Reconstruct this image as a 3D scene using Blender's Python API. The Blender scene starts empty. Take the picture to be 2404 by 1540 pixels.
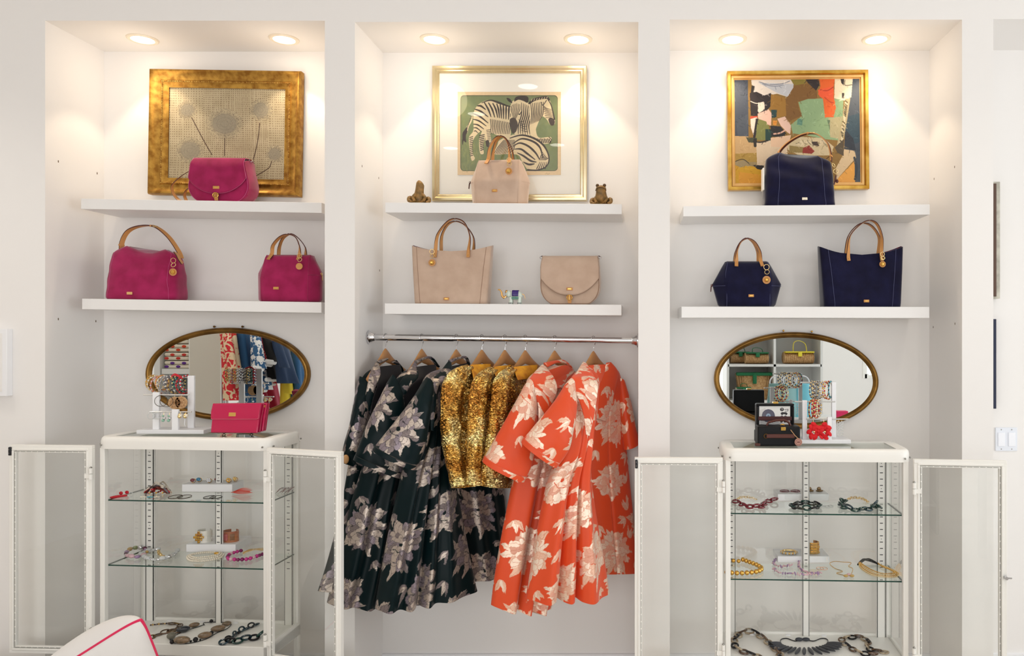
import bpy, bmesh, math, random
import numpy as np
from mathutils import Vector, Matrix
C = bpy.context.scene.collection
PI = math.pi
# ------------------------------------------------------------------ camera
# picture geometry (pixels of the 2404x1540 frame): focal length, vanishing point; eye height in metres
F, CX, CY, EY = 1737.0, 1490.0, 775.0, 1.70
cam_d = bpy.data.cameras.new('camera'); cam = bpy.data.objects.new('camera', cam_d); C.objects.link(cam)
cam_d.sensor_width = 36.0; cam_d.lens = F / 2404 * 36
cam_d.shift_x = -(CX - 1202) / 2404; cam_d.shift_y = (CY - 770) / 2404
cam_d.clip_start = 0.05; cam_d.clip_end = 60
cam.location = (0, 0, EY); cam.rotation_euler = (PI / 2, 0, 0)
bpy.context.scene.camera = cam
# ------------------------------------------------------------------ exposure, world, daylight
sc = bpy.context.scene
sc.view_settings.view_transform = 'Standard'; sc.view_settings.look = 'None'
sc.view_settings.exposure = -0.14; sc.view_settings.gamma = 1.0; sc.view_settings.use_curve_mapping = False
sc.cycles.max_bounces = 10; sc.cycles.transparent_max_bounces = 40; sc.cycles.diffuse_bounces = 5
sc.cycles.glossy_bounces = 5; sc.cycles.caustics_reflective = False; sc.cycles.caustics_refractive = False
sc.cycles.sample_clamp_indirect = 4.0
wd = bpy.data.worlds.new('world'); sc.world = wd; wd.use_nodes = True
wd.node_tree.nodes['Background'].inputs[0].default_value = (0.93, 0.97, 1.0, 1)
wd.node_tree.nodes['Background'].inputs[1].default_value = 1.4
def area(name, loc, rot, sx, sy, power, col):
    l = bpy.data.lights.new(name, 'AREA'); l.shape = 'RECTANGLE'; l.size = sx; l.size_y = sy
    l.energy = power; l.color = col
    o = bpy.data.objects.new(name, l); C.objects.link(o); o.location = loc; o.rotation_euler = rot
    return o
# daylight entering by the shop windows behind the camera and by the glazed right end of the room
area('window_daylight', (-0.6, -3.37, 1.7), (PI / 2, 0, 0), 4.4, 2.3, 80, (1.0, 0.985, 0.985))
area('side_window_daylight', (5.18, 0.4, 1.6), (PI / 2, 0, PI / 2), 3.6, 2.2, 66, (0.90, 0.955, 1.0))
area('right_rear_window_daylight', (4.15, -3.37, 2.0), (PI / 2, 0, 0), 1.5, 1.9, 15, (0.90, 0.955, 1.0))
area('added_passage_daylight', (5.15, 3.02, 1.75), (PI / 2, 0, PI / 2), 1.0, 2.4, 9, (0.86, 0.95, 1.0))  # area lamp added to brighten the passage and its soffit

# ------------------------------------------------------------------ helpers
def lin(c):
    if isinstance(c, str):
        c = c.lstrip('#'); c = tuple(int(c[i:i + 2], 16) for i in (0, 2, 4))
    r = []
    for v in c[:3]:
        v = v / 255.0
        r.append(v / 12.92 if v <= 0.04045 else ((v + 0.055) / 1.055) ** 2.4)
    return (r[0], r[1], r[2], 1.0)
def W(px, py, y):
    return Vector(((px - CX) / F * y, y, EY + (CY - py) / F * y))
def PZ(px, py, z):
    y = (EY - z) * F / (py - CY)
    return Vector(((px - CX) / F * y, y, z))
MATS = {}
def mat(name, col=(200, 200, 200), rough=0.5, metal=0.0, spec=0.5, noise=0.0, nscale=20.0, bump=0.0, bscale=200.0,
        sheen=0.0, coat=0.0, col2=None, emit=None, estr=0.0, attr=None, trans=0.0, ior=1.45, alpha=1.0, subs=0.0):
    if name in MATS: return MATS[name]
    m = bpy.data.materials.new(name); m.use_nodes = True; nt = m.node_tree
    b = nt.nodes['Principled BSDF']; N = nt.nodes.new; L = nt.links.new
    c = lin(col)
    b.inputs['Base Color'].default_value = c; b.inputs['Roughness'].default_value = rough
    b.inputs['Metallic'].default_value = metal; b.inputs['Specular IOR Level'].default_value = spec
    b.inputs['IOR'].default_value = ior
    if trans: b.inputs['Transmission Weight'].default_value = trans
    if alpha < 1: b.inputs['Alpha'].default_value = alpha
    if subs: b.inputs['Subsurface Weight'].default_value = subs
    if sheen: b.inputs['Sheen Weight'].default_value = sheen; b.inputs['Sheen Roughness'].default_value = 0.4
    if coat: b.inputs['Coat Weight'].default_value = coat; b.inputs['Coat Roughness'].default_value = 0.08
    if emit: b.inputs['Emission Color'].default_value = lin(emit); b.inputs['Emission Strength'].default_value = estr
    tc = N('ShaderNodeTexCoord')
    src = None
    if attr:
        a = N('ShaderNodeAttribute'); a.attribute_name = attr; src = a.outputs['Color']; L(src, b.inputs['Base Color'])
    if noise > 0 or col2:
        n = N('ShaderNodeTexNoise'); n.inputs['Scale'].default_value = nscale; n.inputs['Detail'].default_value = 4
        L(tc.outputs['Object'], n.inputs['Vector'])
        rp = N('ShaderNodeValToRGB'); L(n.outputs['Fac'], rp.inputs['Fac'])
        rp.color_ramp.elements[0].position = 0.35; rp.color_ramp.elements[1].position = 0.65
        c2 = lin(col2) if col2 else tuple(min(1, v * (1 - noise)) for v in c[:3]) + (1,)
        if src:
            mx = N('ShaderNodeMix'); mx.data_type = 'RGBA'; mx.blend_type = 'MULTIPLY'; mx.inputs[0].default_value = 1
            rp.color_ramp.elements[0].color = (1 - noise,) * 3 + (1,); rp.color_ramp.elements[1].color = (1, 1, 1, 1)
            L(src, mx.inputs[6]); L(rp.outputs[0], mx.inputs[7]); L(mx.outputs[2], b.inputs['Base Color'])
        else:
            rp.color_ramp.elements[0].color = c2; rp.color_ramp.elements[1].color = c
            L(rp.outputs[0], b.inputs['Base Color'])
    if bump > 0:
        n2 = N('ShaderNodeTexNoise'); n2.inputs['Scale'].default_value = bscale; n2.inputs['Detail'].default_value = 3
        L(tc.outputs['Object'], n2.inputs['Vector'])
        bp = N('ShaderNodeBump'); bp.inputs['Strength'].default_value = bump; bp.inputs['Distance'].default_value = 0.002
        L(n2.outputs['Fac'], bp.inputs['Height']); L(bp.outputs[0], b.inputs['Normal'])
    MATS[name] = m
    return m
def glass_mat(name, tint=(0.965, 0.98, 0.972), rough=0.0, ior=1.45, gain=1.0):
    if name in MATS: return MATS[name]
    m = bpy.data.materials.new(name); m.use_nodes = True; nt = m.node_tree; nt.nodes.clear(); N = nt.nodes.new; L = nt.links.new
    out = N('ShaderNodeOutputMaterial'); mix = N('ShaderNodeMixShader'); t = N('ShaderNodeBsdfTransparent'); g = N('ShaderNodeBsdfGlossy')
    fr = N('ShaderNodeFresnel'); fr.inputs[0].default_value = ior
    geo = N('ShaderNodeNewGeometry')
    ma = N('ShaderNodeMath'); ma.operation = 'MULTIPLY'; ma.inputs[1].default_value = gain
    t.inputs[0].default_value = tint + (1,); g.inputs[0].default_value = (1, 1, 1, 1); g.inputs['Roughness'].default_value = rough
    L(fr.outputs[0], ma.inputs[0])
    # the far face of a pane is seen from inside: keep its reflection as weak as the near one's
    mc = N('ShaderNodeMix'); mc.data_type = 'FLOAT'; L(geo.outputs['Backfacing'], mc.inputs[0]); L(ma.outputs[0], mc.inputs[2]); mc.inputs[3].default_value = 0.03
    L(mc.outputs[0], mix.inputs[0]); L(t.outputs[0], mix.inputs[1]); L(g.outputs[0], mix.inputs[2]); L(mix.outputs[0], out.inputs[0])
    MATS[name] = m
    return m

def wmat(o):
    M = o.matrix_basis.copy()
    while o.parent is not None:
        o = o.parent; M = o.matrix_basis @ M
    return M
class MB:
    """collects geometry and links it as ONE mesh object"""
    def __init__(s): s.v = []; s.f = []; s.mi = []; s.cols = None; s.nv = 0
    def add(s, vs, fs, mi=0):
        o = s.nv; s.v.extend([tuple(p) for p in vs]); s.nv += len(vs)
        for f in fs: s.f.append(tuple(i + o for i in f)); s.mi.append(mi)
    def box(s, x0, x1, y0, y1, z0, z1, mi=0):
        vs = [(x, y, z) for x in (x0, x1) for y in (y0, y1) for z in (z0, z1)]
        s.add(vs, [(0, 1, 3, 2), (4, 6, 7, 5), (0, 4, 5, 1), (2, 3, 7, 6), (0, 2, 6, 4), (1, 5, 7, 3)], mi)
    def obox(s, c, ax, ay, az, mi=0):
        c = Vector(c); ax, ay, az = Vector(ax), Vector(ay), Vector(az)
        vs = [c + ax * i + ay * j + az * k for i in (-1, 1) for j in (-1, 1) for k in (-1, 1)]
        s.add(vs, [(0, 1, 3, 2), (4, 6, 7, 5), (0, 4, 5, 1), (2, 3, 7, 6), (0, 2, 6, 4), (1, 5, 7, 3)], mi)
    def rings(s, R, closed=True, cap0=True, cap1=True, mi=0, loop=False):
        n = len(R[0]); m = len(R); fs = []
        for i in range(m if loop else m - 1):
            j2 = (i + 1) % m
            for j in range(n if closed else n - 1):
                k = (j + 1) % n
                fs.append((i * n + j, i * n + k, j2 * n + k, j2 * n + j))
        if closed and not loop:
            if cap0: fs.append(tuple(range(n - 1, -1, -1)))
            if cap1: fs.append(tuple((m - 1) * n + j for j in range(n)))
        s.add([p for r in R for p in r], fs, mi)
    def tube(s, pts, r, n=8, closed=False, mi=0, cap=True):
        pts = [Vector(p) for p in pts]; m = len(pts); R = []
        if not hasattr(r, '__len__'): r = [r] * m
        up = None
        for i, p in enumerate(pts):
            if closed: t = pts[(i + 1) % m] - pts[i - 1]
            else: t = pts[min(i + 1, m - 1)] - pts[max(i - 1, 0)]
            if t.length < 1e-9: t = Vector((0, 0, 1))
            t.normalize()
            if up is None:
                up = Vector((0, 0, 1)) if abs(t.z) < 0.9 else Vector((1, 0, 0))
            a = up - t * up.dot(t)
            if a.length < 1e-6: a = t.orthogonal()
            a.normalize(); up = a; b = t.cross(a)
            R.append([p + (a * math.cos(2 * PI * k / n) + b * math.sin(2 * PI * k / n)) * r[i] for k in range(n)])
        s.rings(R, True, cap, cap, mi, loop=closed)
    def cyl(s, p0, p1, r0, r1=None, n=16, mi=0):
        s.tube([p0, p1], [r0, r0 if r1 is None else r1], n, mi=mi)
    def ell(s, c, r, n=12, m=8, mi=0, rot=None):
        if not hasattr(r, '__len__'): r = (r, r, r)
        c = Vector(c); R = []
        for i in range(m + 1):
            t = -PI / 2 + PI * i / m
            ct = max(math.cos(t), 0.001)
            ring = [Vector((r[0] * ct * math.cos(2 * PI * k / n), r[1] * ct * math.sin(2 * PI * k / n), r[2] * math.sin(t))) for k in range(n)]
            if rot is not None: ring = [rot @ p for p in ring]
            R.append([c + p for p in ring])
        s.rings(R, mi=mi)
    def torus(s, c, R_, r, ax=(1, 0, 0), ay=(0, 0, 1), n=20, m=8, mi=0, sy=1.0):
        c = Vector(c); ax = Vector(ax); ay = Vector(ay)
        s.tube([c + ax * (R_ * math.cos(2 * PI * k / n)) + ay * (R_ * sy * math.sin(2 * PI * k / n)) for k in range(n)], r, m, closed=True, mi=mi)
    def poly(s, pts, d, mi=0):
        """closed outline pts (3D) extruded by the vector d"""
        pts = [Vector(p) for p in pts]; d = Vector(d); n = len(pts)
        s.add(pts + [p + d for p in pts], [tuple(range(n - 1, -1, -1)), tuple(range(n, 2 * n))] + [(i, (i + 1) % n, n + (i + 1) % n, n + i) for i in range(n)], mi)
    def ribbon(s, pts, w, t, wd, mi=0, mi_edge=None):
        """flat strap: pts centre line, w width, t thickness, wd width direction per point"""
        pts = [Vector(p) for p in pts]; m = len(pts); R = []
        for i, p in enumerate(pts):
            tg = (pts[min(i + 1, m - 1)] - pts[max(i - 1, 0)]).normalized()
            a = Vector(wd[i]); a = (a - tg * a.dot(tg))
            if a.length < 1e-6: a = tg.orthogonal()
            a.normalize(); b = tg.cross(a)
            ww = w[i] if hasattr(w, '__len__') else w
            R.append([p + a * ww / 2 + b * t / 2, p - a * ww / 2 + b * t / 2, p - a * ww / 2 - b * t / 2, p + a * ww / 2 - b * t / 2])
        base = s.nv; vs = [p for r in R for p in r]; s.add(vs, [])
        for i in range(m - 1):
            for j in range(4):
                k = (j + 1) % 4
                s.f.append((base + i * 4 + j, base + i * 4 + k, base + (i + 1) * 4 + k, base + (i + 1) * 4 + j))
                s.mi.append(mi if j in (0, 2) or mi_edge is None else mi_edge)
        s.f.append((base + 3, base + 2, base + 1, base)); s.mi.append(mi)
        e = base + (m - 1) * 4; s.f.append((e, e + 1, e + 2, e + 3)); s.mi.append(mi)
    def build(s, name, m, parent=None, world=True, bevel=0.0, seg=2, smooth=True, ang=35, sub=0):
        me = bpy.data.meshes.new(name)
        vs = s.v
        if parent is not None and world:
            Mi = wmat(parent).inverted(); vs = [Mi @ Vector(p) for p in vs]
        elif parent is None and world and vs:
            a = np.array([tuple(p) for p in vs]); o = Vector(((a[:, 0].min() + a[:, 0].max()) / 2, (a[:, 1].min() + a[:, 1].max()) / 2, a[:, 2].min()))
            vs = [Vector(p) - o for p in vs]
        me.from_pydata([tuple(p) for p in vs], [], s.f)
        for mm in (m if isinstance(m, (list, tuple)) else [m]): me.materials.append(mm)
        me.polygons.foreach_set('material_index', s.mi)
        if s.cols is not None:
            ca = me.color_attributes.new('col', 'FLOAT_COLOR', 'POINT'); ca.data.foreach_set('color', np.asarray(s.cols, dtype=np.float32).ravel())
        bm = bmesh.new(); bm.from_mesh(me); bmesh.ops.recalc_face_normals(bm, faces=bm.faces); bm.to_mesh(me); bm.free()
        if smooth:
            me.shade_smooth(); me.set_sharp_from_angle(angle=math.radians(ang))
        ob = bpy.data.objects.new(name, me); C.objects.link(ob)
        if parent is not None: ob.parent = parent
        elif world and s.v: ob.location = o
        if bevel:
            b = ob.modifiers.new('bevel', 'BEVEL'); b.width = bevel; b.segments = seg; b.limit_method = 'ANGLE'; b.angle_limit = math.radians(40)
        if sub:
            q = ob.modifiers.new('sub', 'SUBSURF'); q.levels = sub; q.render_levels = sub
        return ob
def tag(o, label=None, cat=None, group=None, kind=None):
    if label: o['label'] = label
    if cat: o['category'] = cat
    if group: o['group'] = group
    if kind: o['kind'] = kind
    return o
def thing(name, label, cat, loc=(0, 0, 0), group=None, rot=(0, 0, 0)):
    o = bpy.data.objects.new(name, None); C.objects.link(o); o.location = loc; o.rotation_euler = rot
    o.empty_display_size = 0.05
    return tag(o, label, cat, group)
def grid_mesh(name, P, col, m, parent=None, closed=False, flip=False, cap=False, smooth=True):
    """P (rows, cols, 3) world points -> one mesh with a colour per point"""
    r, c = P.shape[:2]
    P = P.astype(np.float64)
    o = Vector((0, 0, 0))
    V_ = P.reshape(-1, 3)
    if parent is not None:
        Mi = np.array(wmat(parent).inverted()); V_ = V_ @ Mi[:3, :3].T + Mi[:3, 3]
    else:
        o = Vector((V_[:, 0].mean(), V_[:, 1].mean(), V_[:, 2].min())); V_ = V_ - np.array(o)
    idx = np.arange(r * c).reshape(r, c)
    if closed: a = idx; b = np.roll(idx, -1, axis=1)
    else: a = idx[:, :-1]; b = idx[:, 1:]
    q = np.stack([a[:-1], b[:-1], b[1:], a[1:]], axis=-1).reshape(-1, 4)
    if flip: q = q[:, ::-1]
    me = bpy.data.meshes.new(name)
    nf = len(q)
    me.vertices.add(len(V_)); me.vertices.foreach_set('co', V_.astype(np.float32).ravel())
    loops = q.ravel(); starts = np.arange(nf) * 4
    capl = []
    if cap and closed:
        capl = [idx[0, ::-1] if not flip else idx[0], idx[-1] if not flip else idx[-1, ::-1]]
        for cl in capl:
            starts = np.append(starts, len(loops)); loops = np.append(loops, cl)
    me.loops.add(len(loops)); me.loops.foreach_set('vertex_index', loops.astype(np.int32))
    me.polygons.add(len(starts)); me.polygons.foreach_set('loop_start', starts.astype(np.int32))
    me.update(calc_edges=True); me.validate()
    if col is not None:
        ca = me.color_attributes.new('col', 'FLOAT_COLOR', 'POINT'); cc = np.ones((r * c, 4), np.float32); cc[:, :3] = col.reshape(-1, 3)
        ca.data.foreach_set('color', cc.ravel())
    for mm in (m if isinstance(m, (list, tuple)) else [m]): me.materials.append(mm)
    if smooth: me.shade_smooth()
    ob = bpy.data.objects.new(name, me); C.objects.link(ob)
    if parent is not None: ob.parent = parent
    else: ob.location = o
    return ob
def srgb_lin(a):
    a = np.asarray(a, dtype=np.float64) / 255.0
    return np.where(a <= 0.04045, a / 12.92, ((a + 0.055) / 1.055) ** 2.4)
class Canvas:
    """paints flat pictures in numpy; coordinates are x0..x1, y0..y1 (y down)"""
    def __init__(s, x0, y0, x1, y1, nx, bg):
        s.x0, s.y0, s.x1, s.y1 = x0, y0, x1, y1; s.nx = nx; s.k = nx / (x1 - x0); s.ny = int(round((y1 - y0) * s.k))
        s.a = np.zeros((s.ny, s.nx, 3)); s.a[:] = bg
        s.X = x0 + (np.arange(s.nx) + 0.5) / s.k; s.Y = y0 + (np.arange(s.ny) + 0.5) / s.k
    def _box(s, xa, ya, xb, yb):
        i0 = max(0, int((xa - s.x0) * s.k) - 1); i1 = min(s.nx, int((xb - s.x0) * s.k) + 2)
        j0 = max(0, int((ya - s.y0) * s.k) - 1); j1 = min(s.ny, int((yb - s.y0) * s.k) + 2)
        return i0, i1, j0, j1
    def _put(s, i0, i1, j0, j1, m, col, al):
        if i1 <= i0 or j1 <= j0: return
        v = s.a[j0:j1, i0:i1]; mm = (m * al)[..., None]; v[:] = v * (1 - mm) + np.asarray(col, float) * mm
    def poly(s, pts, col, al=1.0):
        p = np.asarray(pts, float)
        i0, i1, j0, j1 = s._box(p[:, 0].min(), p[:, 1].min(), p[:, 0].max(), p[:, 1].max())
        if i1 <= i0 or j1 <= j0: return
        X, Y = np.meshgrid(s.X[i0:i1], s.Y[j0:j1]); ins = np.zeros(X.shape, bool)
        n = len(p)
        for i in range(n):
            xa, ya = p[i]; xb, yb = p[(i + 1) % n]
            if ya == yb: continue
            c = ((ya > Y) != (yb > Y)) & (X < (xb - xa) * (Y - ya) / (yb - ya) + xa)
            ins ^= c
        s._put(i0, i1, j0, j1, ins.astype(float), col, al)
    def ellipse(s, cx, cy, rx, ry, col, al=1.0, ang=0.0, soft=0.0):
        R = max(rx, ry) * (1 + soft); i0, i1, j0, j1 = s._box(cx - R, cy - R, cx + R, cy + R)
        if i1 <= i0 or j1 <= j0: return
        X, Y = np.meshgrid(s.X[i0:i1] - cx, s.Y[j0:j1] - cy); ca, sa = math.cos(ang), math.sin(ang)
        d = np.sqrt(((X * ca + Y * sa) / rx) ** 2 + ((-X * sa + Y * ca) / ry) ** 2)
        m = (d < 1).astype(float) if soft == 0 else np.clip((1 + soft - d) / (2 * soft), 0, 1)
        s._put(i0, i1, j0, j1, m, col, al)
    def line(s, pts, w, col, al=1.0):
        p = [tuple(map(float, q)) for q in pts]; n = len(p) - 1
        ws = w if hasattr(w, '__len__') else [w] * (n + 1)
        if len(ws) != n + 1: ws = np.interp(np.linspace(0, 1, n + 1), np.linspace(0, 1, len(ws)), ws)
        wm = max(ws)
        xs = [q[0] for q in p]; ys = [q[1] for q in p]
        i0, i1, j0, j1 = s._box(min(xs) - wm, min(ys) - wm, max(xs) + wm, max(ys) + wm)
        if i1 <= i0 or j1 <= j0: return
        X, Y = np.meshgrid(s.X[i0:i1], s.Y[j0:j1]); m = np.zeros(X.shape)
        for i in range(n):
            (xa, ya), (xb, yb) = p[i], p[i + 1]; dx, dy = xb - xa, yb - ya; L2 = dx * dx + dy * dy + 1e-9
            t = np.clip(((X - xa) * dx + (Y - ya) * dy) / L2, 0, 1)
            d = np.hypot(X - xa - t * dx, Y - ya - t * dy); ww = (ws[i] + (ws[i + 1] - ws[i]) * t) / 2
            m = np.maximum(m, np.clip((ww - d) * s.k + 0.5, 0, 1))
        s._put(i0, i1, j0, j1, m, col, al)
    def curve(s, pts, w, col, al=1.0, n=6):
        s.line(smooth(pts, n), w, col, al)
    def noise(s, amp, cells, rng, stretch=(1, 1)):
        s.a += amp * (vnoise(s.ny, s.nx, cells * stretch[1], cells * stretch[0], rng)[..., None] - 0.5) * 2
    def sample(s, X, Y):
        i = np.clip(((X - s.x0) * s.k - 0.5), 0, s.nx - 1.001); j = np.clip(((Y - s.y0) * s.k - 0.5), 0, s.ny - 1.001)
        i0 = i.astype(int); j0 = j.astype(int); fi = (i - i0)[..., None]; fj = (j - j0)[..., None]
        a = s.a
        return (a[j0, i0] * (1 - fi) + a[j0, i0 + 1] * fi) * (1 - fj) + (a[j0 + 1, i0] * (1 - fi) + a[j0 + 1, i0 + 1] * fi) * fj
def smooth(pts, n=6, closed=False):
    """Catmull-Rom through pts (any dimension)"""
    p = np.asarray([tuple(q) for q in pts], float); m = len(p); out = []
    for i in range(m if closed else m - 1):
        if closed: a, b, c, d = p[i - 1], p[i], p[(i + 1) % m], p[(i + 2) % m]
        else: a, b, c, d = p[max(i - 1, 0)], p[i], p[i + 1], p[min(i + 2, m - 1)]
        for k in range(n):
            t = k / n; out.append(0.5 * ((2 * b) + (c - a) * t + (2 * a - 5 * b + 4 * c - d) * t * t + (3 * b - a - 3 * c + d) * t ** 3))
    if not closed: out.append(p[-1])
    return [tuple(q) for q in out]
def vnoise(ny, nx, cy, cx, rng):
    cy = max(2, int(cy)); cx = max(2, int(cx)); g = rng.random((cy + 1, cx + 1))
    Y = np.linspace(0, cy - 1e-6, ny); X = np.linspace(0, cx - 1e-6, nx); j = Y.astype(int); i = X.astype(int)
    fy = (Y - j)[:, None]; fx = (X - i)[None]; fy = fy * fy * (3 - 2 * fy); fx = fx * fx * (3 - 2 * fx)
    a = g[j][:, i]; b = g[j][:, i + 1]; c = g[j + 1][:, i]; d = g[j + 1][:, i + 1]
    return (a * (1 - fx) + b * fx) * (1 - fy) + (c * (1 - fx) + d * fx) * fy
def picture(name, cv, corners, m, parent):
    """a painted flat sheet: corners TL, TR, BL, BR in world space"""
    TL, TR, BL, BR = [np.array(q) for q in corners]
    u = np.linspace(0, 1, cv.nx)[None, :, None]; v = np.linspace(0, 1, cv.ny)[:, None, None]
    P = (TL * (1 - u) + TR * u) * (1 - v) + (BL * (1 - u) + BR * u) * v
    return grid_mesh(name, P, srgb_lin(np.clip(cv.a, 0, 255)), m, parent, flip=True, smooth=False)

# ------------------------------------------------------------------ materials
M_wall = mat('wall_paint', (241, 238, 235), 0.75, bump=0.03, bscale=90)
M_ceil = mat('ceiling_paint', (243, 241, 238), 0.8)
M_floor = mat('floor_wood', (226, 218, 208), 0.45, noise=0.25, nscale=3)
M_shelf = mat('shelf_lacquer', (240, 238, 236), 0.35)
M_white = mat('white_metal', (244, 242, 236), 0.3)
M_whitep = mat('white_lacquer', (244, 244, 246), 0.4)
M_chrome = mat('chrome', (215, 215, 218), 0.1, 1.0)
M_gold = mat('gold_metal', (226, 178, 92), 0.22, 1.0)
M_lgold = mat('pale_gold_metal', (236, 208, 150), 0.25, 1.0)
M_black = mat('black_plastic', (24, 24, 28), 0.4)
M_glass = glass_mat('clear_glass')
M_glassg = mat('glass_edge', (26, 66, 56), 0.15)
M_mirror = mat('mirror_silver', (238, 242, 242), 0.005, 1.0)
M_tan = mat('tan_leather', (206, 146, 84), 0.45, noise=0.1, nscale=30)
M_edge = mat('dark_leather_edge', (78, 28, 22), 0.4)
M_fill = mat('linen_white', (238, 236, 234), 0.9, bump=0.15, bscale=400)

# ------------------------------------------------------------------ room shell
YF, YB = 3.33, 3.70
def xf(px, y=YF): return (px - CX) / F * y
def zf(py, y=YF): return EY + (CY - py) / F * y
ZC = 3.62
def struct(name, mb, m, bevel=0.0):
    o = mb.build(name, m, bevel=bevel, smooth=False); o['kind'] = 'structure'; return o
mb = MB()
cols_px = [(None, 106), (762.5, 833), (1498.5, 1572.5), (2258.5, 2332)]
z_top = [48.5, 51.5, 46.0, 45.0]
edges = [-4.9] + [v for c in cols_px for v in c if v is not None]
xs = [(-4.9, xf(106)), (xf(762.5), xf(833)), (xf(1498.5), xf(1572.5)), (xf(2258.5), xf(2332))]
for a, b in xs: mb.box(a, b, YF, YB + 0.05, 0, ZC)
wall_front = struct('wall_front', mb, M_wall)
niche = [(xs[0][1], xs[1][0]), (xs[1][1], xs[2][0]), (xs[2][1], xs[3][0]), (xs[3][1], 5.2)]
for i, (a, b) in enumerate(niche):
    mb = MB(); mb.box(a, b, YF, YB + 0.05, zf(z_top[i]), ZC)
    struct('trim_%d' % (i + 1), mb, M_wall)
mb = MB(); mb.box(-4.9, 5.2, YB, YB + 0.12, 0, ZC); struct('wall_back', mb, M_wall)
mb = MB(); mb.box(-4.9, 5.2, -3.4, YB + 0.12, -0.1, 0); struct('floor', mb, M_floor)
mb = MB(); mb.box(-4.9, 5.2, -3.4, YB + 0.12, ZC, ZC + 0.1); struct('ceiling', mb, M_ceil)
mb = MB(); mb.box(-5.0, -4.9, -3.4, YB + 0.12, 0, ZC); struct('wall_left', mb, M_wall)
mb = MB()
mb.box(5.2, 5.3, -3.4, -1.45, 0, ZC); mb.box(5.2, 5.3, 2.25, 2.5, 0, ZC); mb.box(5.2, 5.3, 3.55, YB + 0.12, 0, ZC); mb.box(5.2, 5.3, -1.45, 3.55, 0, 0.45); mb.box(5.2, 5.3, -1.45, 3.55, 2.95, ZC)
struct('wall_right', mb, M_wall)
mb = MB()
mb.box(-4.9, -2.85, -3.5, -3.4, 0, ZC); mb.box(1.65, 3.35, -3.5, -3.4, 0, ZC); mb.box(4.95, 5.2, -3.5, -3.4, 0, ZC); mb.box(3.35, 4.95, -3.5, -3.4, 0, 1.0); mb.box(3.35, 4.95, -3.5, -3.4, 3.0, ZC); mb.box(-2.85, 1.65, -3.5, -3.4, 0, 0.45); mb.box(-2.85, 1.65, -3.5, -3.4, 3.15, ZC)
struct('wall_rear', mb, M_wall)
def window(name, x0, x1, z0, z1, n, place):
    mb = MB(); t = 0.05
    mb.box(x0, x1, -t, t, z0, z0 + 0.06); mb.box(x0, x1, -t, t, z1 - 0.06, z1)
    for i in range(n + 1):
        x = x0 + (x1 - x0) * i / n; mb.box(x - 0.03, x + 0.03, -t, t, z0, z1)
    mb.v = [place(p) for p in mb.v]; return struct(name, mb, M_white)
window('window_1', -2.85, 1.65, 0.45, 3.15, 3, lambda p: (p[0], p[1] - 3.44, p[2]))
window('window_2', -1.45, 2.25, 0.45, 2.95, 2, lambda p: (5.25 + p[1], p[0], p[2]))
window('window_4', 3.35, 4.95, 1.0, 3.0, 2, lambda p: (p[0], p[1] - 3.44, p[2]))
window('window_added', 2.5, 3.55, 0.45, 2.95, 1, lambda p: (5.25 + p[1], p[0], p[2]))  # unseen window, added for the extra daylight in the passage
for i, (a, b) in enumerate(niche):
    mb = MB(); mb.box(a + 0.001, b - 0.001, YB - 0.014, YB, 0, 0.085); struct('baseboard_%s' % ('left', 'middle', 'right', 'passage')[i], mb, M_whitep)
# small screw holes left by older shelf pins in the side walls of the niches
mb = MB()
for px, py, side in ((137, 379, 0), (137, 749, 0), (228, 407, 0), (225, 754, 0), (850, 390, 1), (889, 418, 1), (891, 635, 1), (2241, 392, 3), (2193, 420, 3), (2191, 768, 3), (2242, 760, 3)):
    X = {0: xs[0][1], 1: xs[1][1], 3: xs[3][0]}[side]; y = X * F / (px - CX); z = EY + (CY - py) / F * y
    mb.ell((X, y, z), (0.0012, 0.0035, 0.006), 8, 6)
o = mb.build('screw_hole_marks', mat('hole', (120, 105, 90), 0.9)); tag(o, 'tiny brown screw holes in the side walls of the three niches', 'hole', kind='structure'); o.name = 'trim_5'
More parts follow.
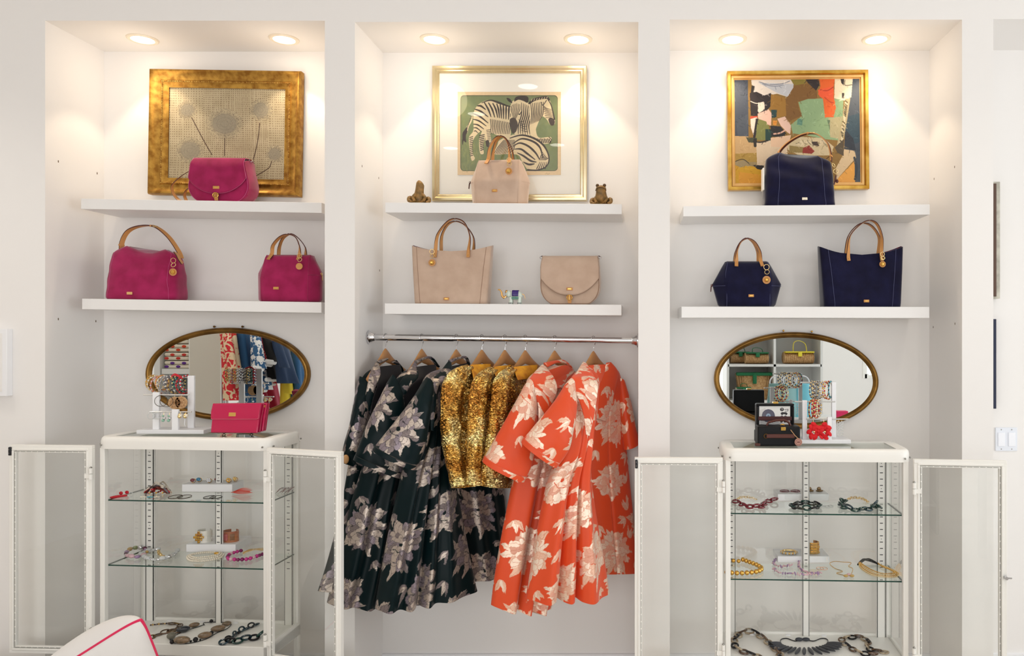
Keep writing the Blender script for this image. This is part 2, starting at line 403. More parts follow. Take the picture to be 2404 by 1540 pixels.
# ------------------------------------------------------------------ recessed lamps in the niche soffits
M_lamp = mat('lamp_lens', (255, 250, 235), 0.4, emit=(255, 244, 222), estr=9.0)
M_ring = mat('lamp_ring', (240, 228, 208), 0.4)
LSOF = [(335, 0, 'left end of the left niche'), (667, 0, 'right end of the left niche'), (1020, 1, 'left end of the middle niche'), (1357, 1, 'right end of the middle niche'), (1720, 2, 'left end of the right niche'), (2057, 2, 'right end of the right niche')]
for px, ni, where in LSOF:
    z = zf(z_top[ni]); y = (z - EY) * F / (CY - 91.5); x = (px - CX) / F * y
    t = thing('recessed_light', 'round warm recessed downlight in the soffit at the ' + where, 'downlight', (x, y, z), 'recessed downlights over the niches')
    mb = MB(); n = 40; prof = [(0.047, -0.001), (0.05, -0.006), (0.062, -0.007), (0.067, -0.004), (0.068, 0.0)]
    R = [[(x + r * math.cos(2 * PI * k / n), y + r * math.sin(2 * PI * k / n), z + h) for k in range(n)] for r, h in prof]
    mb.rings(R, cap0=False, cap1=False); mb.build('trim_ring', M_ring, t)
    mb = MB(); R = [[(x + r * math.cos(2 * PI * k / n), y + r * math.sin(2 * PI * k / n), z + h) for k in range(n)] for r, h in ((0.048, -0.0015), (0.03, -0.004), (0.001, -0.005))]
    mb.rings(R, cap0=False); mb.build('lens', M_lamp, t)
    l = bpy.data.lights.new('downlight_beam', 'SPOT'); l.energy = 9; l.color = (1.0, 0.80, 0.57); l.spot_size = math.radians(86); l.spot_blend = 0.3; l.shadow_soft_size = 0.022
    lo = bpy.data.objects.new('downlight_beam', l); C.objects.link(lo); lo.parent = t; lo.location = (0, 0, -0.012)
    l = bpy.data.lights.new('soffit_fill', 'POINT'); l.energy = 1.15; l.color = (1.0, 0.82, 0.62); l.shadow_soft_size = 0.1  # extra point lamp hung below the fixture, added to brighten the soffit
    lo = bpy.data.objects.new('soffit_fill', l); C.objects.link(lo); lo.parent = t; lo.location = (0, 0, -0.2)
# ceiling lamps of the room itself (some mirrored in the zebra picture's glass, the rest unseen and added for light)
M_lamp2 = mat('lamp_lens_room', (255, 250, 240), 0.4, emit=(255, 248, 238), estr=6.0)
LROOM = []
for px, py in ((1115, 262), (1237, 196), (1055, 344), (1307, 336)):
    Yv = (ZC - EY) * F / (CY - py); LROOM.append(((px - CX) / F * Yv, 7.28 - Yv, 9))
LROOM += [(-3.1, 2.5, 34), (-3.9, 2.2, 30), (1.7, 1.7, 30)]  # unseen downlights added to brighten the mirrored rail, corner and shelving
for i, (x, y, pw) in enumerate(LROOM):
    t = thing('ceiling_downlight', ('recessed ceiling downlight %s' % ('mirrored over the left zebra rump', 'mirrored at the top of the white mat', 'mirrored in the mat left of the zebras', 'mirrored right of the zebra hoof', 'added to brighten the garment rail', 'added to brighten the left corner of the room', 'added to brighten the cube shelving')[i]), 'downlight', (x, y, ZC), 'ceiling downlights of the room')
    l = bpy.data.lights.new('room_beam', 'SPOT'); l.energy = pw; l.color = (1.0, 0.93, 0.84); l.spot_size = math.radians(135); l.spot_blend = 0.6; l.shadow_soft_size = 0.07
    lo = bpy.data.objects.new('room_beam', l); C.objects.link(lo); lo.parent = t; lo.location = (0, 0, -0.02)
    if i == 4: lo.rotation_euler = (-.35, 0, 0)
    mb = MB(); n = 32; R = [[(x + r * math.cos(2 * PI * k / n), y + r * math.sin(2 * PI * k / n), ZC + h) for k in range(n)] for r, h in ((0.075, -0.002), (0.04, -0.006), (0.001, -0.007))]
    mb.rings(R, cap0=False); mb.build('lens', M_lamp2, t)
    mb = MB(); R = [[(x + r * math.cos(2 * PI * k / n), y + r * math.sin(2 * PI * k / n), ZC + h) for k in range(n)] for r, h in ((0.075, -0.001), (0.08, -0.009), (0.095, -0.008), (0.1, 0))]
    mb.rings(R, cap0=False, cap1=False); mb.build('trim_ring', M_whitep, t)
# ------------------------------------------------------------------ floating shelves
SHELF = {}
def shelf(key, L_, R_, tpx, label):
    yf = 3.44; a = W(L_[0], L_[1], yf); b = W(R_[0], R_[1], yf); th = tpx / F * yf
    mb = MB(); d = 3.698 - yf
    mb.poly([a, b, b - Vector((0, 0, th)), a - Vector((0, 0, th))], (0, d, 0))
    o = mb.build('wall_shelf', M_shelf, bevel=0.0015, seg=2); tag(o, label, 'shelf', 'white floating shelves in the niches')
    SHELF[key] = (a, b)
def ztop(key, x):
    a, b = SHELF[key]; return a.z + (b.z - a.z) * (x - a.x) / (b.x - a.x)
shelf('1u', (190, 466), (755, 475.5), 24.5, 'white floating shelf under the gold framed dandelion picture')
shelf('1l', (192.5, 701), (754.5, 709.5), 25, 'white floating shelf holding the magenta shoulder bag and bowling bag')
shelf('2u', (904, 475), (1460, 479), 24, 'white floating shelf under the zebra picture with two frogs on it')
shelf('2l', (903, 712), (1459, 715.3), 25.3, 'white floating shelf holding beige tote, elephant and beige saddle bag')
shelf('3u', (1604, 483.6), (2183, 479.5), 24.5, 'white floating shelf under the abstract painting with a navy shoulder bag')
shelf('3l', (1600, 719.6), (2182, 720.4), 26.3, 'white floating shelf holding the navy bowling bag and navy tote')
# ------------------------------------------------------------------ pictures above the shelves
rng = np.random.default_rng(5)
def gold_mat(name, col, col2, rough=0.3, metal=0.85, nscale=18):
    return mat(name, col, rough, metal, col2=col2, nscale=nscale, bump=0.25, bscale=60)
def frame_ring(root, name, cx, cz, yb, w, h, prof, m, rot=0.0, bevel=0.0, ang=25):
    """mitred moulding: prof = (inset from the outer edge, height off the wall)"""
    R = []
    ca, sa = math.cos(rot), math.sin(rot)
    for sx, sz in ((-1, -1), (1, -1), (1, 1), (-1, 1)):
        ring = []
        for ins, hh in prof:
            x = sx * (w / 2 - ins); z = sz * (h / 2 - ins)
            ring.append((cx + x * ca - z * sa, yb - hh, cz + x * sa + z * ca))
        R.append(ring)
    mb = MB(); mb.rings(R, closed=True, loop=True)
    return mb.build(name, m, root, smooth=True, ang=ang)
def quadc(cx, cz, y, w, h, rot):
    ca, sa = math.cos(rot), math.sin(rot); o = []
    for sx, sz in ((-1, 1), (1, 1), (-1, -1), (1, -1)):
        x, z = sx * w / 2, sz * h / 2; o.append((cx + x * ca - z * sa, y, cz + x * sa + z * ca))
    return o
M_paint = mat('painted_sheet', (255, 255, 255), 0.75, attr='col')
M_paintg = mat('painted_oil', (255, 255, 255), 0.5, attr='col', bump=0.5, bscale=55)
# --- dandelion picture in a worn gold frame
y = 3.645; A = [W(*p, y) for p in ((343, 160), (699, 166.5), (350, 455), (706, 458))]
cxw = sum(p.x for p in A) / 4; czw = sum(p.z for p in A) / 4; w_ = (A[1].x - A[0].x); h_ = (A[0].z - A[2].z); rot = -0.016
root = thing('framed_picture', 'dandelion dot picture in a worn wide gold frame on the left niche wall', 'picture', (cxw, 3.69, czw - h_ / 2))
M_oldgold = gold_mat('worn_gold_leaf', (190, 146, 66), (142, 98, 36), 0.4, 0.75, 34)
M_beadgold = gold_mat('bead_gold', (232, 196, 110), (150, 100, 40), 0.35, 0.8, 60)
frame_ring(root, 'frame', cxw, czw, 3.69, w_, h_, [(0, 0), (0.0, 0.034), (0.005, 0.046), (0.012, 0.045), (0.03, 0.03), (0.05, 0.024), (0.056, 0.03), (0.062, 0.026), (0.078, 0.02), (0.085, 0.018), (0.085, 0)], M_oldgold, rot)
mb = MB(); hw, hh = w_ / 2 - 0.058, h_ / 2 - 0.058; ca, sa = math.cos(rot), math.sin(rot)
def bead(x, z): mb.ell((cxw + x * ca - z * sa, 3.69 - 0.029, czw + x * sa + z * ca), (0.0036, 0.0036, 0.0036), 6, 4)
n = int(2 * hw / 0.0085)
for i in range(n + 1):
    x = -hw + 2 * hw * i / n; bead(x, hh); bead(x, -hh)
n = int(2 * hh / 0.0085)
for i in range(1, n): z = -hh + 2 * hh * i / n; bead(-hw, z); bead(hw, z)
mb.build('beading', M_beadgold, root)
cv = Canvas(384, 194, 684, 432, 430, (178, 164, 134))
cv.noise(8, 12, rng)
x = 388.0; k = 0
while x < 682:
    yy = 198.0; ph = rng.random() * 6
    while yy < 430:
        xx = x + 2.2 * math.sin(yy * 0.02 + ph * .3) + rng.normal() * .25
        cv.ellipse(xx, yy, 0.85 + .25 * rng.random(), 1.0 + .3 * rng.random(), (92, 66, 40), .9)
        yy += 6.2 if 470 > x or x > 640 else 5.3
    x += 6.6 if 400 < x < 470 else 5.0; k += 1
for cx_, cy_, r1, r2 in ((431, 253, 21, 19), (527, 287, 40, 33), (619, 250, 24, 24), (440, 358, 31, 28), (656, 364, 19, 19)):
    cv.ellipse(cx_, cy_, r1 * 1.15, r2 * 1.15, (178, 164, 134), 0.9)
    for k in range(int(r1 * 34)):
        a_ = rng.random() * 2 * PI; rr = math.sqrt(rng.random()); rr = rr * 1.22
        if rr > 1 and rng.random() < .5: continue
        cv.ellipse(cx_ + r1 * rr * math.cos(a_), cy_ + r2 * rr * math.sin(a_), 0.8, 0.8, (118, 108, 92), .7)
    cv.ellipse(cx_, cy_, r1 * .8, r2 * .8, (146, 138, 120), .75, soft=.12)
    for q in range(3): 
        cv.line([(cx_ + r1 * (.25 + .25 * q) * math.cos(t), cy_ + r2 * (.25 + .25 * q) * math.sin(t)) for t in np.linspace(0, 2 * PI, 40)], 0.7, (112, 102, 86), .5)
for pts in ([(443, 273), (460, 305), (478, 338), (496, 368)], [(528, 325), (528, 345), (528, 370)], [(617, 284), (614, 320), (608, 355), (598, 390), (584, 418)], [(649, 383), (645, 396), (640, 402), (622, 414), (598, 428)]):
    cv.curve(pts, 1.9, (64, 40, 32))
ow, oh = w_ - 0.166, h_ - 0.166
picture('artwork', cv, quadc(cxw, czw, 3.69 - 0.012, ow, oh, rot), M_paint, root)
# --- zebra print under glass in a pale gold frame
y = 3.66; A = [W(*p, y) for p in ((1014, 152), (1378, 152.5), (1013, 470), (1377, 473.5))]
cxw = sum(p.x for p in A) / 4; czw = sum(p.z for p in A) / 4; w_ = (A[1].x - A[0].x); h_ = (A[0].z - A[2].z)
root = thing('framed_print', 'zebra print with a wide white mat in a slim champagne gold frame', 'picture', (cxw, 3.69, czw - h_ / 2))
M_champ = mat('champagne_gold', (228, 214, 180), 0.26, 0.85, col2=(208, 190, 146), nscale=4)
frame_ring(root, 'frame', cxw, czw, 3.692, w_, h_, [(0, 0), (0, 0.026), (0.004, 0.033), (0.014, 0.034), (0.022, 0.026), (0.027, 0.027), (0.033, 0.021), (0.035, 0.012), (0.035, 0)], M_champ)
mb = MB(); mb.box(cxw - w_ / 2 + .03, cxw + w_ / 2 - .03, 3.678, 3.69, czw - h_ / 2 + .03, czw + h_ / 2 - .03); mb.build('mat_board', mat('mat_board', (246, 242, 234), 0.85), root, smooth=False)
k_ = 7.0
def Z(x, y): return (1060 + x / k_, 200 + y / k_)
cv = Canvas(100, 110, 1797, 1475, 540, (228, 200, 158))
def rrect(x0, y0, x1, y1, r):
    o = []
    for cx_, cy_, a0 in ((x1 - r, y0 + r, -PI / 2), (x1 - r, y1 - r, 0), (x0 + r, y1 - r, PI / 2), (x0 + r, y0 + r, PI)):
        o += [(cx_ + r * math.cos(a0 + t), cy_ + r * math.sin(a0 + t)) for t in np.linspace(0, PI / 2, 7)]
    return o
GR = (116, 128, 84)
cv.poly(rrect(148, 166, 1745, 1408, 60), (60, 54, 30)); cv.poly(rrect(156, 176, 1738, 1400, 56), GR)
for i in range(260):
    x = 190 + 1500 * rng.random(); yy = 210 + 1150 * rng.random()
    cc = [(134, 140, 88), (104, 122, 82), (150, 152, 92), (122, 136, 100)][int(rng.integers(4))]
    cv.ellipse(x, yy, 30 + 60 * rng.random(), 14 + 26 * rng.random(), cc, 0.28, ang=rng.random() * 3, soft=.5)
for i in range(150):
    x = 170 + 330 * rng.random(); yy = 900 + 470 * rng.random(); cv.line([(x, yy), (x + 18 * rng.normal(), yy + 70)], 5, (156, 158, 92), .5)
CR = (226, 206, 166); DK = (44, 30, 24)
def zbody(pts, n=8): cv.poly(smooth(pts, n, closed=True), CR)
def st(pts, w, c=DK): cv.curve(pts, w, c, n=8)
# standing zebra: rump, back and hind legs
zbody([(360, 500), (400, 370), (500, 280), (640, 245), (780, 290), (930, 340), (1010, 350), (1010, 620), (880, 760), (700, 780), (600, 800), (560, 860), (520, 1000), (530, 1120), (470, 1110), (455, 900), (500, 750), (430, 800), (380, 860), (345, 950), (350, 1120), (385, 1200), (330, 1230), (295, 1010), (290, 850), (360, 740)])
cv.curve([(340, 500), (320, 590), (270, 680), (240, 760)], [22, 26, 30, 60], CR); 
for t in range(6): cv.line([(345 - 14 * t, 505 + 32 * t), (318 - 12 * t, 520 + 34 * t)], 9, DK)
st([(255, 700), (215, 790), (210, 870), (235, 930)], [20, 62, 56, 16]); st([(240, 760), (190, 900), (188, 980)], [50, 26, 5])
cv.curve([(500, 290), (640, 250), (780, 290), (930, 345), (1000, 352)], [10, 20, 36, 20, 12], DK)
for i, (x0, y0, x1, y1, w) in enumerate(((430, 340, 560, 400, 34), (385, 395, 600, 520, 30), (365, 470, 600, 620, 30), (360, 560, 570, 670, 26), (362, 640, 530, 720, 24), (365, 700, 490, 762, 20), (370, 760, 440, 790, 16))):
    st([(x0, y0), ((x0 + x1) / 2 - 10, (y0 + y1) / 2 - 26), (x1, y1)], [w * .5, w, w * .4])
for i, (x, dx) in enumerate(((540, 110), (610, 100), (680, 80), (745, 45), (800, 20), (850, 5), (900, -5), (950, -12))):
    st([(x, 285 + i * 8), (x + dx * .6, 400), (x + dx, 520 + i * 6)], [16, 30, 12])
for i in range(11): 
    t = i / 11; cv.line([(300 + 10 * t, 860 + 330 * t), (350, 845 + 335 * t)], 13, DK)
for i in range(9):
    t = i / 9; cv.line([(462 + 20 * t, 830 + 270 * t), (540 - 20 * t, 812 + 270 * t)], 15, DK)
# middle zebra: shorter foal in front
zbody([(620, 640), (640, 560), (720, 530), (880, 580), (960, 700), (960, 860), (840, 860), (700, 800), (610, 760)])
for i in range(12):
    x = 640 + i * 28; st([(x, 560 + i * 5), (x + 12, 680), (x - 6, 800)], [11, 13, 9])
zbody([(610, 700), (640, 800), (650, 950), (620, 1000), (580, 990), (560, 900), (575, 780)])
st([(590, 930), (600, 985)], 60, (50, 36, 28))
for i in range(7): st([(575 + 4 * i, 740 + i * 26), (640, 730 + i * 28)], 9)
# centre zebra head, facing down-left
zbody([(970, 360), (1000, 270), (1080, 230), (1200, 230), (1290, 340), (1330, 560), (1330, 760), (1280, 830), (1100, 840), (1040, 800), (985, 740), (955, 560)])
cv.poly(smooth([(905, 210), (960, 225), (1000, 290), (975, 290), (930, 260)], 5, True), DK)
cv.poly(smooth([(1030, 270), (1060, 195), (1180, 175), (1260, 200), (1250, 290), (1180, 260), (1100, 240)], 5, True), DK)
for i in range(6):
    st([(1000 + i * 24, 300 + abs(i - 3) * 8), (982 + i * 28, 400), (1006 + i * 16, 500 - i * 4), (1012 + i * 6, 585)], [7, 12, 8, 3])
st([(1150, 430), (1120, 480), (1098, 470)], [10, 16, 8]); cv.ellipse(1112, 478, 13, 10, (30, 20, 18)); st([(972, 470), (966, 520)], 9)
cv.poly(smooth([(960, 560), (1040, 540), (1090, 640), (1060, 760), (1000, 790), (970, 690)], 6, True), (66, 52, 42))
for i in range(6):
    st([(1150 + i * 28, 290 + i * 12), (1150 + i * 32, 480), (1100 + i * 34, 660), (1098 + i * 38, 810)], [7, 17, 19, 8])
for i in range(5): st([(1100 + i * 12, 560 + 44 * i), (1140 + i * 18, 600 + 40 * i), (1200 + 14 * i, 590 + 44 * i)], [5, 12, 5])
# right zebra: neck, head and folded foreleg
zbody([(1275, 330), (1340, 250), (1500, 205), (1590, 220), (1650, 350), (1700, 590), (1680, 650), (1620, 650), (1560, 560), (1480, 520), (1400, 680), (1390, 760), (1440, 860), (1620, 850), (1640, 900), (1610, 950), (1500, 960), (1400, 900), (1310, 840), (1290, 600)])
cv.curve([(1275, 300), (1350, 245), (1450, 215), (1560, 205), (1600, 240)], [30, 44, 46, 44, 30], DK)
for i in range(7): cv.line([(1310 + i * 42, 262 - i * 8), (1322 + i * 42, 230 - i * 6)], 9, CR)
for i in range(8): st([(1300 + i * 30, 300 - i * 3), (1318 + i * 26, 470), (1300 + i * 20, 640 - i * 8)], [9, 15, 7])
cv.poly(smooth([(1590, 560), (1650, 540), (1695, 590), (1680, 655), (1625, 655)], 6, True), (62, 46, 38))
for i in range(7): st([(1500 + i * 8, 330 + i * 34), (1560 + i * 12, 380 + i * 26), (1640 + i * 6, 400 + i * 26)], [10, 11, 6])
st([(1590, 250), (1640, 340), (1690, 560)], [12, 16, 24]); st([(1470, 280), (1500, 330), (1560, 250)], 12)
for i in range(8): cv.line([(1410 + i * 28, 880 + 6 * (i % 2)), (1430 + i * 28, 945)], 15, DK)
st([(1600, 850), (1640, 900), (1610, 950)], 12)
# lying zebra: round back at lower right
zbody([(760, 930), (900, 850), (1100, 800), (1320, 850), (1480, 950), (1570, 1080), (1600, 1220), (1540, 1340), (1400, 1390), (1260, 1390), (1160, 1250), (1100, 1150), (940, 1130), (700, 1130), (740, 1010)])
cv.curve([(960, 870), (1150, 820), (1350, 870), (1500, 975), (1580, 1110), (1600, 1240), (1540, 1345), (1400, 1395), (1250, 1385)], [14, 26, 34, 30, 22, 20, 20, 24, 20], DK)
for i, pts in enumerate((([(1010, 960), (1150, 880), (1330, 920), (1450, 1020), (1500, 1190)]), ([(1020, 1000), (1120, 950), (1260, 1000), (1380, 1110), (1440, 1210)]), ([(1030, 1050), (1140, 1050), (1240, 1120), (1370, 1220)]), ([(1080, 1110), (1180, 1160), (1300, 1240), (1390, 1260)]), ([(1180, 1260), (1270, 1300), (1360, 1290)]))):
    st(pts, [10, 30, 34, 14])
for i in range(6): st([(1440 + i * 20, 1230), (1470 + i * 22, 1160 + i * 8), (1500 + i * 16, 1100 + i * 20)], [8, 14, 8])
for i in range(5): st([(1400 + i * 34, 1370), (1430 + i * 30, 1310), (1450 + i * 28, 1260)], [16, 12, 6])
for i in range(12): st([(700 + i * 26, 1130), (770 + i * 24, 1010), (860 + i * 16, 900)], [8, 12, 7])
cv.poly(smooth([(620, 960), (700, 900), (770, 880), (760, 960), (720, 1050), (690, 1120), (630, 1120)], 6, True), GR)
cv.noise(4, 60, rng)
cv.curve([(1540, 1460), (1560, 1440), (1580, 1462), (1610, 1445)], 3, (150, 130, 100))
P0 = W(*Z(100, 110), 3.676); P1 = W(*Z(1797, 1475), 3.676)
picture('artwork', cv, [(P0.x, 3.676, P0.z), (P1.x, 3.676, P0.z), (P0.x, 3.676, P1.z), (P1.x, 3.676, P1.z)], M_paint, root)
mb = MB(); mb.box(cxw - w_ / 2 + .032, cxw + w_ / 2 - .032, 3.668, 3.67, czw - h_ / 2 + .032, czw + h_ / 2 - .032); mb.build('glazing', glass_mat('picture_glass', (0.995, 0.995, 0.99), 0.0, 1.5), root, smooth=False)
# --- abstract oil painting in a plain gold frame
y = 3.65; A = [W(*p, y) for p in ((1710.5, 166), (2042, 162), (1707.5, 446), (2039, 443))]
cxw = sum(p.x for p in A) / 4; czw = sum(p.z for p in A) / 4; w_ = (A[1].x - A[0].x); h_ = (A[0].z - A[2].z); rot = 0.010
root = thing('framed_painting', 'abstract oil painting with orange and sea green patches in a bright gold frame', 'picture', (cxw, 3.69, czw - h_ / 2))
M_bgold = gold_mat('bright_gold_leaf', (226, 186, 96), (186, 138, 50), 0.3, 0.85, 14)
frame_ring(root, 'frame', cxw, czw, 3.69, w_, h_, [(0, 0), (0, 0.036), (0.003, 0.04), (0.016, 0.038), (0.02, 0.028), (0.02, 0)], M_bgold, rot)
frame_ring(root, 'liner', cxw, czw, 3.69, w_ - 0.04, h_ - 0.04, [(0, 0), (0, 0.024), (0.002, 0.026), (0.012, 0.024), (0.014, 0.014), (0.018, 0.014), (0.018, 0)], mat('gold_liner', (226, 182, 116), 0.45, 0.3, col2=(214, 160, 92), nscale=10), rot)
cv = Canvas(140, 165, 1610, 1365, 520, (150, 130, 90))
P = cv.poly
NB = (62, 68, 80)
P([(140, 165), (345, 165), (320, 400), (300, 830), (140, 815)], NB); P([(160, 640), (300, 560), (290, 820), (170, 810)], (70, 76, 86))
P([(300, 165), (900, 165), (1610, 165), (1610, 1365), (1300, 1365), (400, 900), (300, 900)], (134, 102, 48))
P([(1440, 165), (1610, 165), (1610, 1365), (1545, 1365), (1530, 1020), (1420, 980), (1440, 700)], (66, 74, 84))
P([(1480, 600), (1610, 560), (1600, 900), (1440, 960), (1430, 750)], (52, 72, 84)); P([(1430, 740), (1530, 860), (1560, 1000), (1430, 970)], (44, 50, 60))
P([(340, 165), (830, 165), (835, 390), (640, 330), (480, 360), (350, 300)], (214, 202, 190)); P([(420, 200), (835, 220), (825, 390), (640, 320)], (182, 182, 186))
cv.curve([(430, 190), (560, 225), (700, 215), (790, 185)], 9, (120, 122, 132)); cv.curve([(470, 215), (600, 245), (720, 230)], 6, (104, 108, 124))
P([(800, 165), (980, 165), (970, 215), (870, 235), (830, 215)], (128, 112, 40)); P([(975, 165), (1130, 165), (1140, 230), (1100, 300), (1030, 250)], (40, 30, 30))
P([(850, 235), (1010, 215), (1110, 310), (1110, 400), (880, 420), (900, 530), (940, 580), (780, 650), (730, 600), (740, 400)], (118, 82, 36))
P([(560, 330), (740, 380), (745, 590), (640, 600), (560, 500)], (150, 108, 42))
P([(320, 320), (400, 305), (490, 350), (570, 320), (560, 480), (480, 560), (400, 590), (330, 580)], (42, 34, 34)); P([(420, 430), (490, 430), (495, 510), (430, 550), (412, 530)], (222, 204, 186))
cv.curve([(330, 415), (400, 440), (480, 425)], 9, (220, 204, 190)); P([(345, 230), (380, 240), (360, 330), (330, 330)], (46, 40, 36))
P([(410, 560), (540, 510), (575, 560), (565, 700), (420, 640)], (216, 176, 158)); P([(320, 590), (410, 585), (400, 620), (320, 615)], (196, 76, 52))
P([(325, 620), (400, 600), (370, 840), (330, 720)], (220, 204, 188)); P([(390, 615), (420, 615), (400, 760), (370, 880), (350, 860)], (36, 30, 32))
P([(420, 620), (510, 650), (545, 720), (500, 870), (385, 860), (400, 700)], (118, 120, 66)); P([(570, 515), (640, 515), (630, 600), (575, 610)], (36, 62, 62))
P([(500, 740), (580, 740), (570, 880), (500, 880)], (28, 58, 52)); P([(560, 700), (680, 710), (745, 790), (700, 830), (570, 830)], (34, 32, 32)); cv.curve([(600, 795), (670, 785), (730, 755)], 18, (206, 160, 140))
P([(640, 620), (730, 595), (800, 700), (790, 800), (760, 780), (680, 700)], (218, 182, 164)); P([(590, 640), (640, 640), (630, 695), (590, 690)], (200, 132, 48))
P([(890, 430), (1000, 395), (1190, 390), (1420, 400), (1400, 700), (1380, 880), (1180, 860), (1000, 820), (820, 790), (800, 690), (930, 590)], (134, 160, 118))
P([(880, 620), (940, 630), (930, 700), (870, 690)], (92, 132, 112)); P([(1240, 620), (1400, 600), (1370, 860), (1260, 840)], (176, 164, 124)); P([(1225, 640), (1260, 640), (1255, 760)], (92, 112, 84))
P([(1140, 165), (1320, 165), (1305, 260), (1310, 400), (1330, 500), (1300, 610), (1200, 610), (1180, 400), (1120, 340), (1150, 250)], (214, 92, 30))
P([(1120, 290), (1300, 250), (1300, 410), (1230, 390), (1140, 370)], (222, 84, 44)); cv.curve([(1150, 290), (1230, 300), (1300, 260)], 12, (170, 50, 24)); cv.curve([(1200, 380), (1260, 430), (1300, 440)], 10, (176, 54, 26))
P([(1320, 165), (1530, 165), (1510, 380), (1440, 420), (1310, 390)], (222, 206, 176)); P([(1385, 165), (1430, 165), (1425, 245), (1395, 215)], (44, 36, 36)); P([(1400, 330), (1430, 330), (1425, 390), (1400, 390)], (60, 50, 46)); cv.curve([(1440, 180), (1440, 240), (1520, 235)], 8, (70, 60, 50))
P([(1440, 400), (1500, 390), (1460, 640), (1410, 900), (1330, 960), (1390, 700)], (178, 160, 120))
for i in range(26): cv.line([(1440 - i * 3 + 20 * rng.random(), 420 + i * 20), (1465 - i * 3, 440 + i * 20)], 14, [(86, 74, 46), (216, 204, 170), (60, 56, 44)][int(rng.integers(3))], .85)
P([(140, 815), (290, 820), (400, 900), (395, 1010), (140, 1020)], (188, 154, 108)); P([(140, 1020), (400, 1010), (400, 1120), (140, 1110)], (164, 132, 60)); P([(270, 830), (400, 840), (400, 900), (300, 890)], (64, 66, 46))
P([(390, 890), (750, 850), (760, 1200), (400, 1190)], (206, 184, 156)); P([(560, 840), (800, 810), (760, 960), (560, 940)], (212, 178, 148))
P([(140, 1150), (480, 1180), (480, 1365), (140, 1365)], (198, 150, 30)); P([(180, 1230), (480, 1270), (480, 1365), (185, 1365)], (208, 146, 44)); P([(150, 1110), (270, 1090), (300, 1150), (200, 1180), (140, 1150)], (150, 132, 96)); cv.curve([(140, 1110), (230, 1085), (300, 1130)], 9, (60, 50, 36))
P([(345, 1150), (480, 1160), (470, 1215), (400, 1200)], (34, 28, 26)); cv.curve([(360, 880), (440, 890), (530, 870)], 16, (38, 34, 30)); cv.curve([(375, 860), (378, 930)], 34, (40, 36, 32))
P([(760, 900), (900, 830), (1180, 850), (1300, 950), (1260, 1050), (900, 1050), (760, 980)], (196, 178, 142)); P([(780, 930), (1000, 960), (990, 1020), (780, 1010)], (136, 116, 66))
P([(940, 960), (1010, 930), (1075, 1000), (1040, 1030), (930, 1020)], (134, 42, 30)); P([(1040, 890), (1110, 890), (1130, 940), (1060, 930)], (60, 42, 36))
for i in range(16): cv.curve([(830 + 30 * rng.random() + i * 24, 850 + 90 * rng.random()), (860 + i * 24, 880 + 70 * rng.random()), (900 + i * 22, 860 + 90 * rng.random())], 6, [(58, 54, 46), (226, 212, 184), (96, 86, 60)][int(rng.integers(3))], .8)
P([(1420, 980), (1545, 1000), (1560, 1080), (1330, 1330), (1320, 1200), (1400, 1060)], (206, 180, 142)); P([(1540, 1120), (1545, 1365), (1330, 1365), (1340, 1320)], (220, 156, 70)); P([(1310, 960), (1420, 860), (1415, 1060), (1340, 1020)], (82, 70, 52)); cv.curve([(1540, 1080), (1565, 1200), (1545, 1330)], 26, (52, 58, 66))
for i in range(900):
    x = 140 + 1470 * rng.random(); yy = 165 + 1200 * rng.random(); c_ = cv.sample(np.array([x]), np.array([yy]))[0] + rng.normal() * 16
    a_ = rng.random() * 3; L_ = 18 + 24 * rng.random(); cv.line([(x, yy), (x + L_ * math.cos(a_), yy + L_ * math.sin(a_))], 9, np.clip(c_, 0, 255), .5)
picture('canvas', cv, quadc(cxw, czw, 3.69 - 0.014, w_ - 0.075, h_ - 0.075, rot), M_paintg, root)
# ------------------------------------------------------------------ oval mirrors
M_brass = gold_mat('aged_brass', (150, 112, 56), (96, 66, 28), 0.36, 0.9, 9)
def oval_mirror(cpx, cpy, ax, az, rot, y, label, tilt=0.0, egg=0.0):
    c = W(cpx, cpy, y); root = thing('oval_mirror', label, 'mirror', (c.x, YB, c.z - az), 'oval brass mirrors above the glass cabinets')
    n = 96; ca, sa = math.cos(rot), math.sin(rot)
    def pt(t, da, h):
        x = (ax - da) * math.cos(t) ; z = (az - da) * math.sin(t); x += egg * math.sin(t) * x
        return (c.x + x * ca - z * sa, YB - h, c.z + x * sa + z * ca)
    prof = [(0.0, 0.002), (0.0, 0.016), (0.004, 0.026), (0.010, 0.03), (0.018, 0.028), (0.023, 0.02), (0.026, 0.018), (0.028, 0.012)]
    mb = MB(); mb.rings([[pt(2 * PI * k / n, d, h) for k in range(n)] for d, h in prof], cap0=False, cap1=False)
    mb.build('frame', M_brass, root, ang=50)
    mb = MB(); R = [[pt(2 * PI * k / n, d, 0.0125) for k in range(n)] for d in (0.026,)]
    mb.add(R[0], [tuple(range(n))]); mb.build('mirror_glass', M_mirror, root, smooth=False)
    for s in (-1, 1):
        mb = MB(); t = PI / 2 - s * 0.17; p = pt(t, -0.008, 0.012); mb.ell(p, 0.0055, 8, 6); mb.cyl(p, (p[0], YB - .001, p[2]), 0.003, n=8)
        mb.build('fixing_knob', M_brass if cpx < 1000 else M_gold, root)
    return root
y = 3.66
oval_mirror(528.5, 879, 193.5 / F * y, 110 / F * y, 0.0, y, 'oval brass framed mirror behind the bright pink wallet', egg=0.0)
oval_mirror(1872, 894, 194.5 / F * y, 114.5 / F * y, -0.03, y, 'oval brass framed mirror behind the black travel cases')
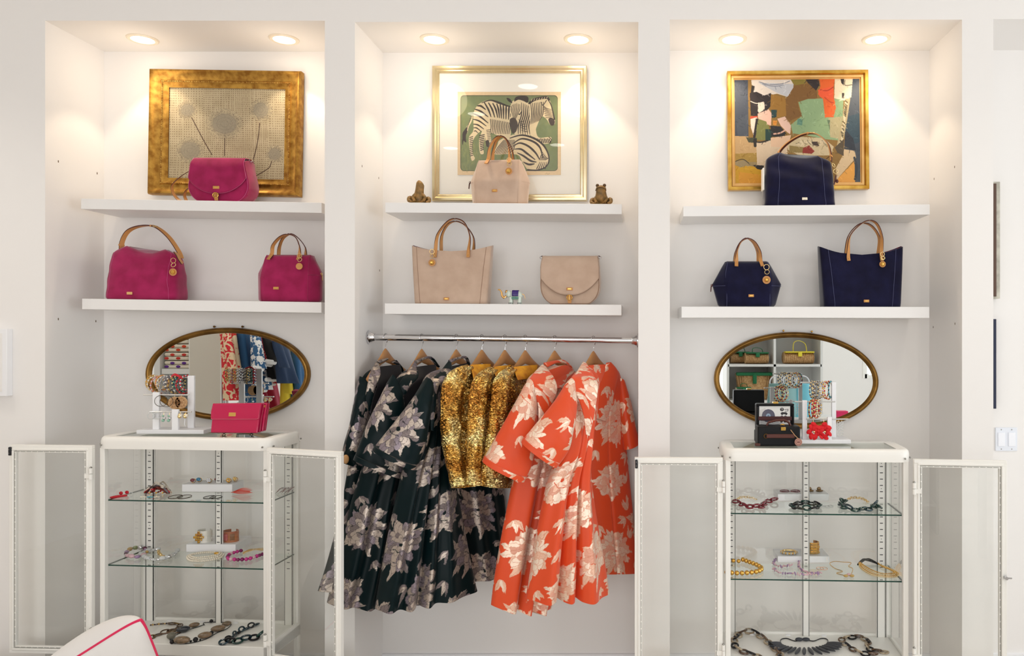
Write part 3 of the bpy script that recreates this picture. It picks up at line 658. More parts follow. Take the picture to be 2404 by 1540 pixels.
# ------------------------------------------------------------------ handbags
def suede(name, col, col2): return mat(name, col, 0.95, col2=col2, nscale=16, bump=0.2, bscale=500, sheen=0.55, spec=0.15)
M_mag = suede('magenta_suede', (168, 40, 90), (146, 32, 74)); M_bei = suede("beige_suede", (202, 176, 156), (192, 165, 145)); M_nav = suede('navy_suede', (25, 25, 54), (20, 19, 42))
M_stL = mat('pale_stitching', (196, 190, 180), 0.8); M_plate = mat('logo_plate_gold', (222, 176, 96), 0.3, 0.8)
M_lin = mat('floral_lining', (120, 30, 40), 0.8, col2=(50, 40, 90), nscale=60)
def P3(*a): return Vector(a)
def superring(w, d, z, n=48, e=5.0, bulge=None, zf_=None, cx=0.0, cy=0.0):
    o = []
    for k in range(n):
        t = 2 * PI * k / n; c, s = math.cos(t), math.sin(t)
        x = w * math.copysign(abs(c) ** (2 / e), c); y_ = d * math.copysign(abs(s) ** (2 / e), s)
        zz = z + (zf_(x / max(w, 1e-6), y_ / max(d, 1e-6)) if zf_ else 0)
        o.append(Vector((cx + x, cy + y_, zz)))
    return o
def strap_arch(root, pts, w, y0, t=0.004, tw=(0, 1), name='handle', lab=None, seg=8):
    """flat leather strap; pts (x, z, y) key points; its width turns from along x at the ends to along y on top"""
    pp = smooth(pts, seg); m = len(pp); P_ = [Vector((p[0], p[2], p[1])) for p in pp]; wd = []
    for i in range(m):
        s = i / (m - 1); a = min(1, max(0, (math.sin(PI * s) - 0.25) / 0.5)) * 1.25
        wd.append(Vector((math.cos(a), math.sin(a), 0)) if s < .5 else Vector((math.cos(a), -math.sin(a), 0)))
    mb = MB(); mb.ribbon(P_, w, t, wd, 0, 1)
    return mb.build(name, [M_tan, M_edge], root, world=False, ang=60)
def charm(root, x, y, z, s=1.0, stud=True):
    """key-ring charm: two rings and a round leather tag"""
    mb = MB(); mb.torus((x, y, z), 0.011 * s, 0.0016, n=20, m=6); mb.torus((x + 0.002, y - .002, z - 0.02 * s), 0.0095 * s, 0.0016, n=20, m=6, ay=(0.1, .3, .95)); 
    ob = mb.build('charm', M_lgold, root, world=False)
    mb = MB(); mb.cyl((x, y - .004, z - 0.052 * s), (x, y - .001, z - 0.052 * s), 0.0165 * s, n=28); mb.build('leather_tag', [M_tan], ob, world=False, bevel=.0006)
    if stud:
        mb = MB(); n = 6; R = [[(x + r * math.cos(2 * PI * k / n), y - h, z - 0.052 * s + r * math.sin(2 * PI * k / n)) for k in range(n)] for r, h in ((0.0115, .004), (0.0105, .0085), (0.005, .0125), (.0005, .0125))]
        mb.rings([[tuple(q) for q in r] for r in R]); mb.build('stud', M_gold, ob, world=False, ang=10)
def plate(root, x, y, z, w=0.026, h=0.013, tanb=True, m=None):
    mb = MB(); mb.box(x - w / 2, x + w / 2, y - .0025, y + .002, z - h / 2, z + h / 2); o = mb.build('logo_plate', M_tan if tanb else (m or M_plate), root, world=False, bevel=.0022, seg=3)
    if tanb:
        mb = MB(); mb.box(x - w * .3, x + w * .3, y - .0036, y, z - h * .25, z + h * .25); mb.build('metal_inlay', m or M_plate, o, world=False, bevel=.0008)
def seam(mb, pts, r=0.0011): mb.tube(pts, r, 6)
def bag_root(name, label, px, py, key, yfront, rz=0.0, group=None, d=0.0):
    c = W(px, py, yfront); x = c.x; z = ztop(key, x)
    # keep the bag's apparent place when its true foot is the shelf top
    return thing(name, label, 'handbag', (x, yfront + d, z), group, (0, 0, rz))
def bowling(key, px, yfront, wpx_top, wpx_mid, wpx_bot, hpx, hmid, m, label, ch, rz=0.0, stitch=None, D=0.062, handle=None, pl=(0, .035), depth=None):
    k = yfront / F; a_t, b_m, b_b, H = wpx_top * k / 2, wpx_mid * k / 2, wpx_bot * k / 2, hpx * k
    root = bag_root('bowling_bag', label, px, 0, key, yfront, rz, 'small bowling bags with round handles', D)
    R = []; front = wpx_top * k / 2
    N = 18
    for i in range(N + 1):
        z = H * i / N; t = i / N
        b = np.interp(t, [0, .06, hmid, .9, 1], [b_b * .95, b_b, b_m, a_t * 1.04, a_t * .92]); fr = np.interp(t, [0, .5, 1], [front * .98, front * 1.0, front * .93]) if stitch is None else np.interp(t, [0, .35, .7, 1], [front * .93, front * .93, front * .98, front * .86])
        d = np.interp(t, [0, .05, .5, .9, .97, 1], [D * .9, D, D * 1.0, D * .62, D * .5, D * .36])
        ring = []
        key_ = [(-b, -d * .25), (-b, d * .25), (-fr, d), (fr, d), (b, d * .25), (b, -d * .25), (fr, -d), (-fr, -d)]
        pts = []
        for q in range(8):
            p0, p1 = key_[q], key_[(q + 1) % 8]; nn = 10 if q in (2, 6) else 5
            for j in range(nn): s = j / nn; pts.append((p0[0] + (p1[0] - p0[0]) * s, p0[1] + (p1[1] - p0[1]) * s))
        for _ in range(1): pts = [((pts[j - 1][0] + 2 * pts[j][0] + pts[(j + 1) % len(pts)][0]) / 4, (pts[j - 1][1] + 2 * pts[j][1] + pts[(j + 1) % len(pts)][1]) / 4) for j in range(len(pts))]
        bul = 0.006 * math.sin(PI * t)
        R.append([Vector((x, y - (bul if y < -d * .9 else 0), z)) for x, y in pts])
    R.insert(0, [Vector((p.x * .96, p.y * .9, 0)) for p in R[0]]); 
    for p in R[1]: p.z = 0.004
    mb = MB(); mb.rings(R); body = mb.build('body', m, root, world=False, ang=50)
    for s in (-1, 1):
        mb = MB(); pts = []
        for i in range(N + 1):
            t = i / N; fr = np.interp(t, [0, .5, 1], [front * .98, front * 1.0, front * .93]) if stitch is None else np.interp(t, [0, .35, .7, 1], [front * .93, front * .93, front * .98, front * .86])
            d = np.interp(t, [0, .05, .5, .9, .97, 1], [D * .9, D, D * 1.0, D * .62, D * .5, D * .36]); pts.append((s * (fr - .003), -d + .0008 - 0.003 * math.sin(PI * t), H * t))
        seam(mb, pts, .0009 if stitch else .0016)
        zz = H * hmid * .92; seam(mb, [(s * front * .97, -D * 1.0, zz), (s * (b_m + front) / 2, -D * .62, zz), (s * (b_m - .001), -D * .2, zz), (s * (b_m - .001), D * .2, zz)], .0009 if stitch else .0014)
        mb.build('seam', stitch or m, root, world=False)
    mb = MB(); mb.box(-a_t * .85, a_t * .85, -.006, .006, H - .002, H + .003); mb.build('zip', mat('zip_tape', (90, 70, 60) if stitch is None else (30, 30, 50), .6), root, world=False, bevel=.001)
    mb = MB(); s = 1 if rz >= 0 and stitch is None else -1; mb.tube([(s * b_m, -.01, H * hmid), (s * (b_m + .006), -.012, H * hmid - .012), (s * (b_m + .008), -.014, H * hmid - .035)], [.002, .003, .0025], 6); mb.torus((s * (b_m + .003), -.012, H * hmid - .004), .005, .001); mb.build('zip_pull', [M_edge if m is not M_mag else M_lgold], root, world=False)
    hx0, hx1, hh, hb = [v * k for v in handle]
    for sy in (-1, 1):
        yy = -D * .78 if sy < 0 else D * .7; o = 0.0 if sy < 0 else .006; zb = H - .024 if sy < 0 else H - .012; zc = H + hh
        yt = -.012 if sy < 0 else .02
        pts = [(hx0 - .004, zb, yy - .012 * (sy < 0) * 1), (hx0, H + .004, yy * .72), (hx0 + .004, H + hh * .45, (yy + yt) / 2), (hx0 + (hx1 - hx0) * .22, zc - hh * .14, yt), ((hx0 + hx1) / 2, zc + o, yt), (hx1 - (hx1 - hx0) * .22, zc - hh * .14, yt), (hx1 - .002, H + hh * .45, (yy + yt) / 2), (hx1 + .002, H + .004, yy * .72), (hx1 + .006, zb, yy - .012 * (sy < 0))]
        strap_arch(root, pts, .0165, 0)
    charm(root, hx1 + ch[0] * k, -D - .004, H + ch[1] * k, ch[2], ch[3])
    plate(root, pl[0] * k, -D - .006, pl[1] * k)
    return root
bowling('1l', 667, 3.47, 112, 148, 146, 112, .62, M_mag, 'magenta suede bowling bag at the right end of the left niche lower shelf', (8, -4, .95, False), rz=0.02, D=.066, handle=(-36, 28, 50, 0), pl=(-18, 32))
bowling('2u', 1169, 3.475, 108, 142, 132, 109, .55, M_bei, 'beige suede bowling bag standing in front of the zebra print', (4, -6, 1.0, True), rz=-0.10, D=.062, handle=(-24, 26, 58, 0), pl=(-4, 32))
bowling('3l', 1757, 3.47, 112, 164, 138, 108, .50, M_nav, 'navy suede bowling bag with a tan round handle on the right niche lower shelf', (12, -15, 1.15, True), D=.06, handle=(-26, 30, 55, 0), stitch=mat('navy_bag_stitch', (84, 88, 122), .8), pl=(6, 26))
def tote(key, px, yfront, wt, wb, h, sag, m, label, stitch, side_in, hnd, ch, D=.06, pl=(0, 15), rz=0.0):
    k = yfront / F; Wt, Wb, H = wt * k / 2, wb * k / 2, h * k; sg = sag * k
    root = bag_root('tote_bag', label, px, 0, key, yfront, rz, 'open tote bags with two tan handles', D)
    N = 16; R = []
    def dd(t): return np.interp(t, [0, .04, .6, 1], [D * .94, D, D * .82, D * .55])
    def ringat(t, ins, e=7.0):
        w = Wb + (Wt - Wb) * t - ins; d = dd(t) - ins
        return superring(w, d, 0.0 + H * t, 64, e, zf_=(lambda u, v: -sg * (1 - abs(u) ** 2.2) * max(0, (t - .55) / .45) ** 1.5 + (0 if v < 0 else .004 * t)))
    for i in range(N + 1): R.append(ringat(i / N, 0))
    Rin = [ringat(1 - i / 10 * .9, .003) for i in range(11)]
    R.insert(0, [Vector((p.x * .98, p.y * .95, 0.0)) for p in R[0]])
    for p in R[1]: p.z = .003
    mb = MB(); mb.rings(R, cap1=False); mb.rings([R[-1], Rin[0]], cap0=False, cap1=False); mb.build('body', m, root, world=False, ang=50)
    mb = MB(); mb.rings(Rin, cap0=False); mb.build('lining', M_lin, root, world=False, ang=50)
    for s in (-1, 1):
        mb = MB(); pts = []
        for i in range(N + 1):
            t = i / N; w = Wb + (Wt - Wb) * t; x = s * (w - side_in * k * (1 - .2 * t)); u = x / w
            pts.append((x, -dd(t) * (1 - abs(u) ** 7.0) ** (1 / 7.0) - .0006, H * t - sg * (1 - abs(u) ** 2.2) * max(0, (t - .55) / .45) ** 1.5))
        seam(mb, pts, .0009); mb.build('seam', stitch, root, world=False)
    x0, x1, hh, lean = [v * k for v in hnd]
    for sy in (-1, 1):
        yy = -D * .62 if sy < 0 else D * .5; yt = -.02 if sy < 0 else .012; ln = lean * (1.0 if sy < 0 else .45); off = 0 if sy < 0 else .008
        zt = H + hh - (0 if sy < 0 else .008); zb = H - sg * 1.0 - .03
        pts = [(x0 + off, zb, yy - .014 * (sy < 0)), (x0 + off, H - sg * .9, yy - .006 * (sy < 0)), (x0 + off + ln * .3 + .004, H + hh * .4, (yy + yt) / 2), (x0 + (x1 - x0) * .25 + ln * .9, zt - hh * .13, yt), ((x0 + x1) / 2 + ln, zt, yt), (x1 - (x1 - x0) * .2 + ln * .6, zt - hh * .16, yt), (x1 + off + ln * .2, H + hh * .35, (yy + yt) / 2), (x1 + off, H - sg * .9, yy - .006 * (sy < 0)), (x1 + off, zb, yy - .014 * (sy < 0))]
        o = strap_arch(root, pts, .016, 0)
        if sy < 0:
            mb = MB()
            for xx in (x0, x1): mb.ell((xx, yy - .019, zb + .01), .0025, 8, 5)
            mb.build('rivets', M_gold, o, world=False)
    charm(root, ch[0] * k, -D * .75 - .012, H + ch[1] * k, ch[2], True)
    plate(root, pl[0] * k, -D - .001, pl[1] * k)
tote('2l', 1056, 3.47, 191, 172, 139, 14, M_bei, 'beige suede tote bag with open top on the middle niche lower shelf', mat('beige_seam', (150, 118, 98), .9), 16, (-36, 42, 64, 6), (-42, -16, 1.0), pl=(-8, 12))
tote('3l', 2028, 3.47, 199, 182, 144, 20, M_nav, 'navy suede tote bag at the right end of the right niche lower shelf', mat('navy_bag_stitch', (84, 88, 122), .8), 24, (-34, 44, 62, 16), (44, -20, .9), pl=(6, 14))
def hobo(key, px, yfront, wt, wb, h, m, label, stitch, strap, flip=False, D=.07, prof=None, sag=.5, pl=(0, 14), seams=(-.8, .8), rz=0.0, plm=None):
    k = yfront / F; H = h * k; Wt, Wb = wt * k / 2, wb * k / 2
    root = bag_root('shoulder_bag', label, px, 0, key, yfront, rz, 'slouchy shoulder bags with one strap', D)
    N = 22; R = []
    def WW(t): return np.interp(t, [0, .03, .5, .8, .93, 1], [Wb * .97, Wb, (Wb + Wt) / 2, Wt, Wt * .97, Wt * .80])
    def dd(t): return np.interp(t, [0, .04, .5, .85, .95, 1], [D * .93, D, D * .95, D * .6, D * .36, D * .16])
    def zz(u, t):
        q = max(0, (t - .6) / .4) ** 1.3; L_, M_, R_ = prof
        return q * k * np.interp(u, [-1, -.72, -.1, .2, .7, 1], [L_ - 6, L_, M_ + 3, M_, R_, R_ - 8])
    for i in range(N + 1):
        t = i / N; R.append(superring(WW(t), dd(t), H * t, 64, 6 - 2.6 * t, zf_=lambda u, v: zz(u, t)))
    R.insert(0, [Vector((p.x * .98, p.y * .95, 0)) for p in R[0]])
    for p in R[1]: p.z = .003
    # soft wrinkles
    for r in R[2:]:
        for p in r: p.y += .003 * math.sin(p.x * 60 + p.z * 40) * (p.z / H) + .002 * math.sin(p.z * 90 + p.x * 25)
    mb = MB(); mb.rings(R); mb.build('body', m, root, world=False, ang=60)
    for s in seams:
        mb = MB(); pts = []
        for i in range(N + 1):
            t = i / N; w = WW(t); u = s * (1 - .06 * math.sin(PI * t)); e = 6 - 2.6 * t; x = u * w
            y_ = -dd(t) * (1 - abs(u) ** e) ** (1 / e); z_ = H * t + zz(u, t)
            y_ += .003 * math.sin(x * 60 + z_ * 40) * (z_ / H) + .002 * math.sin(z_ * 90 + x * 25); pts.append((x, y_ - .0005, z_))
        seam(mb, pts, .0009); mb.build('seam', stitch, root, world=False)
    pp = [(p[0] * k, p[1] * k, p[2]) for p in strap]; q = smooth(pp, 8); P_ = [Vector((a, c, b)) for a, b, c in q]; m_ = len(P_)
    mb = MB(); wd = [Vector((.55 if flip else .5, .85, 0))] * m_
    mb.ribbon(P_, .021, .005, wd, 0, 1); so = mb.build('shoulder_strap', [M_edge, M_tan] if flip else [M_tan, M_edge], root, world=False, ang=60)
    for f_ in ((.1, .48, .92) if flip else (.12, .55)):
        i = int(f_ * (m_ - 1)); p = P_[i]; tg = (P_[min(i + 2, m_ - 1)] - P_[max(i - 2, 0)]).normalized(); a = wd[0] - tg * wd[0].dot(tg); a.normalize(); b = tg.cross(a)
        mb = MB(); mb.obox(p, tg * .004, a * .0125, b * .0045); mb.build('keeper_loop', M_tan, so, world=False, bevel=.001)
    i = int(.58 * (m_ - 1)) if not flip else int(.52 * (m_ - 1)); p = P_[i]; tg = (P_[i + 2] - P_[i - 2]).normalized(); a = wd[0] - tg * wd[0].dot(tg); a.normalize()
    mb = MB(); mb.torus(p + Vector((0, 0, .002)), .012, .0018, ax=tg, ay=a, sy=.95); mb.build('buckle', M_lgold, so, world=False)
    plate(root, pl[0] * k, -D - .002, pl[1] * k, tanb=False, m=plm)
    return root, k, H
r_, k, H = hobo('1l', 322, 3.475, 158, 165, 122, M_mag, 'magenta suede shoulder bag with a tan strap on the left niche lower shelf', mat('magenta_seam', (190, 84, 132), .9), [(-62, 110, 0), (-60, 140, 0), (-45, 166, 0), (-15, 178, 0), (20, 176, -.005), (52, 152, -.01), (78, 118, -.02), (88, 100, -.03)], prof=(8, -10, 0), D=.075, seams=(-.9, .86), pl=(-18, 15), plm=mat('gold_paper', (226, 182, 120), .5, .3), rz=.03)
charm(r_, 83 * k, -.078, 92 * k, 1.05, True)
mb = MB(); mb.ribbon([(80 * k, -.05, 112 * k), (88 * k, -.06, 104 * k), (92 * k, -.062, 96 * k), (96 * k, -.05, 86 * k)], .022, .005, [(0, 1, 0)] * 4, 0, 1); mb.build('strap_tab', [M_tan, M_edge], r_, world=False)
r_, k, H = hobo('3u', 1881, 3.475, 158, 168, 128, M_nav, 'dark navy suede shoulder bag standing before the abstract painting', mat('navy_bag_stitch', (84, 88, 122), .8), [(-50, 122, 0), (-40, 142, 0), (-18, 162, -.002), (14, 178, -.004), (44, 178, -.006), (68, 158, -.01), (76, 134, -.014), (77, 112, -.02)], prof=(6, -8, -2), D=.07, seams=(-.66, .70), pl=(8, 18), flip=True, plm=mat('bright_plate', (250, 240, 220), .2, .9))
mb = MB(); mb.tube([(-46 * k, 0, 134 * k), (-56 * k, 0, 120 * k), (-64 * k, 0, 112 * k)], .0014, 6); mb.tube([(-44 * k, -.01, 134 * k), (-50 * k, -.01, 120 * k), (-54 * k, -.01, 112 * k)], .0014, 6); mb.tube([(76 * k, -.01, 126 * k), (64 * k, -.01, 116 * k), (60 * k, -.01, 102 * k)], .0014, 6); mb.build('cord', M_edge, r_, world=False)
mb = MB(); mb.torus((80 * k, -.04, 100 * k), .010, .0016, ax=(.5, 0, -.86), ay=(.86, 0, .5), sy=.5); mb.torus((85 * k, -.04, 86 * k), .011, .0016); ch_ = mb.build('charm', M_lgold, r_, world=False)
mb = MB(); mb.ribbon([(86 * k, -.04, 76 * k), (84 * k, -.04, 66 * k), (81 * k, -.04, 54 * k)], .006, .003, [(1, .3, 0)] * 3); mb.ell((88 * k, -.042, 62 * k), (.007, .005, .009), 8, 6); mb.build('leather_tag', M_edge, ch_, world=False)
mb = MB(); mb.box(-87 * k, -84 * k, -.04, .01, 42 * k, 94 * k); mb.build('price_tag', mat('card_white', (244, 240, 232), .6), r_, world=False)
def saddle(key, px, yfront, wt, wm, h, m, label, side_strap, D=.05, rz=0.0, seamcol=None):
    k = yfront / F; H = h * k; root = bag_root('saddle_bag', label, px, 0, key, yfront, rz, 'round flap saddle bags', D)
    def outline(ins=0.0, top=0.0, wsc=1.0):
        o = []
        a, b = wt * k / 2 * wsc - ins, wm * k / 2 * wsc - ins
        pts = [(-a, H - ins - top), (-a * 1.03, H * .8), (-b, H * .42), (-b * .93, H * .2), (-b * .72, H * .05), (-b * .5, ins), (0, ins), (b * .5, ins), (b * .72, H * .05), (b * .93, H * .2), (b, H * .42), (a * 1.03, H * .8), (a, H - ins - top)]
        s_ = smooth(pts, 5); s_ = [(x, max(z, ins)) for x, z in s_]
        t_ = [(a * (1 - 2 * j / 9), H - ins - top) for j in range(1, 9)]
        return s_ + t_
    R = []
    for y_, ins, top in ((-D, .006, .014), (-D + .003, .001, .009), (-D * .6, -.001, .003), (0, -.004, 0), (D * .6, -.001, .001), (D - .003, .001, .004), (D, .006, .008)):
        R.append([Vector((x, y_, z)) for x, z in outline(ins, top)])
    mb = MB(); mb.rings(R); mb.build('body', m, root, world=False, ang=45)
    # flap: wraps over the top and hangs down in front with a round lower edge
    a, b = wt * k / 2 - .002, wm * k / 2 - .004; G = []; nu, nv = 41, 24
    for j in range(nv + 1):
        v = j / nv; row = []
        for i in range(nu):
            u = -1 + 2 * i / (nu - 1)
            if v < .25: y_ = D * .8 - (v / .25) * (D * 1.62); z_ = H + .004 + .004 * math.sin(v / .25 * PI); x = u * a
            else:
                t = (v - .25) / .75; low = H * .20 + (H * .36) * (abs(u) ** 2.4); z_ = (H + .004) - t * (H + .004 - low); wv = np.interp((H - z_) / H, [0, .2, .58, .8], [a, a * 1.05, b, b * .97]); x = u * wv; y_ = -D * .82 - .02 * math.sin(min(1, t * 3) * PI / 2) - .004 * (1 - u * u)
            row.append(Vector((x, y_, z_)))
        G.append(row)
    mb = MB(); vs = [p for r in G for p in r]; fs = [(j * nu + i, j * nu + i + 1, (j + 1) * nu + i + 1, (j + 1) * nu + i) for j in range(nv) for i in range(nu - 1)]
    mb.add(vs, fs); fl = mb.build('flap', m, root, world=False, ang=60); so = fl.modifiers.new('thick', 'SOLIDIFY'); so.thickness = .004; so.offset = 1
    mb = MB(); seam(mb, G[-1], .0014); seam(mb, [G[j][0] for j in range(6, nv + 1)], .0012); seam(mb, [G[j][-1] for j in range(6, nv + 1)], .0012); mb.build('flap_piping', seamcol or m, fl, world=False)
    mb = MB(); o = outline(0.005, .016); seam(mb, [(x, -D - .001, z) for x, z in o[4:-12]], .0012); mb.build('seams', seamcol or m, root, world=False)
    yy = -D * .82 - .03
    plate(root, 0, yy + .0015, H * .33, .030, .014)
    mb = MB(); mb.ribbon([(0, yy + .008, H * .24), (0, yy, H * .14), (0, yy + .006, .008)], [.022, .022, .016], .004, [(1, 0, 0)] * 3, 0, 1); cl = mb.build('closure_tab', [M_tan, M_edge], root, world=False)
    mb = MB(); mb.torus((0, yy - .004, H * .15), .013, .0018, sy=.9); mb.cyl((0, yy - .004, H * .15 - .01), (0, yy - .004, H * .15 + .012), .0012, n=6); mb.build('buckle', M_gold, cl, world=False)
    for s in (-1, 1):
        mb = MB(); mb.torus((s * (wt * k / 2 + .006), -.005, H + .004), .008, .0017, ax=(1, 0, 0), ay=(0, .5, .86)); mb.build('strap_ring', M_chrome, root, world=False)
        mb = MB(); mb.ribbon([(s * (wt * k / 2 + .008), 0, H + .010), (s * (wt * k / 2 - .012), .012, H + .012), (s * (wt * k / 2 - .05), .02, H + .006)], .012, .004, [(0, 1, 0)] * 3, 1 if not side_strap else 0, 1); mb.build('strap_end', [M_tan, M_edge], root, world=False)
    return root, k, H
r_, k, H = saddle('1u', 512, 3.49, 122, 142, 102, M_mag, 'magenta suede saddle bag with its strap trailing, before the dandelion picture', True, D=.052, seamcol=mat('magenta_seam', (190, 84, 132), .9), rz=.02)
mb = MB(); mb.ribbon(smooth([(-64 * k, 0, 108 * k), (-68 * k, 0, 92 * k), (-80 * k, .005, 82 * k), (-104 * k, .01, 68 * k), (-124 * k, .01, 48 * k), (-124 * k, .01, 30 * k), (-112 * k, .005, 14 * k), (-98 * k, -.005, 6 * k), (-84 * k, -.02, .006)], 6), .013, .003, [(.3, .7, .6)] * 49, 0, 1); mb.ribbon(smooth([(-70 * k, .02, 44 * k), (-88 * k, .015, 40 * k), (-96 * k, .01, 24 * k), (-88 * k, 0, 8 * k), (-72 * k, -.02, .005)], 6), .013, .003, [(.3, .7, .6)] * 25, 0, 1); mb.build('long_strap', [M_tan, M_edge], r_, world=False)
saddle('2l', 1338, 3.49, 132, 141, 111, M_bei, 'beige suede saddle bag with a tan buckle on the middle niche lower shelf', False, D=.045, seamcol=mat('beige_seam', (150, 118, 98), .9))
# ------------------------------------------------------------------ figurines
M_frog = mat('bronze_stone', (158, 118, 62), 0.5, col2=(96, 76, 40), nscale=45, bump=.5, bscale=90)
def frog(px, key, label, up, rz):
    y = 3.53; x = (px - CX) / F * y; z = ztop(key, x); root = thing('frog_figurine', label, 'figurine', (x, y, z), None, (0, 0, rz))
    s = .001 * 2.1
    mb = MB(); mb.ell((0, 0, 4 * s), (22 * s, 19 * s, 4.2 * s), 20, 6); mb.ell((-4 * s, -3 * s, 7 * s), (17 * s, 14 * s, 3 * s), 16, 6); mb.build('rock_base', M_frog, root, world=False)
    bm = bpy.data.metaballs.new('frog'); 
    me = MB()
    if up:  # head thrown back, snout to the sky
        spine = [((0, 2, 9), 13), ((0, 0, 18), 12.5), ((0, -1, 27), 10.5), ((1, -2, 36), 9.4), ((2, -3, 45), 9.0), ((1, -3, 52), 6.8), ((0, -3, 57), 2.2)]
    else:
        spine = [((0, 2, 9), 14), ((0, -2, 17), 15.5), ((0, -4, 26), 13), ((0, -6, 34), 11.6), ((0, -7, 40), 12), ((0, -7, 45), 9), ((0, -6, 48), 3)]
    R = []; pp = smooth([tuple(v * s for v in c) + (r * s,) for c, r in spine], 5)
    for q in pp: R.append([Vector((q[0] + q[3] * math.cos(t), q[1] + q[3] * .92 * math.sin(t), q[2])) for t in np.linspace(0, 2 * PI, 24, endpoint=False)])
    me.rings(R); me.build('body', M_frog, root, world=False, ang=80)
    for sd in (-1, 1):
        mb = MB(); mb.tube([Vector(v) * s for v in smooth([(sd * 10, 6, 10), (sd * 20, 0, 17), (sd * 22, -6, 10), (sd * 15, -10, 7)], 4)], [v * s for v in np.interp(np.linspace(0, 1, 13), [0, .4, .8, 1], [6.5, 5, 3.4, 2.5])], 10)
        mb.build('hind_leg', M_frog, root, world=False)
        mb = MB(); mb.tube([Vector(v) * s for v in smooth([(sd * 8, -5, 24), (sd * 13, -11, 17), (sd * 9, -15, 9)], 4)], [v * s for v in np.interp(np.linspace(0, 1, 9), [0, .5, 1], [4.5, 3.6, 2.6])], 8)
        for f_ in (-1, 0, 1): mb.tube([Vector(v) * s for v in ((sd * 9, -15, 9), (sd * 9 + f_ * 4, -19, 7.5))], [1.5 * s, 1.0 * s], 6)
        mb.build('front_leg', M_frog, root, world=False)
        mb = MB(); e = (sd * 8, -8, 47.5) if not up else (sd * 6 + 2, 2, 46); mb.ell(Vector(e) * s, (3.2 if up else 4) * s, 10, 8); mb.build('eye', mat('dark_bronze', (84, 56, 24), .35), root, world=False)
    if not up:
        mb = MB(); mb.tube([Vector(v) * s for v in smooth([(-12, -9, 36), (-8, -15.5, 39.5), (0, -18.6, 41.5), (8, -15.5, 39.5), (12, -9, 36)], 4)], .9 * s, 6); mb.build('mouth', mat('dark_bronze', (84, 56, 24), .35), root, world=False)
frog(984, '2u', 'bronze frog with its snout raised, left of the zebra print', True, .25)
frog(1412, '2u', 'squat bronze frog facing forward, right of the zebra print', False, -.1)
# elephant
y = 3.47; x = (1206 - CX) / F * y; root = thing('elephant_figurine', 'tiny jewelled white elephant with a purple saddle cloth and raised trunk', 'figurine', (x, y, ztop('2l', x)))
s = .00205 / 1.02; ME = mat('enamel_white', (206, 216, 204), .2, coat=.5); MGd = mat('elephant_gold', (206, 160, 96), .3, .8); MPu = mat('enamel_purple', (42, 22, 96), .2, col2=(70, 48, 130), nscale=400); MGr = mat('enamel_green', (20, 92, 80), .2, col2=(120, 170, 150), nscale=500)
def EV(*v): return Vector(v) * s
mb = MB(); R = []
for q in smooth([(-9, 0, 23, 6), (-6, 0, 22, 8.5), (0, 0, 20.5, 10.5), (8, 0, 20.5, 11), (14, 0, 21, 9.5), (18.5, 0, 20, 6), (20.5, 0, 19, 1.5)], 5):
    R.append([EV(q[0], q[3] * .72 * math.cos(t), q[2] + q[3] * math.sin(t)) for t in np.linspace(0, 2 * PI, 20, endpoint=False)])
mb.rings(R); mb.ell(EV(-12, 0, 24), EV(7, 6, 8.5), 14, 10)
mb.build('body', ME, root, world=False)
for lx in (-6, 14):
    for ly in (-4, 4):
        mb = MB(); mb.tube([EV(lx, ly, 17), EV(lx, ly, 8), EV(lx, ly, 2.5), EV(lx, ly, 0)], [5 * s, 4.6 * s, 5.0 * s, 5.2 * s], 12); lg = mb.build('leg', ME, root, world=False)
        mb = MB()
        for q in (-3, 0, 3): mb.ell(EV(lx + q, ly - 4.6 + abs(q) * .3, 2), EV(1.3, .8, 2.2), 6, 5)
        mb.build('toenails', mat('enamel_dark', (30, 28, 50), .3), lg, world=False)
mb = MB(); mb.tube([EV(*v) for v in smooth([(-17, 0, 19), (-22, 0, 15.5), (-27, 0, 20), (-28.5, 0, 28), (-33, 0, 34), (-37, 0, 33.5)], 5)], [v * s for v in np.linspace(3.4, 1.3, 26)], 10); mb.build('trunk', MGd, root, world=False)
for sd in (-1, 1):
    mb = MB(); mb.ell(EV(-10.5, sd * 5.5, 24), EV(4.5, 1.6, 7), 12, 8); mb.build('ear', ME, root, world=False)
    mb = MB(); mb.tube([EV(-17, sd * 2.5, 17), EV(-20, sd * 2.8, 14), EV(-19, sd * 2.8, 12)], [1.2 * s, 1 * s, .5 * s], 6); mb.build('tusk', ME, root, world=False)
mb = MB(); mb.ell(EV(-16.5, 0, 29), EV(3.6, 4.5, 4.5), 10, 8); mb.build('head_jewel', MGd, root, world=False)
mb = MB(); R = []
for X_ in np.linspace(-3, 12, 8): R.append([EV(X_, -9.4 * math.cos(t), 21.5 + 11.8 * math.sin(t)) for t in np.linspace(-.25, PI + .25, 20)])
mb.rings(R, closed=False); q = mb.build('saddle_cloth', MPu, root, world=False); m_ = q.modifiers.new('t', 'SOLIDIFY'); m_.thickness = .0012
mb = MB()
for sd in (-1, 1):
    for X_ in np.linspace(-2, 11, 6): mb.ell(EV(X_, sd * 9.0, 14.5), EV(1.5, .8, 3.5), 6, 6)
mb.build('fringe', MGr, root, world=False)
mb = MB(); mb.tube([EV(*v) for v in ((20, 0, 24), (24, 0, 22), (26, 0, 17), (27, 0, 12))], [.9 * s, .8 * s, .6 * s, .4 * s], 6); mb.build('tail', MGd, root, world=False)
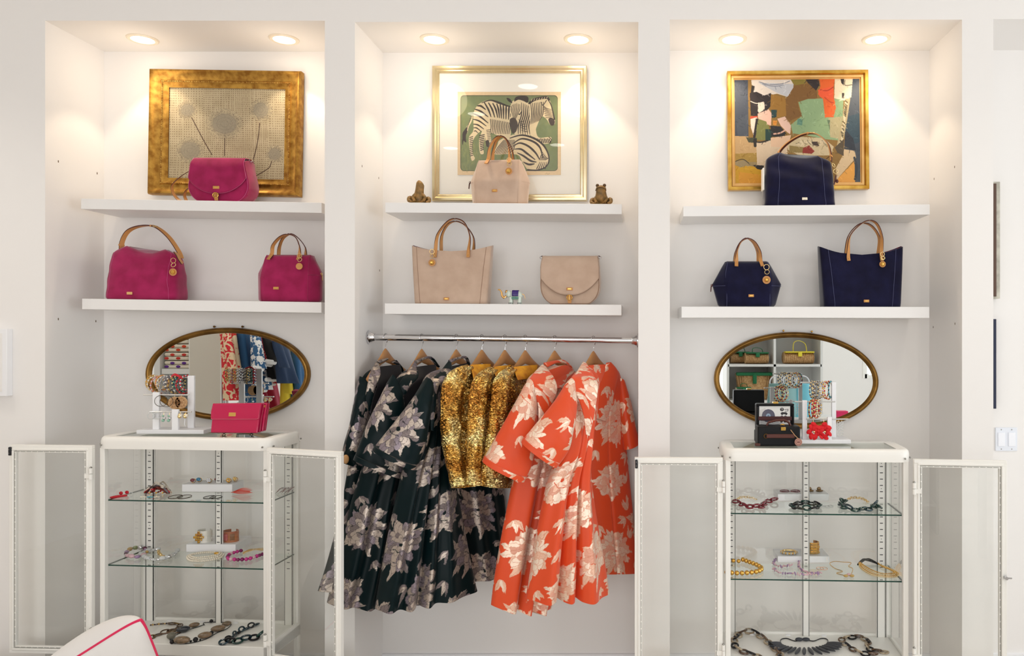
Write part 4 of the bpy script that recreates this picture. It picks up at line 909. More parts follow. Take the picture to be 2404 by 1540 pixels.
# ------------------------------------------------------------------ brocade pattern (peonies and pointed leaves), painted once as a repeating tile
def brocade(seed, base, light, mid, dark, blush, nx=560):
    rg = np.random.default_rng(seed); TW, TH = 0.46, 0.62
    cv = Canvas(0, 0, TW, TH, nx, base)
    def wrap(fn):
        for ox in (-TW, 0, TW):
            for oy in (-TH, 0, TH): fn(ox, oy)
    def leaf(x, y, a, L, w, c):
        n = 9; ts = np.linspace(0, 1, n); bend = 0.5 * (rg.random() - .5)
        cx_ = [x + L * t * math.cos(a + bend * t) for t in ts]; cy_ = [y + L * t * math.sin(a + bend * t) for t in ts]
        up = [(cx_[i] - w * math.sin(PI * ts[i] ** .7) * math.sin(a), cy_[i] + w * math.sin(PI * ts[i] ** .7) * math.cos(a)) for i in range(n)]
        dn = [(cx_[i] + w * math.sin(PI * ts[i] ** .8) * math.sin(a), cy_[i] - w * math.sin(PI * ts[i] ** .8) * math.cos(a)) for i in range(n)]
        def f(ox, oy):
            cv.poly([(p[0] + ox, p[1] + oy) for p in up + dn[::-1]], c); cv.line([(cx_[i] + ox, cy_[i] + oy) for i in range(n)], .0012, dark, .6)
            for q in (2, 4, 6): cv.line([(cx_[q] + ox, cy_[q] + oy), (up[q + 1][0] + ox, up[q + 1][1] + oy)], .0009, dark, .45)
        wrap(f)
    def flower(x, y, R, sq, ang):
        for k in range(13):
            a = ang + 2 * PI * k / 13 + rg.normal() * .25; q = .55 + .42 * rg.random() * (1.2 if math.cos(a - ang) > .2 else .5)
            leaf(x + R * .55 * math.cos(a), y + R * .55 * math.sin(a) * sq, a + rg.normal() * .25, R * q, R * .15, light if rg.random() < .6 else mid)
        for ring, (rr, pr, n) in enumerate(((.78, .27, 17), (.62, .27, 15), (.46, .25, 12), (.30, .21, 9), (.15, .15, 5))):
            for k in range(n):
                a = ang + 2 * PI * (k + ring * .5) / n + rg.normal() * .12; px, py = x + R * rr * math.cos(a), y + R * rr * math.sin(a) * sq; c = light if (k + ring) % 3 else mid
                if rg.random() < .2: c = blush
                al = 1.0; r1, r2 = R * pr * (.8 + .4 * rg.random()), R * pr * (.5 + .25 * rg.random())
                def f(ox, oy):
                    cv.ellipse(px + ox, py + oy, r1 * 1.07, r2 * 1.12, dark, .55, ang=a); cv.ellipse(px + ox, py + oy, r1, r2, c, 1, ang=a)
                    for s in (-.4, 0, .4):
                        cv.line([(px + ox - r1 * .5 * math.cos(a) - s * r2 * math.sin(a), py + oy - r1 * .5 * math.sin(a) + s * r2 * math.cos(a)), (px + ox + r1 * .72 * math.cos(a) - s * r2 * 1.5 * math.sin(a), py + oy + r1 * .72 * math.sin(a) + s * r2 * 1.5 * math.cos(a))], .0008, mid if c is light else dark, .55)
                wrap(f)
        def f(ox, oy):
            cv.ellipse(x + ox, y + oy, R * .11, R * .10, base); cv.curve([(x + ox - R * .3, y + oy + R * .25), (x + ox, y + oy + R * .36), (x + ox + R * .35, y + oy + R * .2)], .0026, base); cv.curve([(x + ox - R * .45, y + oy - R * .1), (x + ox - R * .25, y + oy - R * .3), (x + ox + R * .1, y + oy - R * .35)], .0018, dark)
        wrap(f)
    flower(.11, .12, .088, 1.05, .3); flower(.335, .26, .094, 1.0, 1.2); flower(.12, .43, .09, 1.1, 2.1); flower(.34, .545, .082, .95, .8)
    for x, y, a in ((.22, .06, -.9), (.24, .1, .4), (.02, .27, 1.2), (.2, .3, 2.2), (.22, .42, .5), (.44, .40, 1.6), (.03, .56, 2.0), (.23, .55, -1.0), (.44, .14, 2.0), (.24, .2, -2.2)):
        for q in range(3): leaf(x, y, a + .55 * (q - 1), .05 + .02 * rg.random(), .009, light if q % 2 else mid)
    # shaggy outline: bend the drawing with small waves that still repeat with the tile
    Y, X = np.meshgrid(np.arange(cv.ny) / cv.ny, np.arange(cv.nx) / cv.nx, indexing='ij'); w2 = 2 * PI
    dx = sum(A_ * np.sin(w2 * (p * X + q * Y) + h) for A_, p, q, h in ((.005, 3, 2, .3), (.0025, 7, -5, 1.2), (.0013, 17, 9, 2.0), (.0009, 31, -23, .7)))
    dy = sum(A_ * np.sin(w2 * (p * X + q * Y) + h) for A_, p, q, h in ((.005, 2, -3, 1.3), (.0025, 5, 8, .2), (.0013, -13, 15, 1.0), (.0009, 27, 29, 2.7)))
    ii = ((X + dx / TW) % 1 * cv.nx).astype(int) % cv.nx; jj = ((Y + dy / TH) % 1 * cv.ny).astype(int) % cv.ny
    cv.a = cv.a[jj, ii]; return cv
T_green = brocade(3, (2, 22, 25), (186, 172, 160), (126, 114, 112), (34, 32, 36), (140, 128, 134))
T_orange = brocade(8, (224, 76, 30), (248, 226, 206), (238, 194, 168), (204, 116, 84), (232, 170, 146))
def brocade_mat(name, rough, light_lo, sheen=0.3):
    m = bpy.data.materials.new(name); m.use_nodes = True; nt = m.node_tree; b = nt.nodes['Principled BSDF']; N = nt.nodes.new; L = nt.links.new
    a = N('ShaderNodeAttribute'); a.attribute_name = 'col'; L(a.outputs['Color'], b.inputs['Base Color'])
    # the woven flowers are a metallic thread: shinier than the ground
    bw = N('ShaderNodeRGBToBW'); L(a.outputs['Color'], bw.inputs[0])
    mr = N('ShaderNodeMapRange'); L(bw.outputs[0], mr.inputs[0]); mr.inputs[1].default_value = light_lo; mr.inputs[2].default_value = light_lo + .25; mr.inputs[3].default_value = 0; mr.inputs[4].default_value = .6; L(mr.outputs[0], b.inputs['Metallic'])
    b.inputs['Roughness'].default_value = rough; b.inputs['Sheen Weight'].default_value = sheen; b.inputs['Specular IOR Level'].default_value = .13 if light_lo < .1 else .35
    tc = N('ShaderNodeTexCoord'); n = N('ShaderNodeTexNoise'); n.inputs['Scale'].default_value = 700; L(tc.outputs['Object'], n.inputs[0]); bp = N('ShaderNodeBump'); bp.inputs['Strength'].default_value = .2; bp.inputs['Distance'].default_value = .001; L(n.outputs[0], bp.inputs['Height']); L(bp.outputs[0], b.inputs['Normal'])
    return m
M_green = brocade_mat('green_brocade', .36, .05, .04); M_orange = brocade_mat('orange_brocade', .46, .42, .15)
def seq_mat():
    m = bpy.data.materials.new('gold_sequins'); m.use_nodes = True; nt = m.node_tree; b = nt.nodes['Principled BSDF']; N = nt.nodes.new; L = nt.links.new
    tc = N('ShaderNodeTexCoord'); mp = N('ShaderNodeMapping'); L(tc.outputs['Object'], mp.inputs[0]); mp.inputs['Scale'].default_value = (1, 1, 1.7)
    v = N('ShaderNodeTexVoronoi'); v.inputs['Scale'].default_value = 170; L(mp.outputs[0], v.inputs['Vector'])
    nz = N('ShaderNodeTexNoise'); nz.inputs['Scale'].default_value = 11; nz.inputs['Detail'].default_value = 5; L(tc.outputs['Object'], nz.inputs[0])
    cr = N('ShaderNodeValToRGB'); L(nz.outputs[0], cr.inputs[0]); e = cr.color_ramp.elements; e[0].position = .38; e[0].color = lin((180, 124, 52)); e[1].position = .6; e[1].color = lin((250, 222, 150)); x = e.new(.47); x.color = lin((216, 166, 80))
    sp = N('ShaderNodeSeparateColor'); L(v.outputs['Color'], sp.inputs[0])
    mr = N('ShaderNodeMapRange'); L(sp.outputs[0], mr.inputs[0]); mr.inputs[3].default_value = .4; mr.inputs[4].default_value = 1.5
    mx = N('ShaderNodeVectorMath'); mx.operation = 'SCALE'; L(cr.outputs[0], mx.inputs[0]); L(mr.outputs[0], mx.inputs['Scale']); L(mx.outputs[0], b.inputs['Base Color'])
    geo = N('ShaderNodeNewGeometry'); s1 = N('ShaderNodeVectorMath'); s1.operation = 'SUBTRACT'; L(v.outputs['Color'], s1.inputs[0]); s1.inputs[1].default_value = (.5, .5, .5)
    s2 = N('ShaderNodeVectorMath'); s2.operation = 'SCALE'; s2.inputs['Scale'].default_value = 1.5; L(s1.outputs[0], s2.inputs[0]); ad = N('ShaderNodeVectorMath'); ad.operation = 'ADD'; L(geo.outputs['Normal'], ad.inputs[0]); L(s2.outputs[0], ad.inputs[1])
    nn = N('ShaderNodeVectorMath'); nn.operation = 'NORMALIZE'; L(ad.outputs[0], nn.inputs[0]); L(nn.outputs[0], b.inputs['Normal'])
    b.inputs['Metallic'].default_value = .85; b.inputs['Roughness'].default_value = .28
    return m
M_seq = seq_mat(); M_lining = mat('mustard_lining', (236, 168, 36), .6, col2=(190, 116, 16), nscale=20); M_dlin = mat('dark_lining', (20, 18, 22), .5)
M_plin = mat('tan_lining', (196, 150, 100), .6)
def cloth(name, rows, m, parent, tile=None, nu=260, nv=300, e=2.4, folds=None, uv=(0, 0), hem=0.0, flat=False, usc=1.0, closed=True, curve=True, seed=0, wob=0.0, cap=True):
    """cloth tube: rows (L px, L py, L y, R px, R py, R y, thickness); each row is a closed flattened loop"""
    r = np.array(rows, float)
    A = np.array([tuple(W(q[0], q[1], q[2])) for q in r]); B = np.array([tuple(W(q[3], q[4], q[5])) for q in r]); T = r[:, 6]
    d = np.r_[0, np.cumsum(np.linalg.norm((A + B)[1:] / 2 - (A + B)[:-1] / 2, axis=1))]; t0 = d / d[-1]
    if curve and len(rows) > 2:
        sm = lambda X: np.array(smooth(X, 24)); k = np.linspace(0, len(rows) - 1, 24 * (len(rows) - 1) + 1); A2, B2 = sm(A), sm(B); tt = np.interp(k, np.arange(len(rows)), t0); T2 = np.interp(k, np.arange(len(rows)), T)
    else: A2, B2, tt, T2 = A, B, t0, T
    v = np.linspace(0, 1, nv); Av = np.stack([np.interp(v, tt, A2[:, i]) for i in range(3)], 1); Bv = np.stack([np.interp(v, tt, B2[:, i]) for i in range(3)], 1); Tv = np.interp(v, tt, T2)
    th = 2 * PI * np.arange(nu) / nu; c, s = np.cos(th), np.sin(th)
    sc_ = np.sign(c) * np.abs(c) ** (2 / e); ss = np.sign(s) * np.abs(s) ** (2 / e)
    M_ = (Av + Bv) / 2; H = (Bv - Av) / 2; Hl = np.linalg.norm(H, axis=1, keepdims=True); Hn = H / Hl
    along = np.gradient(M_, axis=0); along /= np.linalg.norm(along, axis=1, keepdims=True) + 1e-9
    D = np.cross(Hn, along); D /= np.linalg.norm(D, axis=1, keepdims=True) + 1e-9
    D[D[:, 1] > 0] *= -1  # towards the room
    P = M_[:, None] + H[:, None] * sc_[None, :, None] + D[:, None] * (Tv[:, None] * ss[None])[..., None]
    V2, S2 = np.meshgrid(v, sc_, indexing='ij'); F2 = ss[None] * np.ones_like(V2)
    rg = np.random.default_rng(seed)
    if folds:
        off = np.zeros_like(V2)
        for (pos, width, amp, start, drift) in folds:   # a vertical pleat: pos -1..1 across, grows below start
            g = np.clip((V2 - start) / (1 - start + 1e-6), 0, 1) ** .8
            off += amp * g * np.exp(-((S2 - pos - drift * V2) / (width * (.5 + .5 * V2))) ** 2)
        P = P + D[:, None] * (off * np.where(F2 >= 0, 1, .6))[..., None]
        P[..., 2] -= hem * np.clip(V2 - .8, 0, 1) * 5 * off / .03 * .003
    if wob:
        w_ = (vnoise(nv, nu, 7, 9, rg) - .5) + .5 * (vnoise(nv, nu, 16, 18, rg) - .5); P = P + D[:, None] * (w_ * wob)[..., None]
    # texture coordinates in metres measured along the cloth
    du = np.linalg.norm(np.diff(P, axis=1, append=P[:, :1]), axis=2); U = np.cumsum(du, axis=1) * usc; U = U - U[:, nu * 3 // 4][:, None]
    dv = np.r_[0, np.cumsum(np.linalg.norm(np.diff(M_, axis=0), axis=1))]; Vv = dv[:, None] * np.ones((1, nu))
    col = None
    if tile is not None:
        TW, TH = tile.x1, tile.y1; col = srgb_lin(np.clip(tile.sample((U + uv[0]) % TW, (Vv + uv[1]) % TH), 0, 255))
    return grid_mesh(name, P, col, m, parent, closed=True, cap=cap)
# ------------------------------------------------------------------ clothes rail
yr = 3.50
a = W(862, 791.5, yr); b = W(1496, 799.5, yr); a.x = xs[1][1]; b.x = xs[2][0]
rail = thing('clothes_rail', 'chrome clothes rail spanning the middle niche under the lower shelf', 'clothes rail', ((a.x + b.x) / 2, yr, a.z))
dr = (b - a).normalized(); mid = a + (b - a) * .30
mb = MB(); mb.cyl(a, mid + dr * .02, .0155, n=24); mb.build('outer_tube', M_chrome, rail)
mb = MB(); mb.cyl(mid, b, .0135, n=24); mb.build('inner_tube', M_chrome, rail)
for p, s in ((a, 1), (b, -1)):
    mb = MB(); q = p + dr * s * .0008; mb.tube([q, q + dr * s * .004, q + dr * s * .006, q + dr * s * .018, q + dr * s * .03], [.033, .033, .026, .02, .018], 28); mb.build('flange', M_chrome, rail)
M_wood = mat('hanger_wood', (196, 142, 88), .42, col2=(176, 120, 70), nscale=12, coat=.3)
HANG = [(905, 'leftmost wooden hanger, carrying a green brocade coat'), (990, 'second wooden hanger from the left, carrying a green brocade coat'), (1071, 'third wooden hanger from the left, carrying the front green brocade coat'), (1131, 'wooden hanger under the leftmost gold sequin jacket'), (1185, 'wooden hanger under the middle gold sequin jacket'), (1233, 'wooden hanger under the rightmost gold sequin jacket'), (1302, 'second wooden hanger from the right, in an orange coat'), (1393, 'rightmost wooden hanger, in the front orange coat')]
HA = [76, 74, 70, 66, 64, 62, 60, 60]
def hanger(px, lab, i):
    y = yr; zr = a.z + (b.z - a.z) * ((px - CX) / F * y - a.x) / (b.x - a.x); x = (px - CX) / F * y
    t = thing('coat_hanger', lab, 'hanger', (x, y, zr), 'wooden coat hangers on the rail', (0, 0, math.radians(-HA[i] if False else HA[i])))
    mb = MB(); rr = .0185; pts = [(0, 0, -.066), (0, 0, -.05)] + [(rr * math.sin(q) , 0, -.0 - rr * math.cos(q) * 1.0) for q in np.linspace(.15, 1.3, 5)] + [(rr * math.sin(q), 0, -rr * math.cos(q)) for q in np.linspace(1.5, 4.2, 12)]
    pts = [(0, 0, -.068), (0, 0, -.045), (.004, 0, -.034), (.013, 0, -.022)] + [(rr * math.cos(q), 0, rr * math.sin(q)) for q in np.linspace(-.5, 3.3, 14)]
    mb.tube(pts, .0019, 8); mb.build('hook', M_chrome, t, world=False)
    mb = MB(); N_ = 20; R = []
    for k in range(-N_, N_ + 1):
        u = k / N_; X_ = .172 * u; zc = -.088 - .105 * abs(u) ** 1.1; hh = .022 - .006 * abs(u) + .016 * math.exp(-(u / .22) ** 2); dd = .0065 + .006 * abs(u) ** 2; yy = -.022 * u * u
        R.append([(X_, yy + dd * math.cos(q), zc + hh * math.sin(q) * (1 if math.sin(q) > 0 else .75)) for q in np.linspace(0, 2 * PI, 16, endpoint=False)])
    mb.rings(R); mb.build('wooden_bar', M_wood, t, world=False, ang=60)
for i, (px, lab) in enumerate(HANG): hanger(px, lab, i)
# ------------------------------------------------------------------ coats
def coat_root(name, label, px, group): return thing(name, label, 'coat' if 'coat' in name else 'jacket', ((px - CX) / F * 3.5, 3.45, zf(1400, 3.45)), group)
FG = 'dark green brocade coats at the left of the rail'; FO = 'orange brocade coats at the right of the rail'; FS = 'gold sequin jackets in the middle of the rail'
# coat A (farthest left)
r_ = coat_root('brocade_coat', 'dark green floral brocade coat farthest left, hanging partly behind the cabinet door', 905, FG)
cloth('body', [(872, 868, 3.42, 932, 866, 3.52, .018), (853, 888, 3.37, 948, 885, 3.58, .04), (846, 940, 3.32, 952, 950, 3.60, .05), (828, 1050, 3.27, 958, 1060, 3.60, .05), (806, 1180, 3.22, 968, 1190, 3.60, .05), (776, 1300, 3.17, 975, 1300, 3.58, .05), (748, 1388, 3.13, 985, 1392, 3.57, .05)], M_green, r_, T_green, nu=380, nv=360, folds=[(-.7, .14, .03, .4, 0), (-.3, .12, .035, .4, 0), (.1, .1, .03, .4, 0)], uv=(.05, .1), hem=1)
cloth('sleeve', [(842, 884, 3.33, 872, 900, 3.36, .02), (834, 930, 3.30, 870, 935, 3.34, .03), (820, 1000, 3.27, 858, 1010, 3.31, .035), (797, 1083, 3.25, 836, 1096, 3.29, .036)], M_green, r_, T_green, nu=200, nv=180, uv=(.3, .2), wob=.008)
cloth('lapel', [(884, 850, 3.40, 890, 856, 3.40, .004), (870, 872, 3.335, 893, 880, 3.345, .006), (862, 905, 3.30, 880, 915, 3.31, .007), (852, 960, 3.30, 868, 965, 3.31, .006)], M_green, r_, T_green, nu=90, nv=140, uv=(.12, .03))
cloth('collar', [(884, 848, 3.41, 893, 852, 3.40, .006), (900, 845, 3.46, 912, 842, 3.47, .006)], M_green, r_, T_green, nu=60, nv=60, uv=(.2, .1), curve=False)
cloth('back_collar', [(918, 850, 3.52, 932, 846, 3.53, .006), (940, 862, 3.56, 946, 864, 3.57, .006), (942, 880, 3.58, 950, 884, 3.59, .006)], M_green, r_, T_green, nu=60, nv=80, uv=(.05, .3))
cloth('neck_lining', [(884, 862, 3.37, 940, 856, 3.5, .004), (886, 900, 3.33, 942, 890, 3.45, .004), (872, 950, 3.31, 926, 950, 3.42, .004), (868, 1020, 3.31, 905, 1030, 3.38, .004)], M_dlin, r_, nu=40, nv=40)
mb = MB(); mb.ell(W(812, 1078, 3.225), (.014, .012, .02), 12, 8); mb.build('sleeve_lining', M_plin, r_)
# coat B
r_ = coat_root('brocade_coat', 'dark green brocade coat second from the left, sleeve tucked under the next coat', 990, FG)
cloth('body', [(962, 866, 3.40, 1012, 864, 3.5, .018), (936, 888, 3.33, 1026, 886, 3.56, .04), (900, 960, 3.27, 1030, 960, 3.56, .05), (862, 1070, 3.23, 1020, 1070, 3.52, .055), (826, 1180, 3.19, 1012, 1190, 3.47, .06), (800, 1290, 3.17, 1008, 1300, 3.45, .06), (767, 1413, 3.15, 1005, 1416, 3.42, .055)], M_green, r_, T_green, nu=460, nv=440, folds=[(-.78, .17, .05, .2, 0), (-.36, .17, .06, .2, 0), (.02, .15, .05, .2, 0), (.4, .15, .05, .2, 0)], uv=(.0, .33), hem=1.5)
cloth('sleeve', [(920, 880, 3.24, 946, 930, 3.27, .02), (896, 925, 3.20, 952, 985, 3.24, .04), (862, 995, 3.17, 954, 1055, 3.22, .05), (830, 1078, 3.145, 945, 1122, 3.20, .055)], M_green, r_, T_green, nu=260, nv=220, uv=(.22, .28), e=2.2, wob=.006)
cloth('cuff_trim', [(833, 1068, 3.135, 946, 1112, 3.19, .06), (829, 1079, 3.13, 944, 1124, 3.19, .062)], M_green, r_, T_green, nu=200, nv=20, uv=(.09, .1), e=2.2, curve=False)
cloth('lapel', [(972, 850, 3.38, 978, 856, 3.38, .004), (956, 874, 3.30, 982, 884, 3.31, .006), (938, 900, 3.25, 962, 908, 3.26, .007), (928, 940, 3.235, 942, 948, 3.245, .006)], M_green, r_, T_green, nu=90, nv=140, uv=(.32, .5))
cloth('collar', [(972, 848, 3.39, 980, 853, 3.38, .006), (990, 843, 3.44, 998, 841, 3.45, .006), (1004, 838, 3.48, 1018, 842, 3.5, .006), (1020, 852, 3.53, 1032, 862, 3.55, .007)], M_green, r_, T_green, nu=80, nv=120, uv=(.1, .4))
cloth('neck_lining', [(976, 862, 3.35, 1024, 856, 3.46, .004), (972, 895, 3.28, 1022, 885, 3.4, .004), (945, 930, 3.24, 1000, 930, 3.33, .004), (934, 965, 3.24, 985, 965, 3.29, .004)], M_dlin, r_, nu=40, nv=40)
# coat C (front)
r_ = coat_root('brocade_coat', 'front dark green brocade coat with its wide sleeve and flared skirt in full view', 1071, FG)
cloth('back_panel', [(1030, 900, 3.48, 1060, 900, 3.60, .012), (1045, 1000, 3.46, 1130, 1000, 3.63, .02), (1060, 1120, 3.46, 1175, 1120, 3.635, .025), (1075, 1250, 3.46, 1190, 1240, 3.635, .03), (1090, 1366, 3.46, 1200, 1352, 3.635, .03)], M_green, r_, T_green, nu=260, nv=300, folds=[(-.2, .2, .02, .2, 0), (.4, .2, .02, .2, 0)], uv=(.13, .25))
cloth('body', [(1044, 866, 3.40, 1090, 862, 3.5, .016), (1004, 886, 3.27, 1060, 900, 3.5, .035), (992, 940, 3.21, 1036, 940, 3.46, .045), (975, 1020, 3.17, 1040, 1020, 3.42, .05), (945, 1120, 3.13, 1062, 1120, 3.38, .055), (915, 1240, 3.11, 1090, 1250, 3.34, .06), (893, 1350, 3.10, 1110, 1345, 3.32, .06), (880, 1427, 3.10, 1120, 1386, 3.31, .055)], M_green, r_, T_green, nu=520, nv=480, folds=[(-.78, .15, .05, .15, 0), (-.42, .13, .055, .2, 0), (-.08, .12, .05, .25, 0), (.36, .22, .035, .3, 0), (-.25, .04, -.02, .25, 0)], uv=(.2, .05), hem=1.6)
cloth('sleeve', [(1004, 884, 3.17, 1012, 920, 3.19, .022), (976, 925, 3.12, 1008, 980, 3.14, .042), (930, 985, 3.08, 998, 1050, 3.10, .05), (876, 1052, 3.05, 979, 1100, 3.08, .055)], M_green, r_, T_green, nu=300, nv=260, uv=(.28, .19), e=2.2, wob=.004)
cloth('cuff_trim', [(880, 1044, 3.04, 982, 1092, 3.07, .058), (875, 1054, 3.04, 978, 1102, 3.07, .06)], M_green, r_, T_green, nu=200, nv=20, uv=(.09, .1), e=2.2, curve=False)
cloth('lapel', [(1052, 848, 3.36, 1060, 854, 3.36, .004), (1030, 876, 3.25, 1060, 886, 3.26, .006), (1006, 900, 3.17, 1030, 906, 3.19, .007), (1008, 960, 3.14, 1022, 965, 3.15, .005), (1012, 1010, 3.12, 1018, 1012, 3.13, .002)], M_green, r_, T_green, nu=90, nv=200, uv=(.02, .07))
cloth('collar', [(1052, 846, 3.38, 1060, 851, 3.37, .006), (1072, 842, 3.43, 1080, 840, 3.44, .006), (1088, 838, 3.48, 1098, 840, 3.5, .006), (1096, 850, 3.53, 1104, 856, 3.54, .007)], M_green, r_, T_green, nu=80, nv=120, uv=(.3, .2))
cloth('neck_lining', [(1058, 860, 3.34, 1100, 852, 3.46, .004), (1050, 890, 3.27, 1080, 886, 3.40, .004)], M_dlin, r_, nu=40, nv=40)
# gold sequin jackets
def jacket(lab, hx, body, sleeve, seed, lin_):
    r_ = coat_root('sequin_jacket', lab, hx, FS)
    cloth('body', body, M_seq, r_, nu=120, nv=140, wob=.016, seed=seed, e=2.2)
    for s_ in sleeve: cloth('sleeve', s_, M_seq, r_, nu=90, nv=110, wob=.016, seed=seed + 3, e=2.1)
    cloth('lining', lin_, M_lining, r_, nu=40, nv=30)
jacket('leftmost gold sequin jacket, widest in view beside the green coats', 1131, [(1100, 858, 3.32, 1112, 862, 3.36, .012), (1078, 890, 3.24, 1128, 900, 3.38, .035), (1072, 960, 3.20, 1134, 980, 3.36, .045), (1066, 1060, 3.17, 1130, 1070, 3.33, .05), (1070, 1146, 3.15, 1124, 1138, 3.30, .05)], [[(1094, 856, 3.28, 1112, 870, 3.3, .012), (1046, 884, 3.18, 1096, 896, 3.22, .03), (1034, 950, 3.13, 1084, 955, 3.18, .035), (1042, 1050, 3.10, 1080, 1052, 3.15, .035), (1066, 1144, 3.08, 1092, 1140, 3.13, .03)]], 1, [(1104, 857, 3.30, 1152, 855, 3.44, .004), (1108, 872, 3.26, 1150, 872, 3.42, .006), (1112, 890, 3.21, 1140, 888, 3.36, .006)])
jacket('middle gold sequin jacket of the three on the rail', 1185, [(1150, 862, 3.34, 1164, 866, 3.4, .012), (1124, 892, 3.22, 1172, 900, 3.38, .035), (1112, 960, 3.18, 1176, 980, 3.35, .04), (1104, 1060, 3.15, 1166, 1070, 3.30, .045), (1104, 1138, 3.14, 1150, 1138, 3.28, .04)], [[(1146, 864, 3.27, 1166, 874, 3.30, .012), (1112, 890, 3.15, 1150, 900, 3.19, .028), (1100, 960, 3.10, 1140, 968, 3.15, .03), (1098, 1060, 3.08, 1134, 1062, 3.12, .03), (1100, 1138, 3.06, 1126, 1137, 3.11, .026)]], 5, [(1160, 861, 3.30, 1200, 857, 3.44, .004), (1162, 876, 3.26, 1196, 875, 3.42, .006), (1166, 890, 3.22, 1184, 888, 3.36, .006)])
jacket('rightmost gold sequin jacket, tucked behind the orange coat sleeve', 1233, [(1196, 860, 3.34, 1222, 866, 3.42, .012), (1176, 892, 3.24, 1236, 890, 3.44, .035), (1166, 960, 3.22, 1240, 960, 3.44, .04), (1150, 1060, 3.19, 1220, 1070, 3.36, .045), (1136, 1142, 3.16, 1190, 1142, 3.30, .045)], [[(1190, 862, 3.28, 1212, 872, 3.31, .012), (1160, 890, 3.17, 1196, 898, 3.20, .028), (1152, 950, 3.12, 1188, 960, 3.16, .03), (1142, 1040, 3.09, 1176, 1050, 3.13, .03), (1132, 1116, 3.07, 1166, 1122, 3.11, .028)]], 9, [(1206, 862, 3.32, 1262, 857, 3.46, .004), (1210, 878, 3.27, 1258, 875, 3.43, .006), (1216, 892, 3.25, 1240, 889, 3.37, .006)])
# orange coat 1
r_ = coat_root('brocade_coat', 'orange brocade coat behind the front one, its sleeve over the gold jackets', 1302, FO)
cloth('body', [(1276, 862, 3.38, 1335, 858, 3.52, .016), (1240, 892, 3.24, 1352, 890, 3.58, .035), (1238, 960, 3.20, 1360, 960, 3.58, .045), (1225, 1060, 3.16, 1355, 1060, 3.52, .05), (1203, 1150, 3.13, 1350, 1150, 3.46, .055), (1180, 1260, 3.11, 1330, 1260, 3.42, .055), (1164, 1350, 3.10, 1310, 1350, 3.40, .055), (1154, 1420, 3.10, 1290, 1426, 3.38, .05)], M_orange, r_, T_orange, nu=440, nv=460, folds=[(-.72, .2, .05, .15, 0), (-.25, .17, .055, .2, 0), (.3, .16, .05, .25, 0), (-.48, .05, -.03, .2, 0)], uv=(.26, .06), hem=1.5)
cloth('sleeve', [(1243, 890, 3.13, 1252, 960, 3.15, .024), (1210, 945, 3.09, 1258, 1020, 3.11, .044), (1170, 1015, 3.06, 1250, 1085, 3.08, .05), (1133, 1080, 3.04, 1232, 1129, 3.06, .054)], M_orange, r_, T_orange, nu=280, nv=240, uv=(.25, .38), e=2.2, wob=.004)
cloth('cuff_trim', [(1137, 1070, 3.03, 1236, 1119, 3.05, .057), (1132, 1081, 3.03, 1231, 1131, 3.05, .059)], M_orange, r_, T_orange, nu=200, nv=20, uv=(.09, .12), e=2.2, curve=False)
cloth('lapel', [(1272, 856, 3.33, 1282, 864, 3.33, .005), (1250, 880, 3.21, 1300, 886, 3.23, .008), (1242, 902, 3.13, 1308, 916, 3.18, .008), (1262, 950, 3.13, 1292, 956, 3.16, .007), (1262, 1010, 3.12, 1270, 1014, 3.12, .003)], M_orange, r_, T_orange, nu=130, nv=200, uv=(.33, .2))
cloth('collar', [(1276, 852, 3.36, 1286, 862, 3.35, .006), (1300, 848, 3.43, 1312, 850, 3.44, .006), (1322, 846, 3.50, 1338, 858, 3.51, .006), (1330, 868, 3.54, 1350, 880, 3.56, .008), (1322, 894, 3.5, 1340, 900, 3.52, .008)], M_orange, r_, T_orange, nu=80, nv=140, uv=(.02, .3))
cloth('neck_lining', [(1290, 862, 3.40, 1330, 860, 3.5, .004), (1296, 895, 3.34, 1330, 890, 3.44, .004), (1300, 912, 3.28, 1320, 912, 3.36, .004)], M_orange, r_, T_orange, nu=60, nv=60, uv=(.1, .4))
# orange coat 2 (front)
r_ = coat_root('brocade_coat', 'front orange brocade coat at the right end of the rail', 1393, FO)
cloth('back_half', [(1415, 862, 3.50, 1440, 862, 3.58, .010), (1408, 900, 3.47, 1456, 888, 3.62, .02), (1382, 1000, 3.45, 1466, 1000, 3.63, .025), (1378, 1120, 3.44, 1476, 1120, 3.635, .028), (1385, 1240, 3.44, 1488, 1240, 3.635, .03), (1396, 1347, 3.44, 1496, 1345, 3.635, .03)], M_orange, r_, T_orange, nu=300, nv=400, uv=(.17, .0), folds=[(-.1, .05, -.012, 0, 0)])
cloth('right_sleeve', [(1452, 888, 3.60, 1462, 900, 3.63, .02), (1458, 950, 3.58, 1476, 950, 3.64, .03), (1464, 1000, 3.57, 1486, 1000, 3.64, .032), (1472, 1056, 3.56, 1494, 1040, 3.64, .034)], M_orange, r_, T_orange, nu=160, nv=160, uv=(.3, .3))
cloth('body', [(1366, 862, 3.36, 1398, 872, 3.42, .014), (1341, 890, 3.22, 1404, 900, 3.38, .03), (1337, 960, 3.16, 1394, 980, 3.33, .04), (1326, 1050, 3.12, 1380, 1050, 3.28, .045), (1290, 1130, 3.08, 1384, 1130, 3.25, .05), (1264, 1240, 3.06, 1402, 1240, 3.23, .055), (1246, 1340, 3.05, 1420, 1330, 3.22, .055), (1235, 1404, 3.05, 1429, 1392, 3.22, .05)], M_orange, r_, T_orange, nu=460, nv=480, folds=[(-.62, .2, .045, .2, 0), (-.12, .14, .04, .2, 0), (.38, .26, .055, .2, 0), (.08, .05, -.04, .2, 0), (-.34, .05, -.03, .2, 0)], uv=(.32, .2), hem=1.5)
